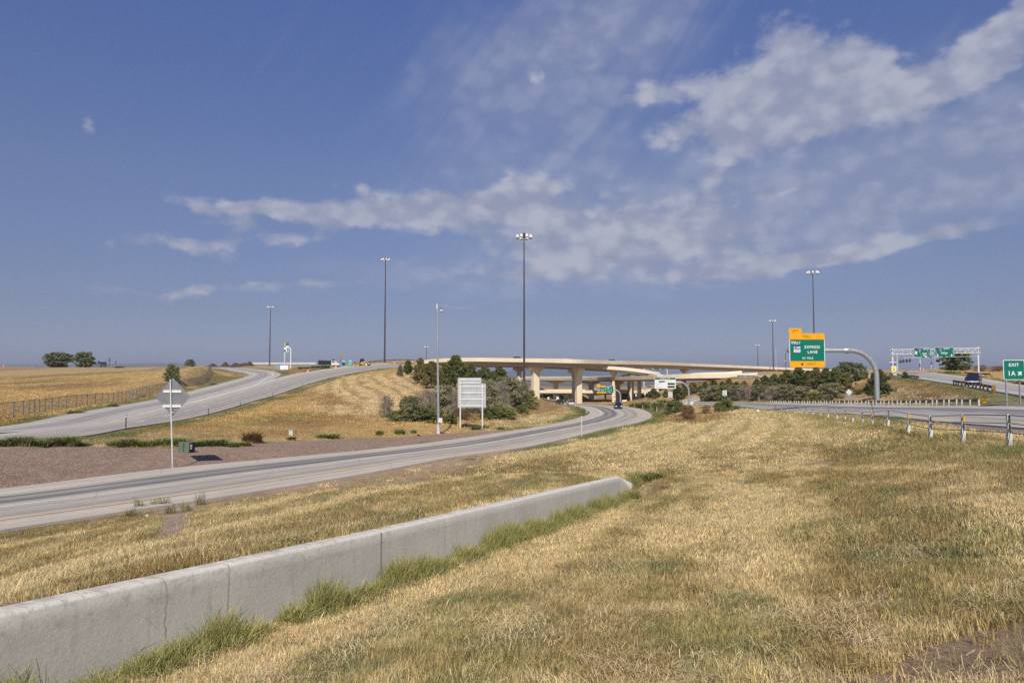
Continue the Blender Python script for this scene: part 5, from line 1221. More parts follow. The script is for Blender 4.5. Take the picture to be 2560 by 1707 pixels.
def crown_mesh(name, style, seed, nclump, nleaf, ls):
    g = np.random.default_rng(seed); C = []; S = []
    while len(C) < nclump:
        if style == 'pine':
            z = g.uniform(.10, 1.0) ** .85; rmax = .5 * (min(1, (1.03 - z) * 1.45)) ** .75 * min(1, .5 + z * 2.2); rr = rmax * math.sqrt(g.uniform(.15, 1)); s_ = .125 * (1.15 - .5 * z)
        elif style == 'round':
            z = g.uniform(.07, .97); rmax = .5 * math.sqrt(max(0, 1 - ((z - .52) / .50) ** 2)) ** .8; rr = rmax * math.sqrt(g.uniform(.1, 1)); s_ = .12
        else:
            z = g.uniform(.04, .92); rmax = .5 * math.sqrt(max(0, 1 - (z / 1.0) ** 2.2)); rr = rmax * math.sqrt(g.uniform(.05, 1)); s_ = .115
        a = g.uniform(0, 2 * math.pi); lob = 1 + .22 * math.sin(a * 3 + seed) + .12 * math.sin(a * 5 + z * 9 + seed)
        C.append((rr * lob * math.cos(a), rr * lob * math.sin(a), z)); S.append(s_ * g.uniform(.55, 1.25))
    C = np.array(C); S = np.array(S); n = nclump * nleaf; ci = np.repeat(np.arange(nclump), nleaf)
    d = g.normal(0, 1, (n, 3)); d /= np.linalg.norm(d, axis=1)[:, None]; rad = g.uniform(.2, 1, n) ** .6
    c = C[ci] + d * (rad * S[ci])[:, None] * [1, 1, .72]; c[:, 2] = np.clip(c[:, 2], .01, 1.03)
    if style == 'twig': u = np.stack([g.normal(0, .45, n), g.normal(0, .45, n), np.ones(n)], 1)
    else: u = g.normal(0, 1, (n, 3))
    u /= np.linalg.norm(u, axis=1)[:, None]; v = np.cross(u, g.normal(0, 1, (n, 3))); v /= np.linalg.norm(v, axis=1)[:, None]
    l = ls * g.uniform(.6, 1.4, n)[:, None]; wd_ = l * (.16 if style == 'twig' else .42 if style == 'pine' else .6)
    if style == 'twig': l = l * 2
    V = np.stack([c - u * l, c + v * wd_, c + u * l, c - v * wd_], 1).reshape(-1, 3); Fq = np.arange(4 * n).reshape(-1, 4)
    me = bpy.data.meshes.new(name); me.from_pydata(V.tolist(), [], Fq.tolist())
    tint = np.repeat(np.clip(.5 + (g.uniform(-.5, .5, nclump)[ci]) * .9 + g.normal(0, .18, n), 0, 1), 4)
    at = me.attributes.new('tint', 'FLOAT', 'POINT'); at.data.foreach_set('value', tint.astype(np.float32)); return me
def trunk_mesh(style, seed):
    g = random.Random(seed); mb = MB()
    if style == 'pine':
        mb.tube([(0, 0, -.06), (.005, 0, .3), (-.006, .004, .65), (0, 0, .97)], [.030, .024, .014, .003], 8)
        for i in range(16):
            z = .16 + .75 * i / 16; a = i * 2.4; r_ = .40 * (1.02 - z) + .05; mb.tube([(0, 0, z), (r_ * math.cos(a), r_ * math.sin(a), z + .03)], [.009 * (1.2 - z), .002], 5)
    elif style == 'round':
        mb.tube([(0, 0, -.06), (.01, 0, .16), (.0, .01, .34)], [.038, .03, .022], 8)
        for i in range(9): a = i * 2.4; r_ = .16 + .18 * g.random(); mb.tube([(0, 0, .24 + .01 * i), (r_ * .5 * math.cos(a), r_ * .5 * math.sin(a), .48), (r_ * math.cos(a), r_ * math.sin(a), .62 + .25 * g.random())], [.016, .010, .003], 5)
    else:
        for i in range(11): a = i * 2.4; r_ = .14 + .26 * g.random(); mb.tube([(.02 * math.cos(a), .02 * math.sin(a), -.04), (r_ * .5 * math.cos(a), r_ * .5 * math.sin(a), .38), (r_ * math.cos(a), r_ * math.sin(a), .60 + .25 * g.random())], [.014, .009, .003], 5)
    return mb.mesh('trunk', BARK)
LIB = {}
def lib(style, matk, var):
    k_ = (style, matk, var)
    if k_ not in LIB:
        spec = dict(pine=(120, 80, .034), round=(110, 70, .032), bush=(150, 70, .021), twig=(150, 52, .018), weed=(70, 70, .035))[style]
        me = blade_mesh('leaves', 420, .42, .95, .030, .75, var + 9, segs=3, hvar=.45) if style == 'weed' else crown_mesh('crown', style, var * 17 + len(matk) * 3 + 1, *spec); me.materials.append(LM[matk]); LIB[k_] = me
    tk = ('trunk', style, var)
    if tk not in LIB: LIB[tk] = trunk_mesh(style, var)
    return LIB[k_], LIB[tk]
GRP = {'pine': 'pines and junipers on the embankments', 'round': 'broad-leaved trees on the slopes', 'bush': 'shrubs on the embankments', 'twig': 'dry twiggy shrubs', 'weed': 'weeds growing on the verges'}
_pv = 0; CHECK = []
def plant(style, matk, px, py, h, wpx, label, Y=None, dz=0.0):
    global _pv; _pv += 1
    if Y is None: p = onground(px, py, 20)
    else: q = P(px, py, Y); p = Vector((q.x, Y, gz(q.x, Y)))
    S = p.y / F; H = h * S; Wd = wpx * S; CHECK.append((label[:24], round(p.y), round(H, 1)))
    nm = {'pine': 'pine_tree', 'round': 'broadleaf_tree', 'bush': 'shrub', 'twig': 'dry_shrub', 'weed': 'weed_clump'}[style]
    if style == 'pine' and matk == 'juniper': nm = 'juniper_tree'
    cat = 'tree' if style in ('pine', 'round') else 'shrub' if style in ('bush', 'twig') else 'weed'
    t = thing(nm, label, cat, (p.x, p.y, p.z - .05 + dz), random.uniform(0, 6.28), GRP[style]); k_ = 1.3 if style in ('bush', 'twig') else 1.18; t.scale = (Wd * k_, Wd * k_, H * (1.12 if style in ('bush', 'twig') else 1.03))
    a, b = lib(style, matk, _pv % 4)
    c = bpy.data.objects.new('crown' if cat != 'weed' else 'leaves', a); link(c, t); k_ = bpy.data.objects.new('trunk' if style in ('pine', 'round') else 'stems', b); link(k_, t); return t
# pines on the knoll left of the bridge
for a in [
 ('pine','dead',1000.6,941,28,15,'small half-bare brown pine at the left end of the knoll row'),('pine','pine',1020,937,35,24,'small dark green pine second from the left on the knoll'),
 ('pine','brownpine',1050,958,60,36,'tall olive-brown pine left of the camera pole'),('pine','brownpine',1078,971,64,50,'broad browning pine directly behind the camera pole'),
 ('pine','pine',1112,968,56,46,'dark green pine between the camera pole and the tallest pine'),('pine','pine',1138,969,76,60,'tallest dark green pine above the rear of the guide sign'),
 ('pine','pine',1176,967,56,48,'dark green pine behind the upper right of the guide sign'),('pine','pine',1213,966,48,46,'rounded pine right of the guide sign below the flyover'),
 ('pine','pine',1249,958,42,42,'rightmost pine of the knoll, near the tallest light mast'),
 ('twig','greysage',968,1045,54,34,'sparse grey shrub standing alone at the left of the thicket'),('bush','sage',1028,1052,60,52,'grey-green shrub left of the camera pole foot'),('twig','greysage',1066,1042,64,54,'bare greyish shrub behind the camera pole'),
 ('bush','sage',1105,1032,66,62,'tall sage shrub left of the guide sign posts'),('twig','greysage',1138,1040,62,48,'purplish-grey bare shrub behind the left sign post'),('bush','sage',1172,1028,66,66,'sage shrub seen under the guide sign panel'),
 ('bush','sage',1212,1020,66,58,'pale sage shrub just right of the guide sign'),('twig','greysage',1243,1018,62,60,'grey dry shrub halfway to the tallest mast'),('bush','sage',1272,1013,66,60,'broad sage shrub left of the tallest mast'),
 ('bush','sage',1296,1015,60,44,'sage shrub surrounding the foot of the tallest mast'),('bush','olive',1322,1022,44,36,'olive-green shrub right of the tallest mast'),('bush','green',1304,1035,22,30,'low green bush in front of the tallest mast'),
 ('bush','olive',1262,1046,28,50,'low olive bush right of the guide sign posts'),('bush','green',1226,1048,30,52,'low green bush beside the right sign post'),('twig','rust',1158,1050,28,60,'low brown dry bush between the two sign posts'),
 ('bush','green',1125,1059,22,34,'small green bush right of the control box'),('bush','green',1060,1053,34,60,'dark green low growth left of the camera pole'),('bush','green',1000,1052,26,50,'low green growth under the lone grey shrub'),('bush','green',1092,1050,26,40,'small green bush touching the camera pole'),
 ('weed','green',949,1089,17,17,'small green weed on the gravel edge left of the camera pole'),('weed','green',1000,1086,17,28,'wider green weed on the gravel edge left of the camera pole'),('weed','green',1034,1084,13,14,'tiny green weed nearest the camera pole on the gravel edge'),
 ('weed','green',1190,1075,13,24,'green weed between the feet of the guide sign posts'),('weed','green',1250,1074,9,20,'low green weed right of the guide sign feet'),
 ('weed','green',820,1095,14,54,'wide low green weed at the gravel edge behind the utility marker'),('weed','rust',630,1106,32,46,'rusty brown weed clump at the end of the green strip'),('weed','rust',729,1100,12,20,'small brown weed at the foot of the white utility marker'),
 ('bush','decid',428,953,40,30,'rounded green tree-like bush behind the chain-link fence'),('bush','decid',476,916,18,20,'small round bush on the crest by the fence bend'),
 ('weed','green',283,1019,14,22,'green bush on the far shoulder of the left road'),('weed','green',188,1035,11,34,'low green bush at the foot of a dark post by the left road'),('weed','green',535,963,7,12,'tiny green bush beside the outer loop'),
 # right of the bridge
 ('pine','juniper',1634,998,27,26,'dark juniper left of the toll-rate board'),('pine','brownpine',1665,993,19,16,'small brownish juniper under the toll-rate board'),('pine','juniper',1693,1001,36,28,'olive juniper behind the SPEED LIMIT sign'),('pine','juniper',1714,990,26,18,'slim juniper inside the bend of the pale post'),
 ('pine','brownpine',1733,984,28,24,'brownish pine right of the bent pale post'),('pine','pine',1750,984,20,16,'small dark pine low on the bank'),('pine','pine',1762,972,18,16,'small dark pine high on the bank'),('pine','pine',1784,978,28,26,'dark pine left of the middle of the bank'),
 ('pine','pine',1806,971,17,17,'small rounded pine on the middle of the bank'),('pine','brownpine',1823,970,24,20,'pointed olive pine on the middle of the bank'),('pine','pine',1841,968,14,16,'small pine right of the pointed one'),('pine','brownpine',1861,967,15,15,'brown rounded pine standing apart on the bank'),('pine','pine',1892,966,19,18,'dark pine at the start of the dense grove'),
 ('pine','pine',1912,965,26,26,'dark pine at the left edge of the dense grove'),('pine','pine',1937,964,28,30,'dark pine left below the big toll sign'),('pine','pine',1968,964,38,38,'dark pine just left of the big toll sign'),('pine','pine',1996,967,48,38,'tall pine under the left part of the toll sign'),('pine','pine',2022,968,40,34,'dark pine under the middle of the toll sign'),
 ('pine','brownpine',2042,971,50,36,'tall brownish pine at the foot of the dark light mast'),('pine','pine',2067,973,50,42,'dark pine right of the big toll sign'),('pine','pine',2090,976,54,42,'tall dark pine under the grey sign arm'),('pine','brownpine',2115,977,44,36,'browning pine at the right end of the grove'),
 ('round','paledecid',2120,957,50,36,'pale grey-green broadleaf tree rising behind the grove'),('round','paledecid',2146,951,42,30,'smaller pale broadleaf tree right of the taller one'),('pine','juniper',2197,995,68,54,'isolated dark pine behind the bent grey sign post'),
 ('bush','green',1932,976,20,34,'bright green bush in front of the dense grove'),('bush','olive',1836,981,18,26,'yellow-green bush among the grey shrubs'),
 ('bush','sage',1762,1001,28,34,'grey-green shrub at the left end of the roadside row'),('bush','sage',1788,1001,36,42,'tall grey-green shrub second in the roadside row'),('bush','olive',1815,999,36,40,'olive shrub behind the right SPEED LIMIT sign'),('bush','sage',1842,999,34,44,'grey-green shrub right of the right SPEED LIMIT sign'),
 ('twig','greysage',1872,1000,36,44,'greyish bare shrub in the middle of the roadside row'),('bush','sage',1905,1000,36,46,'sage shrub left below the big toll sign'),('twig','greysage',1938,1001,36,44,'bare grey shrub at the start of the guardrail'),('bush','sage',1970,1001,38,48,'sage shrub directly below the big toll sign'),
 ('bush','sage',2006,1001,34,46,'broad sage shrub right below the big toll sign'),('bush','olive',2040,1001,20,34,'low olive shrub behind the guardrail'),('bush','sage',2082,999,40,58,'large rounded sage shrub left of the gravel trail'),('bush','olive',2150,986,14,26,'low olive shrub beside the gravel trail'),
 ('weed','olive',1612,1022,22,40,'olive weeds behind the white roadside posts'),('weed','olive',1642,1024,24,40,'olive-brown weeds at the right end of the white posts'),('bush','green',1686,1035,31,48,'round bright green bush at the edge of the hollow'),('twig','rust',1717,1052,38,42,'rust-brown dry bush in the hollow'),
 ('twig','rust',1730,1054,14,14,'small bare brown bush at the foot of the rust-brown one'),('twig','rust',1765,1034,20,26,'small rusty bush in the middle of the hollow'),('bush','green',1796,1030,24,22,'green bush at the near edge of the main carriageway'),('bush','olive',1816,1029,30,30,'olive bush beneath the right SPEED LIMIT sign'),('weed','green',1841,1026,17,14,'small green bush at the start of the cable barrier'),
 ('weed','green',1655,1009,13,24,'small dark green bush under the toll-rate board'),('weed','olive',1588,1019,14,30,'olive weeds nearest the far bend of the road'),
 ('pine','juniper',2263,946,17,17,'small conical juniper at the near edge of the exit ramp'),('weed','rust',2552,962,10,26,'low shrub behind the EXIT 1A sign')]:
    plant(*a)
for a, Y in [
 (('weed','olive',1600,1240,38,54,'tall ragged grass clump at the far end of the retaining wall'), 25.2), (('weed','olive',1632,1232,26,48,'lower dry grass clump beyond the end of the retaining wall'), 26.2), (('weed','olive',1572,1245,30,44,'grass clump leaning against the sloping end of the wall'), 23.6),
 (('round','decid',144,919,38,52,'broad round tree left of the pair on the left skyline'), 385), (('round','decid',211,919,37,38,'dark round tree right of the pair on the left skyline'), 385), (('weed','green',298,920,5,20,'low dark bush on the left skyline'), 350),
 (('round','decid',2393,932,46,62,'large dark spreading tree behind the right end of the gantry'), 222), (('twig','dead',2452,933,16,28,'bare dry bush beside the right gantry post'), 215), (('twig','rust',2496,931,13,32,'reddish bare bush on the right skyline'), 220),
 (('weed','olive',2371,934,7,16,'low bush at the shoulder left of the dark tree'), 190), (('weed','olive',2390,937,7,20,'low bush in front of the dark tree'), 185), (('twig','dead',2530,932,10,26,'low bare bush right of the reddish one'), 215),
 (('round','decid',1352,1004,16,26,'distant green tree at the left under the lowest overpass'), 420), (('round','decid',1372,1004,17,26,'second distant green tree under the lowest overpass'), 440), (('round','decid',1392,1005,17,28,'distant green tree behind the white board under the overpass'), 450), (('round','olive',1411,1005,16,24,'rightmost distant tree under the lowest overpass'), 430),
 (('round','olive',1478,1002,14,26,'distant tree beyond the slope paving'), 480), (('round','olive',1500,1002,13,24,'distant tree at the right end of the underpass opening'), 490),
 (('weed','green',790,920,8,26,'low green weeds left of the dump truck'), 285), (('weed','green',812,921,9,22,'low green weeds below the dump truck'), 280), (('weed','olive',760,922,7,30,'olive weeds on the gore grass'), 300)]:
    plant(*a, Y=Y)
# the belt of tall green weeds between the gravel and the left road
i_ = 0
WL = ['green weed clump of the gravel strip cut by the left picture edge', 'weed clump of the gravel strip second from the left picture edge', 'tallest weed clump of the strip, third from the left picture edge', 'tall weed clump of the strip, left of the bushy rightmost ones', 'weed clump just left of the gap in the strip', 'last small weed clump before the gap in the strip',
 'first weed clump right of the gap in the strip', 'second weed clump right of the gap in the strip', 'weed clump of the strip below the dark roadside post', 'weed clump of the strip just left of the diamond sign pole', 'weed clump of the strip crossed by the diamond sign pole', 'weed clump of the strip directly behind the utility cabinet', 'weed clump of the strip just right of the utility cabinet', 'third weed clump from the right end of the strip', 'low weed clump next to the right end of the strip', 'last low weed clump touching the rusty brown one']
for px, w_, h in [(12,46,20),(52,40,22),(100,46,27),(140,40,27),(178,44,22),(212,30,14),(290,44,16),(322,46,18),(356,50,19),(392,52,20),(430,50,19),(466,50,18),(502,50,18),(540,44,16),(576,44,14),(604,34,13)]:
    i_ += 1
    p = onground(px, 1113 + (px > 250) * 1.5, 20); S = p.y / F; t = thing('weed_clump', None, 'weed', (p.x, p.y, p.z - .03), random.uniform(0, 6.28), 'green weed belt between the gravel and the left road'); t.scale = (w_ * S * 1.65, w_ * S * .9, h * S * (1.0 + .35 * ((i_ * 7) % 3 - 1)))
    t['label'] = WL[i_ - 1]
    a, b = lib('weed', ('green', 'olive', 'green')[i_ % 3], i_ % 4); link(bpy.data.objects.new('leaves', a), t); link(bpy.data.objects.new('stems', b), t)
# single tall dry stalks and little tufts at the near shoulder
tuft = blade_mesh('tuft', 60, .16, .42, .012, .7, 77, segs=3)
tm_ = leaf_mat('verge_tuft_blades', (.13, .15, .05), (.30, .27, .13)); tuft.materials.append(tm_)
for px, py, h, lab in [(347, 1272, .5, 'wispy grass tuft at the road edge left of the footworn path'), (387, 1266, .38, 'second wispy grass tuft at the road edge'), (412, 1264, .38, 'small grass tuft at the road edge beside the path'), (500, 1262, .55, 'dark green tuft at the right of the footworn path'), (466, 1278, .4, 'small green tuft in the mouth of the path'), (325, 1292, .4, 'green tuft left of the path mouth'), (425, 1284, .42, 'green tuft in the middle of the path mouth')]:
    p = onground(px, py, 8); o = bpy.data.objects.new('grass_tuft', tuft); link(o); o.location = p; o.scale = (1.1, 1.1, h / .42); o.rotation_euler = (0, 0, px); tag(o, lab, 'grass tuft', 'grass tufts at the near road edge')
# rough taller growth along the cable barrier and the far verges
def strip_grass(name, pts, n, width, hgt, c0, c1, label, pr, sx=1.0):
    q = crom([Vector((*p, 0)) for p in pts], 1.0)[:, :2]; L = np.concatenate([[0], np.cumsum(np.linalg.norm(np.diff(q, axis=0), axis=1))])
    s_ = RNG.uniform(0, L[-1], n); X = np.interp(s_, L, q[:, 0]); Y = np.interp(s_, L, q[:, 1]); X = X + RNG.normal(0, width / 2, n); Y = Y + RNG.normal(0, width / 2, n)
    z, d = ground(X, Y, True); dens = fbm(X / 1.6, Y / 1.6, 140, 4, .6); k_ = (d > .6) & (dens > .34); X, Y, z, dens = X[k_], Y[k_], z[k_], dens[k_]
    g = sstep(fbm(X / 2.5, Y / 2.5, 150), .35, .65); col = lerp(np.array([c0]), np.array([c1]), g) * RNG.uniform(.8, 1.2, (len(X), 1)); h = hgt * (.5 + sstep(dens, .35, .65)) * RNG.uniform(.7, 1.2, len(X))
    return scatter(name, np.stack([X, Y, z], 1), col, np.stack([h * sx, h * sx, h], 1), pr, label, tilt=.25)
CABLE = [(2760,15),(2630,16.5),(2518,18.8),(2403,22),(2323,26),(2267,30.5),(2217,36),(2178,41),(2153,45),(2129,49),(2110,53),(2090,57),(2068,62),(2049,67.5),(2030,73),(2013,80),(1996,87),(1981,93.5),(1966,100),(1952,106),(1936,113.5),(1922,121),(1908,128),(1893,135),(1873,143),(1858,150)]
def cxy(px, Y): return ((px - 1280) / F * Y / 1.0013, Y)
cpts = [cxy(*q) for q in CABLE]
strip_grass('barrier_grass', [(x - .5, y) for x, y in cpts], 9000, 1.7, .62, (.50, .42, .19), (.24, .27, .10), 'rough olive grass growing along the cable barrier', tall_p, sx=1.1)
strip_grass('verge_grass', [tuple(rc.at(np.array([s_]), 1.06)[0][:2]) for s_ in np.arange(58, 190, 8)], 4500, 1.0, .7, (.30, .28, .10), (.13, .19, .05), 'green grass along the inside of the centre road bend', tall_p, sx=1.6)
strip_grass('verge_grass', [tuple(rc.at(np.array([s_]), -.08)[0][:2]) for s_ in np.arange(125, 185, 8)], 1200, 1.0, .8, (.24, .25, .09), (.12, .18, .05), 'green grass at the far inner tip of the centre road bend', tall_p, sx=1.6)
# ------------------------------------------------------------ barriers, posts and fences
POSTGREY = mat('barrier_post_grey', (.60, .59, .55), .7, 0, .12, 8); DARKFACE = mat('post_dark_slot', (.05, .055, .06), .6)
def cable_barrier():
    t = thing('cable_barrier', 'three-cable barrier on pale posts with amber reflectors beside the main carriageway', 'road barrier', (cpts[2][0], cpts[2][1], gz(*cpts[2]))); o0 = t.location
    tops = []
    for i, (x, y) in enumerate(cpts):
        g = gz(x, y); lean = random.uniform(-.02, .05); h = .90; far = y > 60
        mb = MB(); c = (x - o0.x, y - o0.y, g - o0.z)
        fx = .0
        mb.loft([[(c[0] + a * .055 + lean * z / .9, c[1] + b * .045, c[2] + z) for a, b in ((-1, -1), (1, -1), (1, 1), (-1, 1))] for z in (-.12, .40)])
        mb.loft([[(c[0] + a * .042 + lean * z / .9, c[1] + b * .03, c[2] + z) for a, b in ((-1, -1), (1, -1), (1, 1), (-1, 1))] for z in (.40, .88)])
        p = mb.build('post', POSTGREY, t)
        MB().loft([[(c[0] + a * .022 + .006 + lean * z / .9, c[1] - .032 + b * .004, c[2] + z) for a, b in ((-1.35, -1), (1.35, -1), (1.35, 1), (-1.35, 1))] for z in (.30, .86)]).build('slot', DARKFACE, p)
        MB().box((c[0] + lean * .6, c[1], c[2] + .63), (.10, .08, .028)).build('band', SIGNWHITE, p)
        if i in (3, 5, 7, 9, 11, 13): MB().box((c[0] + .012 + lean * .75, c[1] - .042, c[2] + .75), (.055, .008, .17)).build('reflector', YEL_S, p)
        tops.append((c[0], c[1], c[2]))
    for h in (.86, .64, .40):
        q = crom([Vector((a, b - .03, c + h)) for a, b, c in tops], 2.5); MB().tube(q.tolist(), .012, 5).build('cable', DARKSTEEL, t)
cable_barrier()
def ray_path(lst): return [P(*q) for q in lst]
def guardrail(label, pts, rail_m, post_m, h=.75, sp=1.9, name='guardrail', posth=None, side=-1, block=True, maxp=95, hang=.31):
    q = crom(pts, .6); L = np.concatenate([[0], np.cumsum(np.linalg.norm(np.diff(q, axis=0), axis=1))]); n = int(L[-1] / sp) + 1
    zs = np.array([gz(a[0], a[1]) for a in q[::4]]); zz = np.interp(np.arange(len(q)), np.arange(0, len(q), 4), zs); q[:, 2] = zz
    t = thing(name, label, 'guardrail', tuple(q[0])); o0 = q[0].copy(); q = q - o0
    tg = np.gradient(q[:, :2], axis=0); tg /= np.linalg.norm(tg, axis=1)[:, None]; nr = np.stack([-tg[:, 1], tg[:, 0]], 1) * side
    prof = [(0, h), (.05, h - .04), (.05, h - .09), (.0, h - .15), (.05, h - .22), (.05, h - .27), (0, h - hang), (-.015, h - hang), (-.015, h)]
    MB().loft([[(a[0] + b[0] * u, a[1] + b[1] * u, a[2] + v) for u, v in prof] for a, b in zip(q, nr)]).build('rail', rail_m, t)
    for i in range(n):
        s_ = i * sp; k_ = min(len(q) - 1, int(np.searchsorted(L, s_))); a, b = q[k_], nr[k_]; ang = math.atan2(tg[k_][1], tg[k_][0]); off = -.10
        MB().box((a[0] + b[0] * off, a[1] + b[1] * off, a[2] + (h - .05) / 2 - .12), (.12, .15, h + .19), rz=ang).build('post', post_m, t)
    return t, q, o0
RAILDARK = mat('shade_dark_rail', (.085, .09, .10), .55, .3, .2, 2); POSTPALE = mat('pale_timber_post', (.50, .48, .43), .85, 0, .15, 4); RUSTY = mat('rusted_guardrail', (.12, .07, .045), .75, .1, .25, 3)  # dark rail colour has the shade on the rail's back painted in
def striped(t, c, rz=0, w_=.6, h=.75, par='end_marker'):
    p = MB().box((c[0], c[1], c[2]), (w_, .02, h), rz=rz).build(par, YEL_S, t)
    for k_ in range(-1, 3):
        z0 = -h / 2 + k_ * h * .42; pts = [(-w_ / 2, z0), (w_ / 2, z0 + w_ * .8), (w_ / 2, z0 + w_ * .8 + h * .24), (-w_ / 2, z0 + h * .24)]
        pts = [(a, min(h / 2, max(-h / 2, b))) for a, b in pts]
        if abs(pts[0][1] - pts[3][1]) < .02 and abs(pts[1][1] - pts[2][1]) < .02: continue
        MB().prism(pts, -.018, -.012).build('black_stripe', BLACK, p, loc=c)
gr = [(2450,1012,69),(2350,1013,78),(2250,1013,90),(2170,1012,102),(2100,1010.5,115),(2020,1009,132),(1945,1007.5,150),(1925,1007,156)]
t, q, o0 = guardrail('long dark guardrail on pale timber posts running below the big toll sign', ray_path(gr), RAILDARK, POSTPALE, sp=1.55)
striped(t, (.25, -.12, .62), w_=.45, h=.5)
guardrail('rust-brown guardrail on the near side of the exit ramp', ray_path([(2484,982,79),(2440,972,88),(2400,965,97),(2382,960,103)]), RUSTY, RUSTY, sp=2.2)
guardrail('short rust-brown guardrail by the left gantry footing', ray_path([(2298,951,138),(2285,948,146),(2273,945,152)]), RUSTY, RUSTY, sp=2.2)
guardrail('dark guardrail beyond the exit ramp below the right gantry post', ray_path([(2475,944,150),(2440,941,158),(2411,938,172)]), RAILDARK, RUSTY, sp=2.4, side=1)
guardrail('dark guardrail along the crest of the climbing left road', ray_path([(898,909.5,312),(940,907,318),(1000,903.5,326),(1036,901.5,330)]), RAILDARK, RUSTY, sp=2.6, h=1.0)
guardrail('short dark guardrail on pale posts beyond the toll-rate board', ray_path([(1806,1007,178),(1785,1008,184),(1762,1008.5,190)]), RAILDARK, POSTPALE, sp=2.0)
guardrail('grey guardrail beside the connecting road above the pine bank', ray_path([(1905,941.5,209),(1875,942,216),(1843,942.5,221)]), GALV, RUSTY, sp=2.4)
def jersey(label, a, b, h):
    A, B = P(*a), P(*b); A.z = gz(A.x, A.y); B.z = gz(B.x, B.y); d = (B - A); L = math.hypot(d.x, d.y); dz = d.z
    prof = [(-.4, -.3), (.4, -.3), (.4, .08), (.22, .33), (.12, h), (-.12, h), (-.22, .33), (-.4, .08)]
    o = MB().loft([[(x, u, z + dz * x / L) for u, z in prof] for x in np.linspace(0, L, 8)]).build('concrete_barrier', BARRIER, loc=A, rz=math.atan2(d.y, d.x)); tag(o, label, 'barrier')
jersey('pale concrete barrier around the foot of the toll-rate post', (1708,1010,172), (1761,1009,190), 1.0)
# object marker on the ramp side and markers with stripes
def marker(label, px, py, Y, w_, h):
    p = P(px, py, Y); t = thing('object_marker', label, 'road sign', (p.x, Y, gz(p.x, Y))); MB().box((0, .03, h * .55), (.05, .05, h * 1.1 + .2)).build('post', GALV, t); striped(t, (0, 0, h * .95), w_=w_, h=h, par='striped_panel')
marker('yellow and black striped marker at the end of the rusty ramp guardrail', 2485, 983, 78, .38, .62)

# posts beside the roads
DPOST = mat('dark_green_post', (.035, .055, .045), .7); DW = mat('white_flexible_post', (.47, .46, .40), .6, 0, .1)
def delineator(label, group, px, py, Y, h, m_, w_=.07):
    if Y is None: p = onground(px, py, 15)
    else: p = P(px, py, Y); p.z = gz(p.x, Y)
    t = thing('delineator_post', label, 'roadside post', tuple(p), 0, group); hh = h * p.y / F
    MB().prism([(-w_ / 2, -.2), (w_ / 2, -.2), (w_ / 2, hh - .03), (w_ / 4, hh), (-w_ / 4, hh), (-w_ / 2, hh - .03)], -.015, .015).build('blade', m_, t)
    MB().box((0, -.02, hh - .14), (w_ * .8, .008, .12)).build('reflector', SIGNWHITE if m_ is DPOST else BARRIER, t)
G1 = 'dark posts along the near edge of the left road'; G2 = 'dark posts beyond the left road and loop'; G3 = 'white posts around the centre road bend'
for lab, px, py, Y, h in [('dark post nearest the camera on the left road verge, left of the diamond sign',314.5,1070.5,57,37),('dark post right of the diamond sign panel on the left road verge',521,1034.5,88,23),('dark post on the left road verge straight above the utility box area',600.5,1013.5,108,19),
 ('dark post on the left road verge below the gore point',682,989,140,15.5),('dark post on the left road verge below the first orange barrel',756,961.5,178,11),('dark post on the left road verge below the dump truck',823,945.5,203,9),('dark post on the left road verge below the green cabins',865.5,936,222,10),
 ('small dark post on the left road verge below the loader',908,928.5,240,7),('smallest dark post on the left road verge by the light mast',947,922,256,6.5)]: delineator(lab, G1, px, py, Y, h, DPOST, .09)
for lab, px, py, Y, h in [('dark post beyond the left road at a green bush',175,1032,80,19),('dark post beyond the left road in front of the fence',278,1017,103,19),('dark post on the inside of the outer loop, left one',565.5,927,345,7),('dark post on the inside of the loop bend',606,946,226,20),
 ('dark post on the gore grass left of the white bundles',690,928,275,11),('dark post at the tip of the gore grass',707.5,936,247,10),('slim dark stake standing on the mown knoll',849,983,None,14),('leaning slim stake on the mown knoll slope',909,945,None,8)]: delineator(lab, G2, px, py, Y, h, DPOST, .09)
for lab, px, py, Y, h in [('tall white post at the near edge of the centre road bend',1454,1091,None,51),('white post on the inner tip of the bend, nearest',1465.5,1036,None,14),('white post on the inner tip of the bend, second',1468.5,1031,None,8),('short white post behind the inner tip of the bend',1453.5,1024,None,7),('white post farthest along the inner edge near the white car',1438,1018,None,8),
 ('leftmost white post outside the bend by the dark van',1586.5,1021,None,12),('second white post outside the bend',1607,1024,None,13),('third white post outside the bend',1627.5,1028,None,15.5),('rightmost white post outside the bend',1642,1031,None,15),
 ('white post at the edge of the main carriageway by the right SPEED LIMIT sign',1820,1012,None,12),('white post in the scrub beyond the main carriageway',1897.5,1005,None,13)]: delineator(lab, G3, px, py, Y, h, DW, .10)
t = thing('utility_marker', 'short white utility marker standing beyond the gravel', 'utility marker', tuple(onground(727, 1089, 20)), .2)
MB().loft([[(a * .16, b * .10, z) for a, b in ((-1, -1), (1, -1), (1, 1), (-1, 1))] for z in (-.1, .42)]).build('pillar', mat('pale_green_plastic', (.52, .58, .52), .6), t); MB().loft([[(a * .19, b * .13, .421 + z) for a, b in ((-1, -1), (1, -1), (1, 1), (-1, 1))] for z in (0, .05)]).build('cap', SIGNWHITE, t)
p = P(1307, 1018, 166); t = thing('utility_marker', 'white marker post at the foot of the tallest light mast', 'utility marker', (p.x, 166, gz(p.x, 166))); MB().box((0, 0, .6), (.33, .2, 1.6)).build('pillar', WHITE, t); MB().box((0, 0, 1.42), (.36, .23, .06)).build('cap', SIGNWHITE, t)
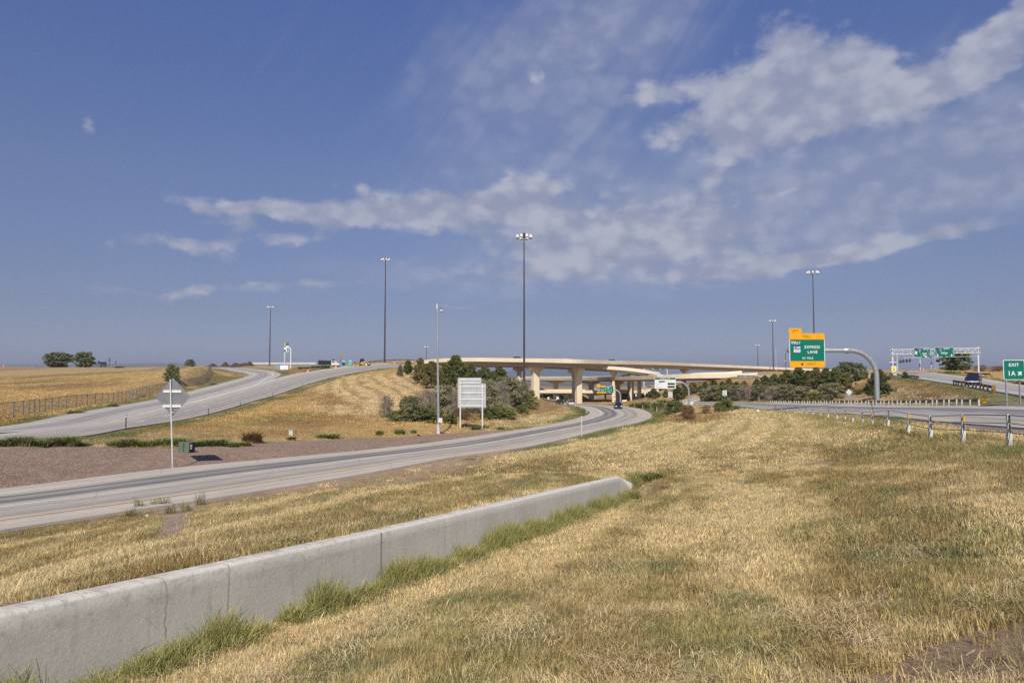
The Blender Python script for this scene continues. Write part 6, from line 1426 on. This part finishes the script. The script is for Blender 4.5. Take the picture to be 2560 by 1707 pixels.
# ball-like white thing and litter in the hollow
p = onground(1895, 1031, 20); o = MB().ball((0, 0, .22), .24, 14, (1, 1, .95)).build('plastic_ball', WHITE, loc=p, smooth=True); tag(o, 'small white ball-like object lying by the cable barrier', 'ball')
def litter(label, px, py, c, s_=(.18, .12, .04)):
    p = onground(px, py, 6); mb = MB(); g = random.Random(px); mb.loft([[(s_[0] * (math.cos(a) * (1 - .25 * k_) + g.uniform(-.15, .15)), s_[1] * (math.sin(a) * (1 - .25 * k_) + g.uniform(-.15, .15)), s_[2] * k_ * 1.2 + g.uniform(0, .015)) for a in [i * 1.0472 for i in range(6)]] for k_ in range(3)]); o = mb.build('litter', c, loc=p, rz=g.uniform(0, 3)); tag(o, label, 'litter')
litter('scrap of white paper in the grass below the path', 368, 1292, WHITE, (.10, .07, .03)); litter('dark strip of tyre rubber on the gravel left of the camera pole', 1046, 1089, RUBBER, (.7, .08, .05)); litter('red and white litter on the gravel right of the camera pole', 1116, 1082.5, mat('red_white_litter', (.6, .2, .18), .6), (.55, .08, .05)); litter('pale flat stone beside the left road', 237, 1016, BARRIER, (.5, .25, .08)); litter('white scrap beyond the barrier in the mown hollow', 1773, 1057, WHITE, (.10, .08, .05))
# green utility cabinet
def cabinet():
    p = onground(466, 1130, 20); S = p.y / F; t = thing('utility_cabinet', 'low green utility cabinet with a black right side on the gravel', 'utility box', tuple(p), R(-22))
    g_ = mat('cabinet_green', (.125, .165, .115), .5, 0, .1, 2); w_ = 32 * S / math.cos(R(22)); d = 13 * S / math.sin(R(22)) * .5; h = 25 * S
    MB().box((-w_ * .26, 0, h / 2), (w_ * .52, d, h)).build('left_body', g_, t, bevel=.02); MB().box((w_ * .25, 0, h / 2), (w_ * .48, d * .96, h * .97)).build('right_body', g_, t, bevel=.02)
    v = MB().box((w_ * .52, 0, h / 2), (.06, d * .94, h * .94)).build('black_side', BLACK, t)  # black panel set on the right end face
    MB().box((w_ * .52 + .034, -.1, h * .68), (.006, .16, .16)).box((w_ * .52 + .034, -.1, h * .42), (.006, .13, .12)).build('label_sticker', GALV_L, v)
    MB().box((0, -d / 2 - .008, h * .5), (.02, .012, h * .9)).build('seam', DARKSTEEL, t)
cabinet()

# chain-link fence with its gate
def mesh_mat():
    m_ = bpy.data.materials.new('chain_link_mesh'); m_.use_nodes = True; t = NT(m_.node_tree); t.n.clear(); out = t.node('ShaderNodeOutputMaterial'); b = t.node('ShaderNodeBsdfPrincipled'); tr = t.node('ShaderNodeBsdfTransparent'); mx = t.node('ShaderNodeMixShader')
    b.inputs['Base Color'].default_value = (.15, .15, .15, 1); b.inputs['Roughness'].default_value = .5; b.inputs['Metallic'].default_value = .4
    uv = t.node('ShaderNodeUVMap', uv_map='UVMap').outputs[0]; u, v, _ = t.sep(uv); a = t.m('PINGPONG', t.m('ADD', u, v), .04); c = t.m('PINGPONG', t.m('SUBTRACT', u, v), .04)
    w_ = t.m('MINIMUM', a, c); t.put(mx.inputs[0], t.m('LESS_THAN', w_, .0075)); t.l.new(tr.outputs[0], mx.inputs[1]); t.l.new(b.outputs[0], mx.inputs[2]); t.l.new(mx.outputs[0], out.inputs[0]); return m_
CL = mesh_mat(); FPOST = mat('dull_fence_steel', (.17, .17, .17), .6, .2)
def chainlink(name, label, pts, h, sp, post_r=.05, gate=None, brace=()):
    q = crom([Vector(p) for p in pts], .8); L = np.concatenate([[0], np.cumsum(np.linalg.norm(np.diff(q[:, :2], axis=0), axis=1))]); st = np.append(np.arange(0, L[-1], sp), L[-1])
    X = np.interp(st, L, q[:, 0]); Y = np.interp(st, L, q[:, 1]); Zg = ground(X, Y); t = thing(name, label, 'fence', (X[0], Y[0], Zg[0])); V = []; UV = []
    for i in range(len(st)):
        x, y, z = X[i] - X[0], Y[i] - Y[0], Zg[i] - Zg[0]; V += [(x, y, z + .03), (x, y, z + h)]; UV += [(st[i], 0), (st[i], h)]
        MB().tube([(x, y, z - .3), (x, y, z + h + .05)], post_r, 6).build('post', FPOST, t)
    me = bpy.data.meshes.new('wire_mesh'); me.from_pydata(V, [], [(2 * i, 2 * i + 2, 2 * i + 3, 2 * i + 1) for i in range(len(st) - 1)]); ul = me.uv_layers.new(name='UVMap'); lv = np.empty(len(me.loops), np.int32); me.loops.foreach_get('vertex_index', lv); ul.data.foreach_set('uv', np.array(UV, np.float32)[lv].ravel()); me.materials.append(CL)
    o = bpy.data.objects.new('wire_mesh', me); link(o, t)
    MB().tube([V[2 * i + 1] for i in range(len(st))], .03, 5).build('top_rail', FPOST, t); return t
FP = [(-60,1056,68),(38,1045,75),(105,1031,88),(166,1019,99),(221,1012,106),(278,1003,117),(366,979.5,147),(411,968.6,163),(457,953.6,180),(498,941,196),(520,932,210),(528,923,232)]
chainlink('chain_link_fence', 'grey chain-link fence climbing the golden field beside the left road', [P(*p) for p in FP], 1.75, 3.3)
chainlink('chain_link_fence', 'distant chain-link fence along the crest of the golden field', [P(*p) for p in [(528,923,234),(510,918,262),(470,916.5,300),(420,917,330),(360,918.5,355),(290,920,375),(200,921,400),(60,921,410),(-60,921,410)]], 1.9, 5.0)
def gate():
    a = P(324, 991, 131); b = P(366, 979.5, 147.5); a.z = gz(a.x, a.y); b.z = gz(b.x, b.y); t = thing('chain_link_gate', 'chain-link gate with a white diagonal brace in the grey fence', 'gate', tuple(a)); d = b - a; off = Vector((.25, -.35, 0))
    h = 1.95
    MB().tube([off, off + Vector((0, 0, h))], .06, 6).tube([off, off + d], .04, 6).tube([off + Vector((0, 0, h)), off + d + Vector((0, 0, h))], .04, 6).tube([off + d, off + d + Vector((0, 0, h))], .06, 6).build('frame', GALV, t)
    MB().tube([off + Vector((0, 0, h * .62)), off + d + Vector((0, 0, .1))], .05, 6).build('brace', SIGNWHITE, t)
    for f in (.2, .4, .6, .8): MB().tube([off + d * f, off + d * f + Vector((0, 0, h))], .03, 5).build('upright', GALV, t)
gate()
p = P(38, 1045, 75); t = thing('corner_post', 'stout pale corner post with a diagonal brace at the near end of the fence', 'fence post', (p.x - .05, 74.8, gz(p.x, 75)))
MB().tube([(0, 0, -.3), (0, 0, 1.78)], .09, 8).build('upright', GALV_L, t); MB().tube([(0, 0, 1.3), (3.0, 4.2, 1.4)], .04, 6).tube([(0.1, 0, .9), (2.6, 3.6, .1)], .04, 6).build('brace', GALV, t)
chainlink('wire_fence', 'thin wire fence on the right skyline beyond the dark tree', [P(*p) for p in [(2425,929,232),(2470,928,232),(2540,928,230),(2640,929,225)]], 1.5, 4.0, .04)

# barrels and cones
def barrel(label, px, y0, y1, Y):
    p = P(px, y1, Y); t = thing('traffic_barrel', label, 'traffic barrel', (p.x, Y, gz(p.x, Y)), 0, 'orange work-zone barrels'); h = max(.9, (y1 - y0) * Y / F); r = h * .29
    MB().tube([(0, 0, .05), (0, 0, h * .98), (0, 0, h)], [r, r * .8, r * .7], 12).build('drum', ORANGE, t); MB().tube([(0, 0, 0), (0, 0, .08)], r * 1.3, 12).build('base_ring', RUBBER, t)
    for f in (.36, .66): MB().tube([(0, 0, h * f), (0, 0, h * (f + .12))], [r * (1.02 - .2 * f), r * (1.0 - .2 * (f + .1))], 12).build('white_band', SIGNWHITE, t)
for a in [('orange barrel lowest on the gore grass left of the truck', 770, 921.5, 931, 248), ('orange barrel in front of the dump truck nose', 840, 911.5, 921, 268), ('orange barrel at the road edge right of the light mast', 986.5, 901, 908, 300), ('orange barrel at the left end of the flyover parapet', 1032, 896.5, 903.5, 315),
          ('orange barrel at the road crest below the gantry signs', 2308.5, 924.5, 930.5, 228), ('orange barrel on the left skyline at the frame edge', 9, 913, 919, 400), ('small orange barrel at the foot of the dark post on the left skyline', 289, 912.5, 918, 395), ('pinkish barrel beside the pale pole at the road crest', 2301, 924, 929.5, 232)]: barrel(*a)
# ------------------------------------------------------------ vehicles and the works on the hill
def car_paint(name, c): return mat(name, c, .25, .3, .04, 1, spec=.6)
CP_NAVY = car_paint('navy_car_paint', (.02, .03, .075)); CP_DARK = car_paint('dark_car_paint', (.02, .022, .028)); CP_WHITE = car_paint('white_car_paint', (.72, .72, .72)); CP_SILVER = car_paint('silver_car_paint', (.45, .46, .48)); CP_BLUE = car_paint('blue_truck_paint', (.012, .022, .09))
LAMP_W = mat('headlamp_glass', (.8, .82, .85), .1, 0, .02, 1); LAMP_R = mat('tail_lamp_red', (.30, .01, .01), .2, 0, .05, 1)
def wheels(t, xs, ys, r, w_=.24):
    for x in xs:
        for y in ys:
            s_ = 1 if x > 0 else -1
            k_ = MB().tube([(x - s_ * w_ / 2, y, r), (x + s_ * w_ / 2, y, r)], r, 18).build('wheel', RUBBER, t); MB().tube([(x + s_ * w_ / 2, y, r), (x + s_ * (w_ / 2 + .015), y, r)], r * .6, 12).build('rim', SIGNWHITE if r > .45 else GALV_L, k_)
def car(label, loc, rz, paint, kind='suv', name='parked_car', group=None):
    """front faces -Y in its own frame"""
    L, Wd, H, hood, belt, gc = dict(suv=(4.7, 1.9, 1.72, .98, 1.0, .22), sedan=(4.7, 1.84, 1.45, .85, .92, .18), pickup=(5.6, 2.0, 1.85, 1.15, 1.18, .3))[kind]
    t = thing(name, label, 'pickup truck' if kind == 'pickup' else 'car', tuple(loc), rz, group); h = L / 2; w_ = Wd / 2
    def sec(y, hw, zb, zt, rnd=.12): return [(-hw, y, zb + .1), (-hw + .06, y, zb), (hw - .06, y, zb), (hw, y, zb + .1), (hw, y, zt - rnd), (hw - rnd, y, zt), (-hw + rnd, y, zt), (-hw, y, zt - rnd)]
    if kind == 'pickup': body = [(-h, w_ - .12, .42, hood - .2), (-h + .12, w_ - .03, gc, hood - .06), (-h + .9, w_, gc, hood), (-h + 1.55, w_, gc, belt), (h - .1, w_, gc, belt), (h, w_ - .03, .5, belt - .02)]
    elif kind == 'suv': body = [(-h, w_ - .18, .38, hood - .25), (-h + .15, w_ - .05, gc, hood - .1), (-h + .9, w_, gc, hood), (-h + 1.2, w_, gc, belt), (h - .25, w_, gc, belt + .02), (h, w_ - .08, .4, belt - .05)]
    else: body = [(-h, w_ - .2, .34, hood - .28), (-h + .18, w_ - .05, gc, hood - .14), (-h + 1.1, w_, gc, hood), (-h + 1.4, w_, gc, belt), (h - .9, w_, gc, belt + .02), (h - .15, w_ - .03, gc, belt - .02), (h, w_ - .12, .36, belt - .12)]
    MB().loft([sec(*b) for b in body]).build('body', paint, t, bevel=.0)
    c0, c1, c2, c3 = dict(suv=(-h + 1.15, -h + 1.85, h - .45, h - .12), sedan=(-h + 1.35, -h + 2.15, h - 1.35, h - .7), pickup=(-h + 1.5, -h + 2.1, h - 2.15, h - 1.95))[kind]
    gl = [(c0, w_ - .06, belt - .02, belt + .01), (c1, w_ - .12, belt - .02, H - .05), (c2, w_ - .14, belt - .02, H - .04), (c3, w_ - .07, belt - .02, belt + .02)]
    def gsec(y, hw, zb, zt): k_ = (zt - zb) * .22; return [(-hw, y, zb), (hw, y, zb), (hw - k_, y, zt), (-hw + k_, y, zt)]
    MB().loft([gsec(*g) for g in gl]).build('windows', GLASS, t)
    k_ = (H - .05 - belt) * .22 + .10
    MB().loft([[(-w_ + k_ + .02, c1 - .02, H - .055), (w_ - k_ - .02, c1 - .02, H - .055), (w_ - k_ - .08, c1 + .1, H), (-w_ + k_ + .08, c1 + .1, H)], [(-w_ + k_ + .02, c2 + .05, H - .05), (w_ - k_ - .02, c2 + .05, H - .05), (w_ - k_ - .08, c2 - .1, H), (-w_ + k_ + .08, c2 - .1, H)]]).build('roof', paint, t)
    r = .40 if kind == 'pickup' else .34; wheels(t, (-w_ + .12, w_ - .12), (-h + .92, h - (1.15 if kind == 'pickup' else .9)), r)
    for s_ in (-1, 1):
        MB().box((s_ * (w_ - .32), -h + .03, hood - .28), (.42, .10, .16)).build('headlight', LAMP_W, t); MB().box((s_ * (w_ - .14), h - .02, belt - .18), (.16, .08, .34)).build('tail_light', LAMP_R, t)
        MB().box((s_ * (w_ + .05), c0 + .45, belt + .08), (.14, .09, .14)).build('mirror', paint, t)
    MB().box((0, -h + .02, .52), (Wd * .55, .06, .22)).build('grille', BLACK, t)
    MB().box((0, h + (.10 if kind == 'pickup' else .0), .52), (Wd * .9, .16, .18)).build('rear_bumper', GALV_L if kind == 'pickup' else paint, t); MB().box((0, h + .19 if kind == 'pickup' else h + .09, .56), (.32, .01, .15)).build('number_plate', SIGNWHITE, t)
    if kind == 'pickup':
        MB().box((0, h - .98, belt + .04), (Wd - .12, 1.85, .06)).build('bed_cover', BLACK, t)
    return t
def on_road(r, px, py, f=None):
    """point on a road surface beneath a pixel"""
    best = None
    for s_ in np.arange(1, r.s[-1] - 1, 1.0):
        for ff in (np.arange(.1, .95, .05) if f is None else (f,)):
            q = r.at(np.array([s_]), ff)[0]; ux = 1280 + F * q[0] / (q[1] * math.cos(PITCH) + q[2] * math.sin(PITCH)); uy = 853.5 - F * (q[2] * math.cos(PITCH) - q[1] * math.sin(PITCH)) / (q[1] * math.cos(PITCH) + q[2] * math.sin(PITCH)); e = (ux - px) ** 2 + (uy - py) ** 2 * 4
            if best is None or e < best[0]: best = (e, Vector(q), s_, ff)
    q2 = r.at(np.array([best[2] + 2.0]), best[3])[0]; d = Vector(q2) - best[1]; return best[1], math.atan2(d.y, d.x) - math.pi / 2
p, a = on_road(rc, 1546, 1021); car('dark navy van coming round the centre road bend', p, a, CP_NAVY, 'suv', 'van')
p, a = on_road(rc, 1426, 1013); car('white car entering the bend below the lowest overpass', p, a + math.pi, CP_WHITE, 'suv', 'car')
p, a = on_road(rc, 1398, 1010.5); car('dark car just left of the white one under the lowest overpass', p, a + math.pi, CP_DARK, 'suv', 'car')
p, a = on_road(re_, 2435, 962); t = car('dark blue pickup seen from behind on the exit ramp', p, math.pi - math.atan2(p.x, p.y) - R(4), CP_BLUE, 'pickup', 'pickup_truck'); t.scale = (.86, .86, .86)
def on_deck(px, py_roof, Y, H): q = P(px, py_roof, Y); q.z -= H; return q
car('dark car on the uppermost flyover just left of the tallest mast', on_deck(1297, 891.5, 275, 1.72), R(86), CP_DARK, 'suv', 'car'); car('dark car on the uppermost flyover right of the tall pier', on_deck(1533, 898.6, 297, 1.72), R(86), CP_DARK, 'suv', 'car')
car('dark car on the lowest overpass left of the tall pier', on_deck(1354.5, 970, 345, 1.72), R(92), CP_DARK, 'suv', 'car'); car('dark car on the middle overpass in front of the ramp junction', on_deck(1567, 936.6, 284, 1.72), R(120), CP_NAVY, 'suv', 'car')
q = P(1622, 974.8, 322); car('silver pickup at the right end of the lowest overpass', q, R(80), CP_SILVER, 'pickup', 'pickup_truck')

DIRTBROWN = mat('dark_topsoil', (.075, .038, .022), .95, 0, .3, .8, bump=.6, bscale=2.5)
def dump_truck():
    p = P(823, 919, 292); p.z = gz(p.x, p.y); t = thing('dump_truck', 'white-cabbed dump truck with a black tipping body on the hill', 'dump truck', tuple(p), R(-90 - 12) + math.pi)
    # front faces -Y in its own frame: turned so that it points to the right of the picture
    DB = mat('black_dump_body', (.02, .02, .024), .5, 0, .1)
    MB().box((0, .3, .78), (.9, 8.4, .3)).build('chassis', DARKSTEEL, t)
    MB().loft([[(-1.2, y, 1.2), (1.2, y, 1.2), (1.25, y, zt), (-1.25, y, zt)] for y, zt in ((-1.2, 2.75), (4.3, 2.95))]).build('tipping_body', DB, t)
    MB().box((1.27, 1.6, 1.45), (.05, 5.0, .16)).box((1.27, .2, 2.1), (.04, .1, 1.3)).box((1.27, 1.8, 2.1), (.04, .1, 1.2)).box((1.27, 3.4, 2.1), (.04, .1, 1.3)).build('side_ribs', GALV_L, t); MB().loft([[(-1.2, -1.25, 2.7), (1.2, -1.25, 2.7), (1.2, -1.25, 2.85), (-1.2, -1.25, 2.85)], [(-1.0, -2.1, 3.15), (1.0, -2.1, 3.15), (1.0, -2.1, 3.3), (-1.0, -2.1, 3.3)]]).build('cab_guard', DB, t)
    cb = MB().loft([[(-1.05, y, .95), (1.05, y, .95), (1.0, y, zt), (-1.0, y, zt)] for y, zt in ((-1.4, 2.85), (-2.6, 2.8), (-3.05, 1.95))]).build('cab', WHITE, t)
    for s_ in (-1, 1): MB().prism([(-2.85, 1.95), (-1.75, 1.95), (-1.75, 2.6), (-2.6, 2.6)], s_ * 1.045, s_ * 1.065, axis='x').build('side_window', GLASS, cb)
    MB().loft([[(-.85, y, .9), (.85, y, .9), (.8, y, zt), (-.8, y, zt)] for y, zt in ((-3.0, 1.95), (-4.4, 1.65), (-4.6, 1.2))]).build('hood', WHITE, t); MB().box((0, -4.65, .75), (2.2, .2, .35)).build('front_bumper', GALV_L, t); MB().box((1.1, -1.9, .8), (.5, 1.0, .5)).build('fuel_tank', GALV_L, t)
    wheels(t, (-1.0, 1.0), (-3.6, 1.9, 3.2), .52, .34)
dump_truck()
def cabin(label, px, Y):
    p = P(px, 913.5, Y); p.z = gz(p.x, Y); t = thing('portable_toilet', label, 'portable toilet', tuple(p), R(12), 'portable toilets by the works'); TEAL = mat('teal_plastic', (.07, .42, .36), .5); b = MB().box((0, 0, 1.05), (1.25, 1.25, 2.1)).build('cabin_body', TEAL, t); MB().loft([[(-.66, -.66, 2.1), (.66, -.66, 2.1), (.66, .66, 2.1), (-.66, .66, 2.1)], [(-.45, -.6, 2.35), (.45, -.6, 2.35), (.45, .6, 2.35), (-.45, .6, 2.35)]]).build('roof', mat('pale_teal_plastic', (.45, .65, .6), .5), t)
    MB().box((0, -.635, .98), (.8, .02, 1.8)).build('door', mat('mid_teal_plastic', (.12, .5, .43), .5), t)
cabin('teal portable toilet nearest the dump truck nose', 859, 300); cabin('teal portable toilet right of the other one', 875.5, 296)
def wrapped(label, px, Y, c):
    p = P(px, 919, Y); p.z = gz(p.x, Y); S = Y / F; o = MB().loft([[(a * 5.0 * S * k_, b * .9 * k_, z * S) for a, b in ((-1, -1), (1, -1), (1, 1), (-1, 1))] for z, k_ in ((0, .95), (3, 1), (9, .98), (10.4, .8))]).build('wrapped_bundle', mat(c[0], c[1], .4, 0, .1, 3), loc=p, rz=R(8)); tag(o, label, 'wrapped bundle', 'wrapped bundles by the gore grass')
wrapped('blue-grey wrapped bundle at the left of three on the hill', 695, 312, ('blue_grey_wrap', (.22, .28, .36))); wrapped('white wrapped bundle in the middle of three on the hill', 706, 311, ('white_wrap', (.72, .73, .76))); wrapped('white wrapped bundle at the right of three on the hill', 716.5, 310, ('white_wrap', (.72, .73, .76)))
def loader():
    YP = mat('machine_yellow', (.42, .24, .05), .5); p = P(908, 913.5, 292); p.z = gz(p.x, p.y); t = thing('wheel_loader', 'yellow wheel loader with a dark cab beside the teal cabins', 'loader', tuple(p), R(80))
    MB().loft([[(-.9, y, .7), (.9, y, .7), (.8, y, zt), (-.8, y, zt)] for y, zt in ((-3.0, 1.3), (-1.2, 1.9), (.6, 1.9))]).build('engine_hood', YP, t); MB().box((0, 1.4, 1.1), (1.3, 1.8, .7)).build('front_frame', YP, t)
    cb = MB().loft([[(-.75, -.2, 1.6), (.75, -.2, 1.6), (.75, 1.3, 1.6), (-.75, 1.3, 1.6)], [(-.65, 0, 3.0), (.65, 0, 3.0), (.65, 1.1, 3.0), (-.65, 1.1, 3.0)]]).build('cab', BLACK, t); MB().box((0, .55, 3.05), (1.5, 1.3, .1)).build('cab_roof', DARKSTEEL, cb)
    for s_ in (-.6, .6): MB().tube([(s_, 1.2, 1.7), (s_, 2.8, 1.2), (s_, 3.5, .5)], .14, 6).build('lift_arm', YP, t)
    MB().prism([(3.3, .1), (4.3, .15), (4.2, .3), (3.6, .45), (3.5, 1.1), (3.3, 1.1)], -1.2, 1.2, axis='x').build('bucket', RUSTY, t); wheels(t, (-1.0, 1.0), (-1.8, 1.6), .7, .5)
    p = P(888, 916, 288); p.z = gz(p.x, p.y); t = thing('skid_steer', 'small yellow-orange earthmover left of the wheel loader', 'loader', tuple(p), R(100))
    MB().loft([[(-.7, y, .4), (.7, y, .4), (.65, y, zt), (-.65, y, zt)] for y, zt in ((-1.6, 1.1), (-.4, 1.5), (.9, 1.1))]).build('body', YP, t); MB().loft([[(-.5, -.5, 1.1), (.5, -.5, 1.1), (.5, .6, 1.1), (-.5, .6, 1.1)], [(-.45, -.4, 2.0), (.45, -.4, 2.0), (.45, .5, 2.0), (-.45, .5, 2.0)]]).build('cage', RUSTY, t)
    for s_ in (-.75, .75): MB().tube([(s_, -1.2, 1.3), (s_, .8, 1.3), (s_, 1.8, .4)], .09, 6).build('lift_arm', YP, t)
    MB().prism([(1.7, .05), (2.5, .1), (2.4, .25), (1.9, .3), (1.9, .8), (1.7, .8)], -.9, .9, axis='x').build('bucket', RUSTY, t); wheels(t, (-.8, .8), (-.9, .6), .4, .3)
loader()
def mound(label, px0, px1, py, h, Y, sd):
    a, b = P(px0, py, Y), P(px1, py, Y); c = (a + b) / 2; z = gz(c.x, Y); hw = (b.x - a.x) / 2; H = h * Y / F; V = []; Fc = []; n, m_ = 40, 16
    for i in range(n):
        for j in range(m_):
            u, v = i / (n - 1) * 2 - 1, j / (m_ - 1) * 2 - 1; r = min(1, math.sqrt(u * u + v * v)); zz = H * (1 - r) ** .8 * (1 + .25 * math.sin(u * 7 + sd)) + (fbm(np.array([u * 5 + sd]), np.array([v * 3.]), 7)[0] - .5) * H * .35 * (1 - r); V.append((u * hw, v * 5, zz - .3))
    Fc = [(i * m_ + j, (i + 1) * m_ + j, (i + 1) * m_ + j + 1, i * m_ + j + 1) for i in range(n - 1) for j in range(m_ - 1)]
    o = MB().add(V, Fc).build('dirt_mound', DIRTBROWN, loc=(c.x, Y, z), smooth=False); tag(o, label, 'dirt mound', 'dark dirt mounds on the hill crest')
mound('low dark dirt mound at the left end of the row, behind the fence bend', 500, 560, 915, 10, 440, 1); mound('tall dark dirt mound second from the left', 542, 588, 915, 13, 436, 2.5); mound('broad dark dirt mound in the middle of the row', 572, 616, 915, 12, 441, 4); mound('dark dirt mound at the right end of the row', 600, 640, 915, 12.5, 437, 5.5)
# long pale barrier line on the crest
a, b = P(625, 905.8, 520), P(790, 906.5, 520); o = MB().box(((a.x + b.x) / 2, 520, (a.z + b.z) / 2 - .6), (b.x - a.x, .5, 1.3)).build('concrete_barrier', BARRIER); tag(o, 'long thin pale barrier on the crest behind the dirt mounds', 'barrier')
# advertising-free highway signs on the hill, seen at a slant
def hill_signs():
    Y = 330.0; f0 = P(711.5, 908, Y); foot = Vector((f0.x, Y, gz(f0.x, Y))); X = lambda u: P(700 + u / 24.1, 900, Y).x - foot.x; Z = lambda v: P(700, 850 + v / 24.1, Y).z - foot.z
    t = thing('overhead_sign', 'narrow orange and blue-green sign on a pale post on the left hill', 'road sign', foot); MB().tube([(X(285), 0, -1), (X(285), 0, Z(500))], .28, 8).build('post', GALV_L, t); plate('orange_panel', X(245), Z(345), X(335), Z(180), -.4, YEL_S, t, r=.1); plate('green_panel', X(262), Z(690), X(350), Z(347), -.4, mat('slanted_green', (.03, .16, .16), .4), t, r=.1); MB().box((X(300), -.42, Z(500)), (.8, .02, 1.2)).build('legend', SIGNWHITE, t)
    t = thing('overhead_sign', 'green and white toll sign on a bent white post on the left hill', 'road sign', (foot.x + X(645), Y, foot.z)); o = X(645)
    MB().tube([(0, 0, -1), (0, 0, Z(700)), (X(630) - o, 0, Z(560)), (X(600) - o, 0, Z(490)), (X(540) - o, 0, Z(450))], [.33, .3, .28, .26, .24], 8).build('bent_post', WHITE, t); plate('green_panel', X(360) - o, Z(345), X(530) - o, Z(165), -.4, mat('slanted_green', (.03, .16, .16), .4), t, r=.05); plate('white_panel', X(362) - o, Z(722), X(532) - o, Z(347), -.4, SIGNWHITE, t, r=.05)
    for v in (520, 640): plate('rate_display', X(440) - o, Z(v + 50), X(510) - o, Z(v - 45), -.45, DISPLAY, t, r=.02)
hill_signs()
p = P(849, 917, 296); p.z = gz(p.x, p.y); t = thing('leaning_sign', 'yellow-brown panel on a leaning dark wooden post right of the dump truck', 'road sign', tuple(p)); MB().tube([(0, 0, -.2), (.6, 0, 4.6)], .10, 6).build('post', WOOD, t); MB().prism([(.6 + .8 * math.cos(a), 4.5 + .8 * math.sin(a)) for a in [i * math.pi / 4 + .4 for i in range(8)]], -.14, -.1).build('panel', mat('faded_ochre', (.30, .22, .07), .6), t)
# small things on the left skyline
def sky_left():
    Y = 385.0; S = Y / F
    p = P(258, 917, Y); p.z = gz(p.x, Y); t = thing('work_truck', 'dark green cab of a work truck on the left skyline', 'truck', tuple(p)); GP = mat('dark_green_paint', (.03, .075, .06), .4)
    MB().loft([[(-1.5, -.8, .5), (1.5, -.8, .5), (1.5, .8, .5), (-1.5, .8, .5)], [(-1.5, -.8, 1.6), (1.5, -.8, 1.6), (1.5, .8, 1.6), (-1.5, .8, 1.6)]]).build('lower_body', GP, t); MB().loft([[(-1.35, -.75, 1.6), (1.35, -.75, 1.6), (1.35, .75, 1.6), (-1.35, .75, 1.6)], [(-1.25, -.6, 2.75), (1.25, -.6, 2.75), (1.25, .7, 2.75), (-1.25, .7, 2.75)]]).build('windscreen', GLASS, t); MB().box((0, 0, 2.8), (2.7, 1.5, .12)).build('roof', GP, t); wheels(t, (-1.2, 1.2), (0,), .5)
    for s_ in (-1.75, 1.75): MB().box((s_, -.6, 2.2), (.25, .15, .5)).build('mirror', BLACK, t)
    p = P(247, 917, Y + 8); p.z = gz(p.x, Y + 8); t = thing('work_sign', 'dark red square panel beside the green truck on the skyline', 'road sign', tuple(p)); MB().box((0, 0, 1.2), (.12, .1, 2.6)).build('post', DARKSTEEL, t); MB().box((0, -.1, 2.7), (1.3, .06, 1.4)).build('panel', mat('dark_maroon', (.10, .02, .025), .5), t)
    for lab, px, y0, y1, w_ in (('dark post with a narrow board right of the green truck', 273.5, 895, 904, 2.6), ('shorter dark post with a narrow board above an orange barrel', 289.5, 902, 910, 1.8)):
        p = P(px, 917, Y); g = gz(p.x, Y); t = thing('board_post', lab, 'post', (p.x, Y, g)); z0, z1 = P(px, y0, Y).z - g, P(px, y1, Y).z - g; MB().box((0, 0, z0 / 2), (.16, .12, z0)).build('post', WOOD, t); MB().box((0, -.1, (z0 + z1) / 2), (w_ * S, .08, z0 - z1)).build('board', DARKSTEEL, t)
sky_left()

# ------------------------------------------------------------ far hills
def hills():
    az = np.linspace(R(-60), R(60), 500); rows = []
    prof = 45 + 95 * fbm(az * 9, az * 0, 5, 5, .55) + 130 * np.exp(-((az - .06) / .05) ** 2) + 60 * np.exp(-((az - .66) / .12) ** 2)
    for k_, (r, f) in enumerate(((9000, 0), (10500, .25), (12500, .6), (15000, .85), (17000, 1.0), (19000, .7))):
        rr = fbm(az * 40, az * 0 + k_ * 3.1, 8, 4); rows.append(np.stack([r * np.sin(az), r * np.cos(az), -60 + f * prof * (.75 + .5 * rr) * 1.75], 1))
    V = np.concatenate(rows); n = len(az); Fc = [(k_ * n + i, k_ * n + i + 1, (k_ + 1) * n + i + 1, (k_ + 1) * n + i) for k_ in range(5) for i in range(n - 1)]
    o = MB().add(V.tolist(), Fc).build('hills', mat('far_hills', (.07, .085, .06), .95, 0, .2, .0008), smooth=True); tag(o, 'low blue hills on the far horizon', None, kind='structure'); 
hills()
def haze():
    m_ = bpy.data.materials.new('haze'); m_.use_nodes = True; t = NT(m_.node_tree); t.n.clear(); v = t.node('ShaderNodeVolumePrincipled'); v.inputs['Color'].default_value = (.72, .80, 1.0, 1); v.inputs['Density'].default_value = HAZE_D; v.inputs['Anisotropy'].default_value = .2
    t.l.new(v.outputs[0], t.node('ShaderNodeOutputMaterial').inputs['Volume'])
    o = MB().box((0, 0, 110), (126000, 126000, 346)).build('haze', m_); tag(o, 'pale blue air over the far plain', kind='stuff'); 
HAZE_D = 1.1e-4
if HAZE_D: haze()
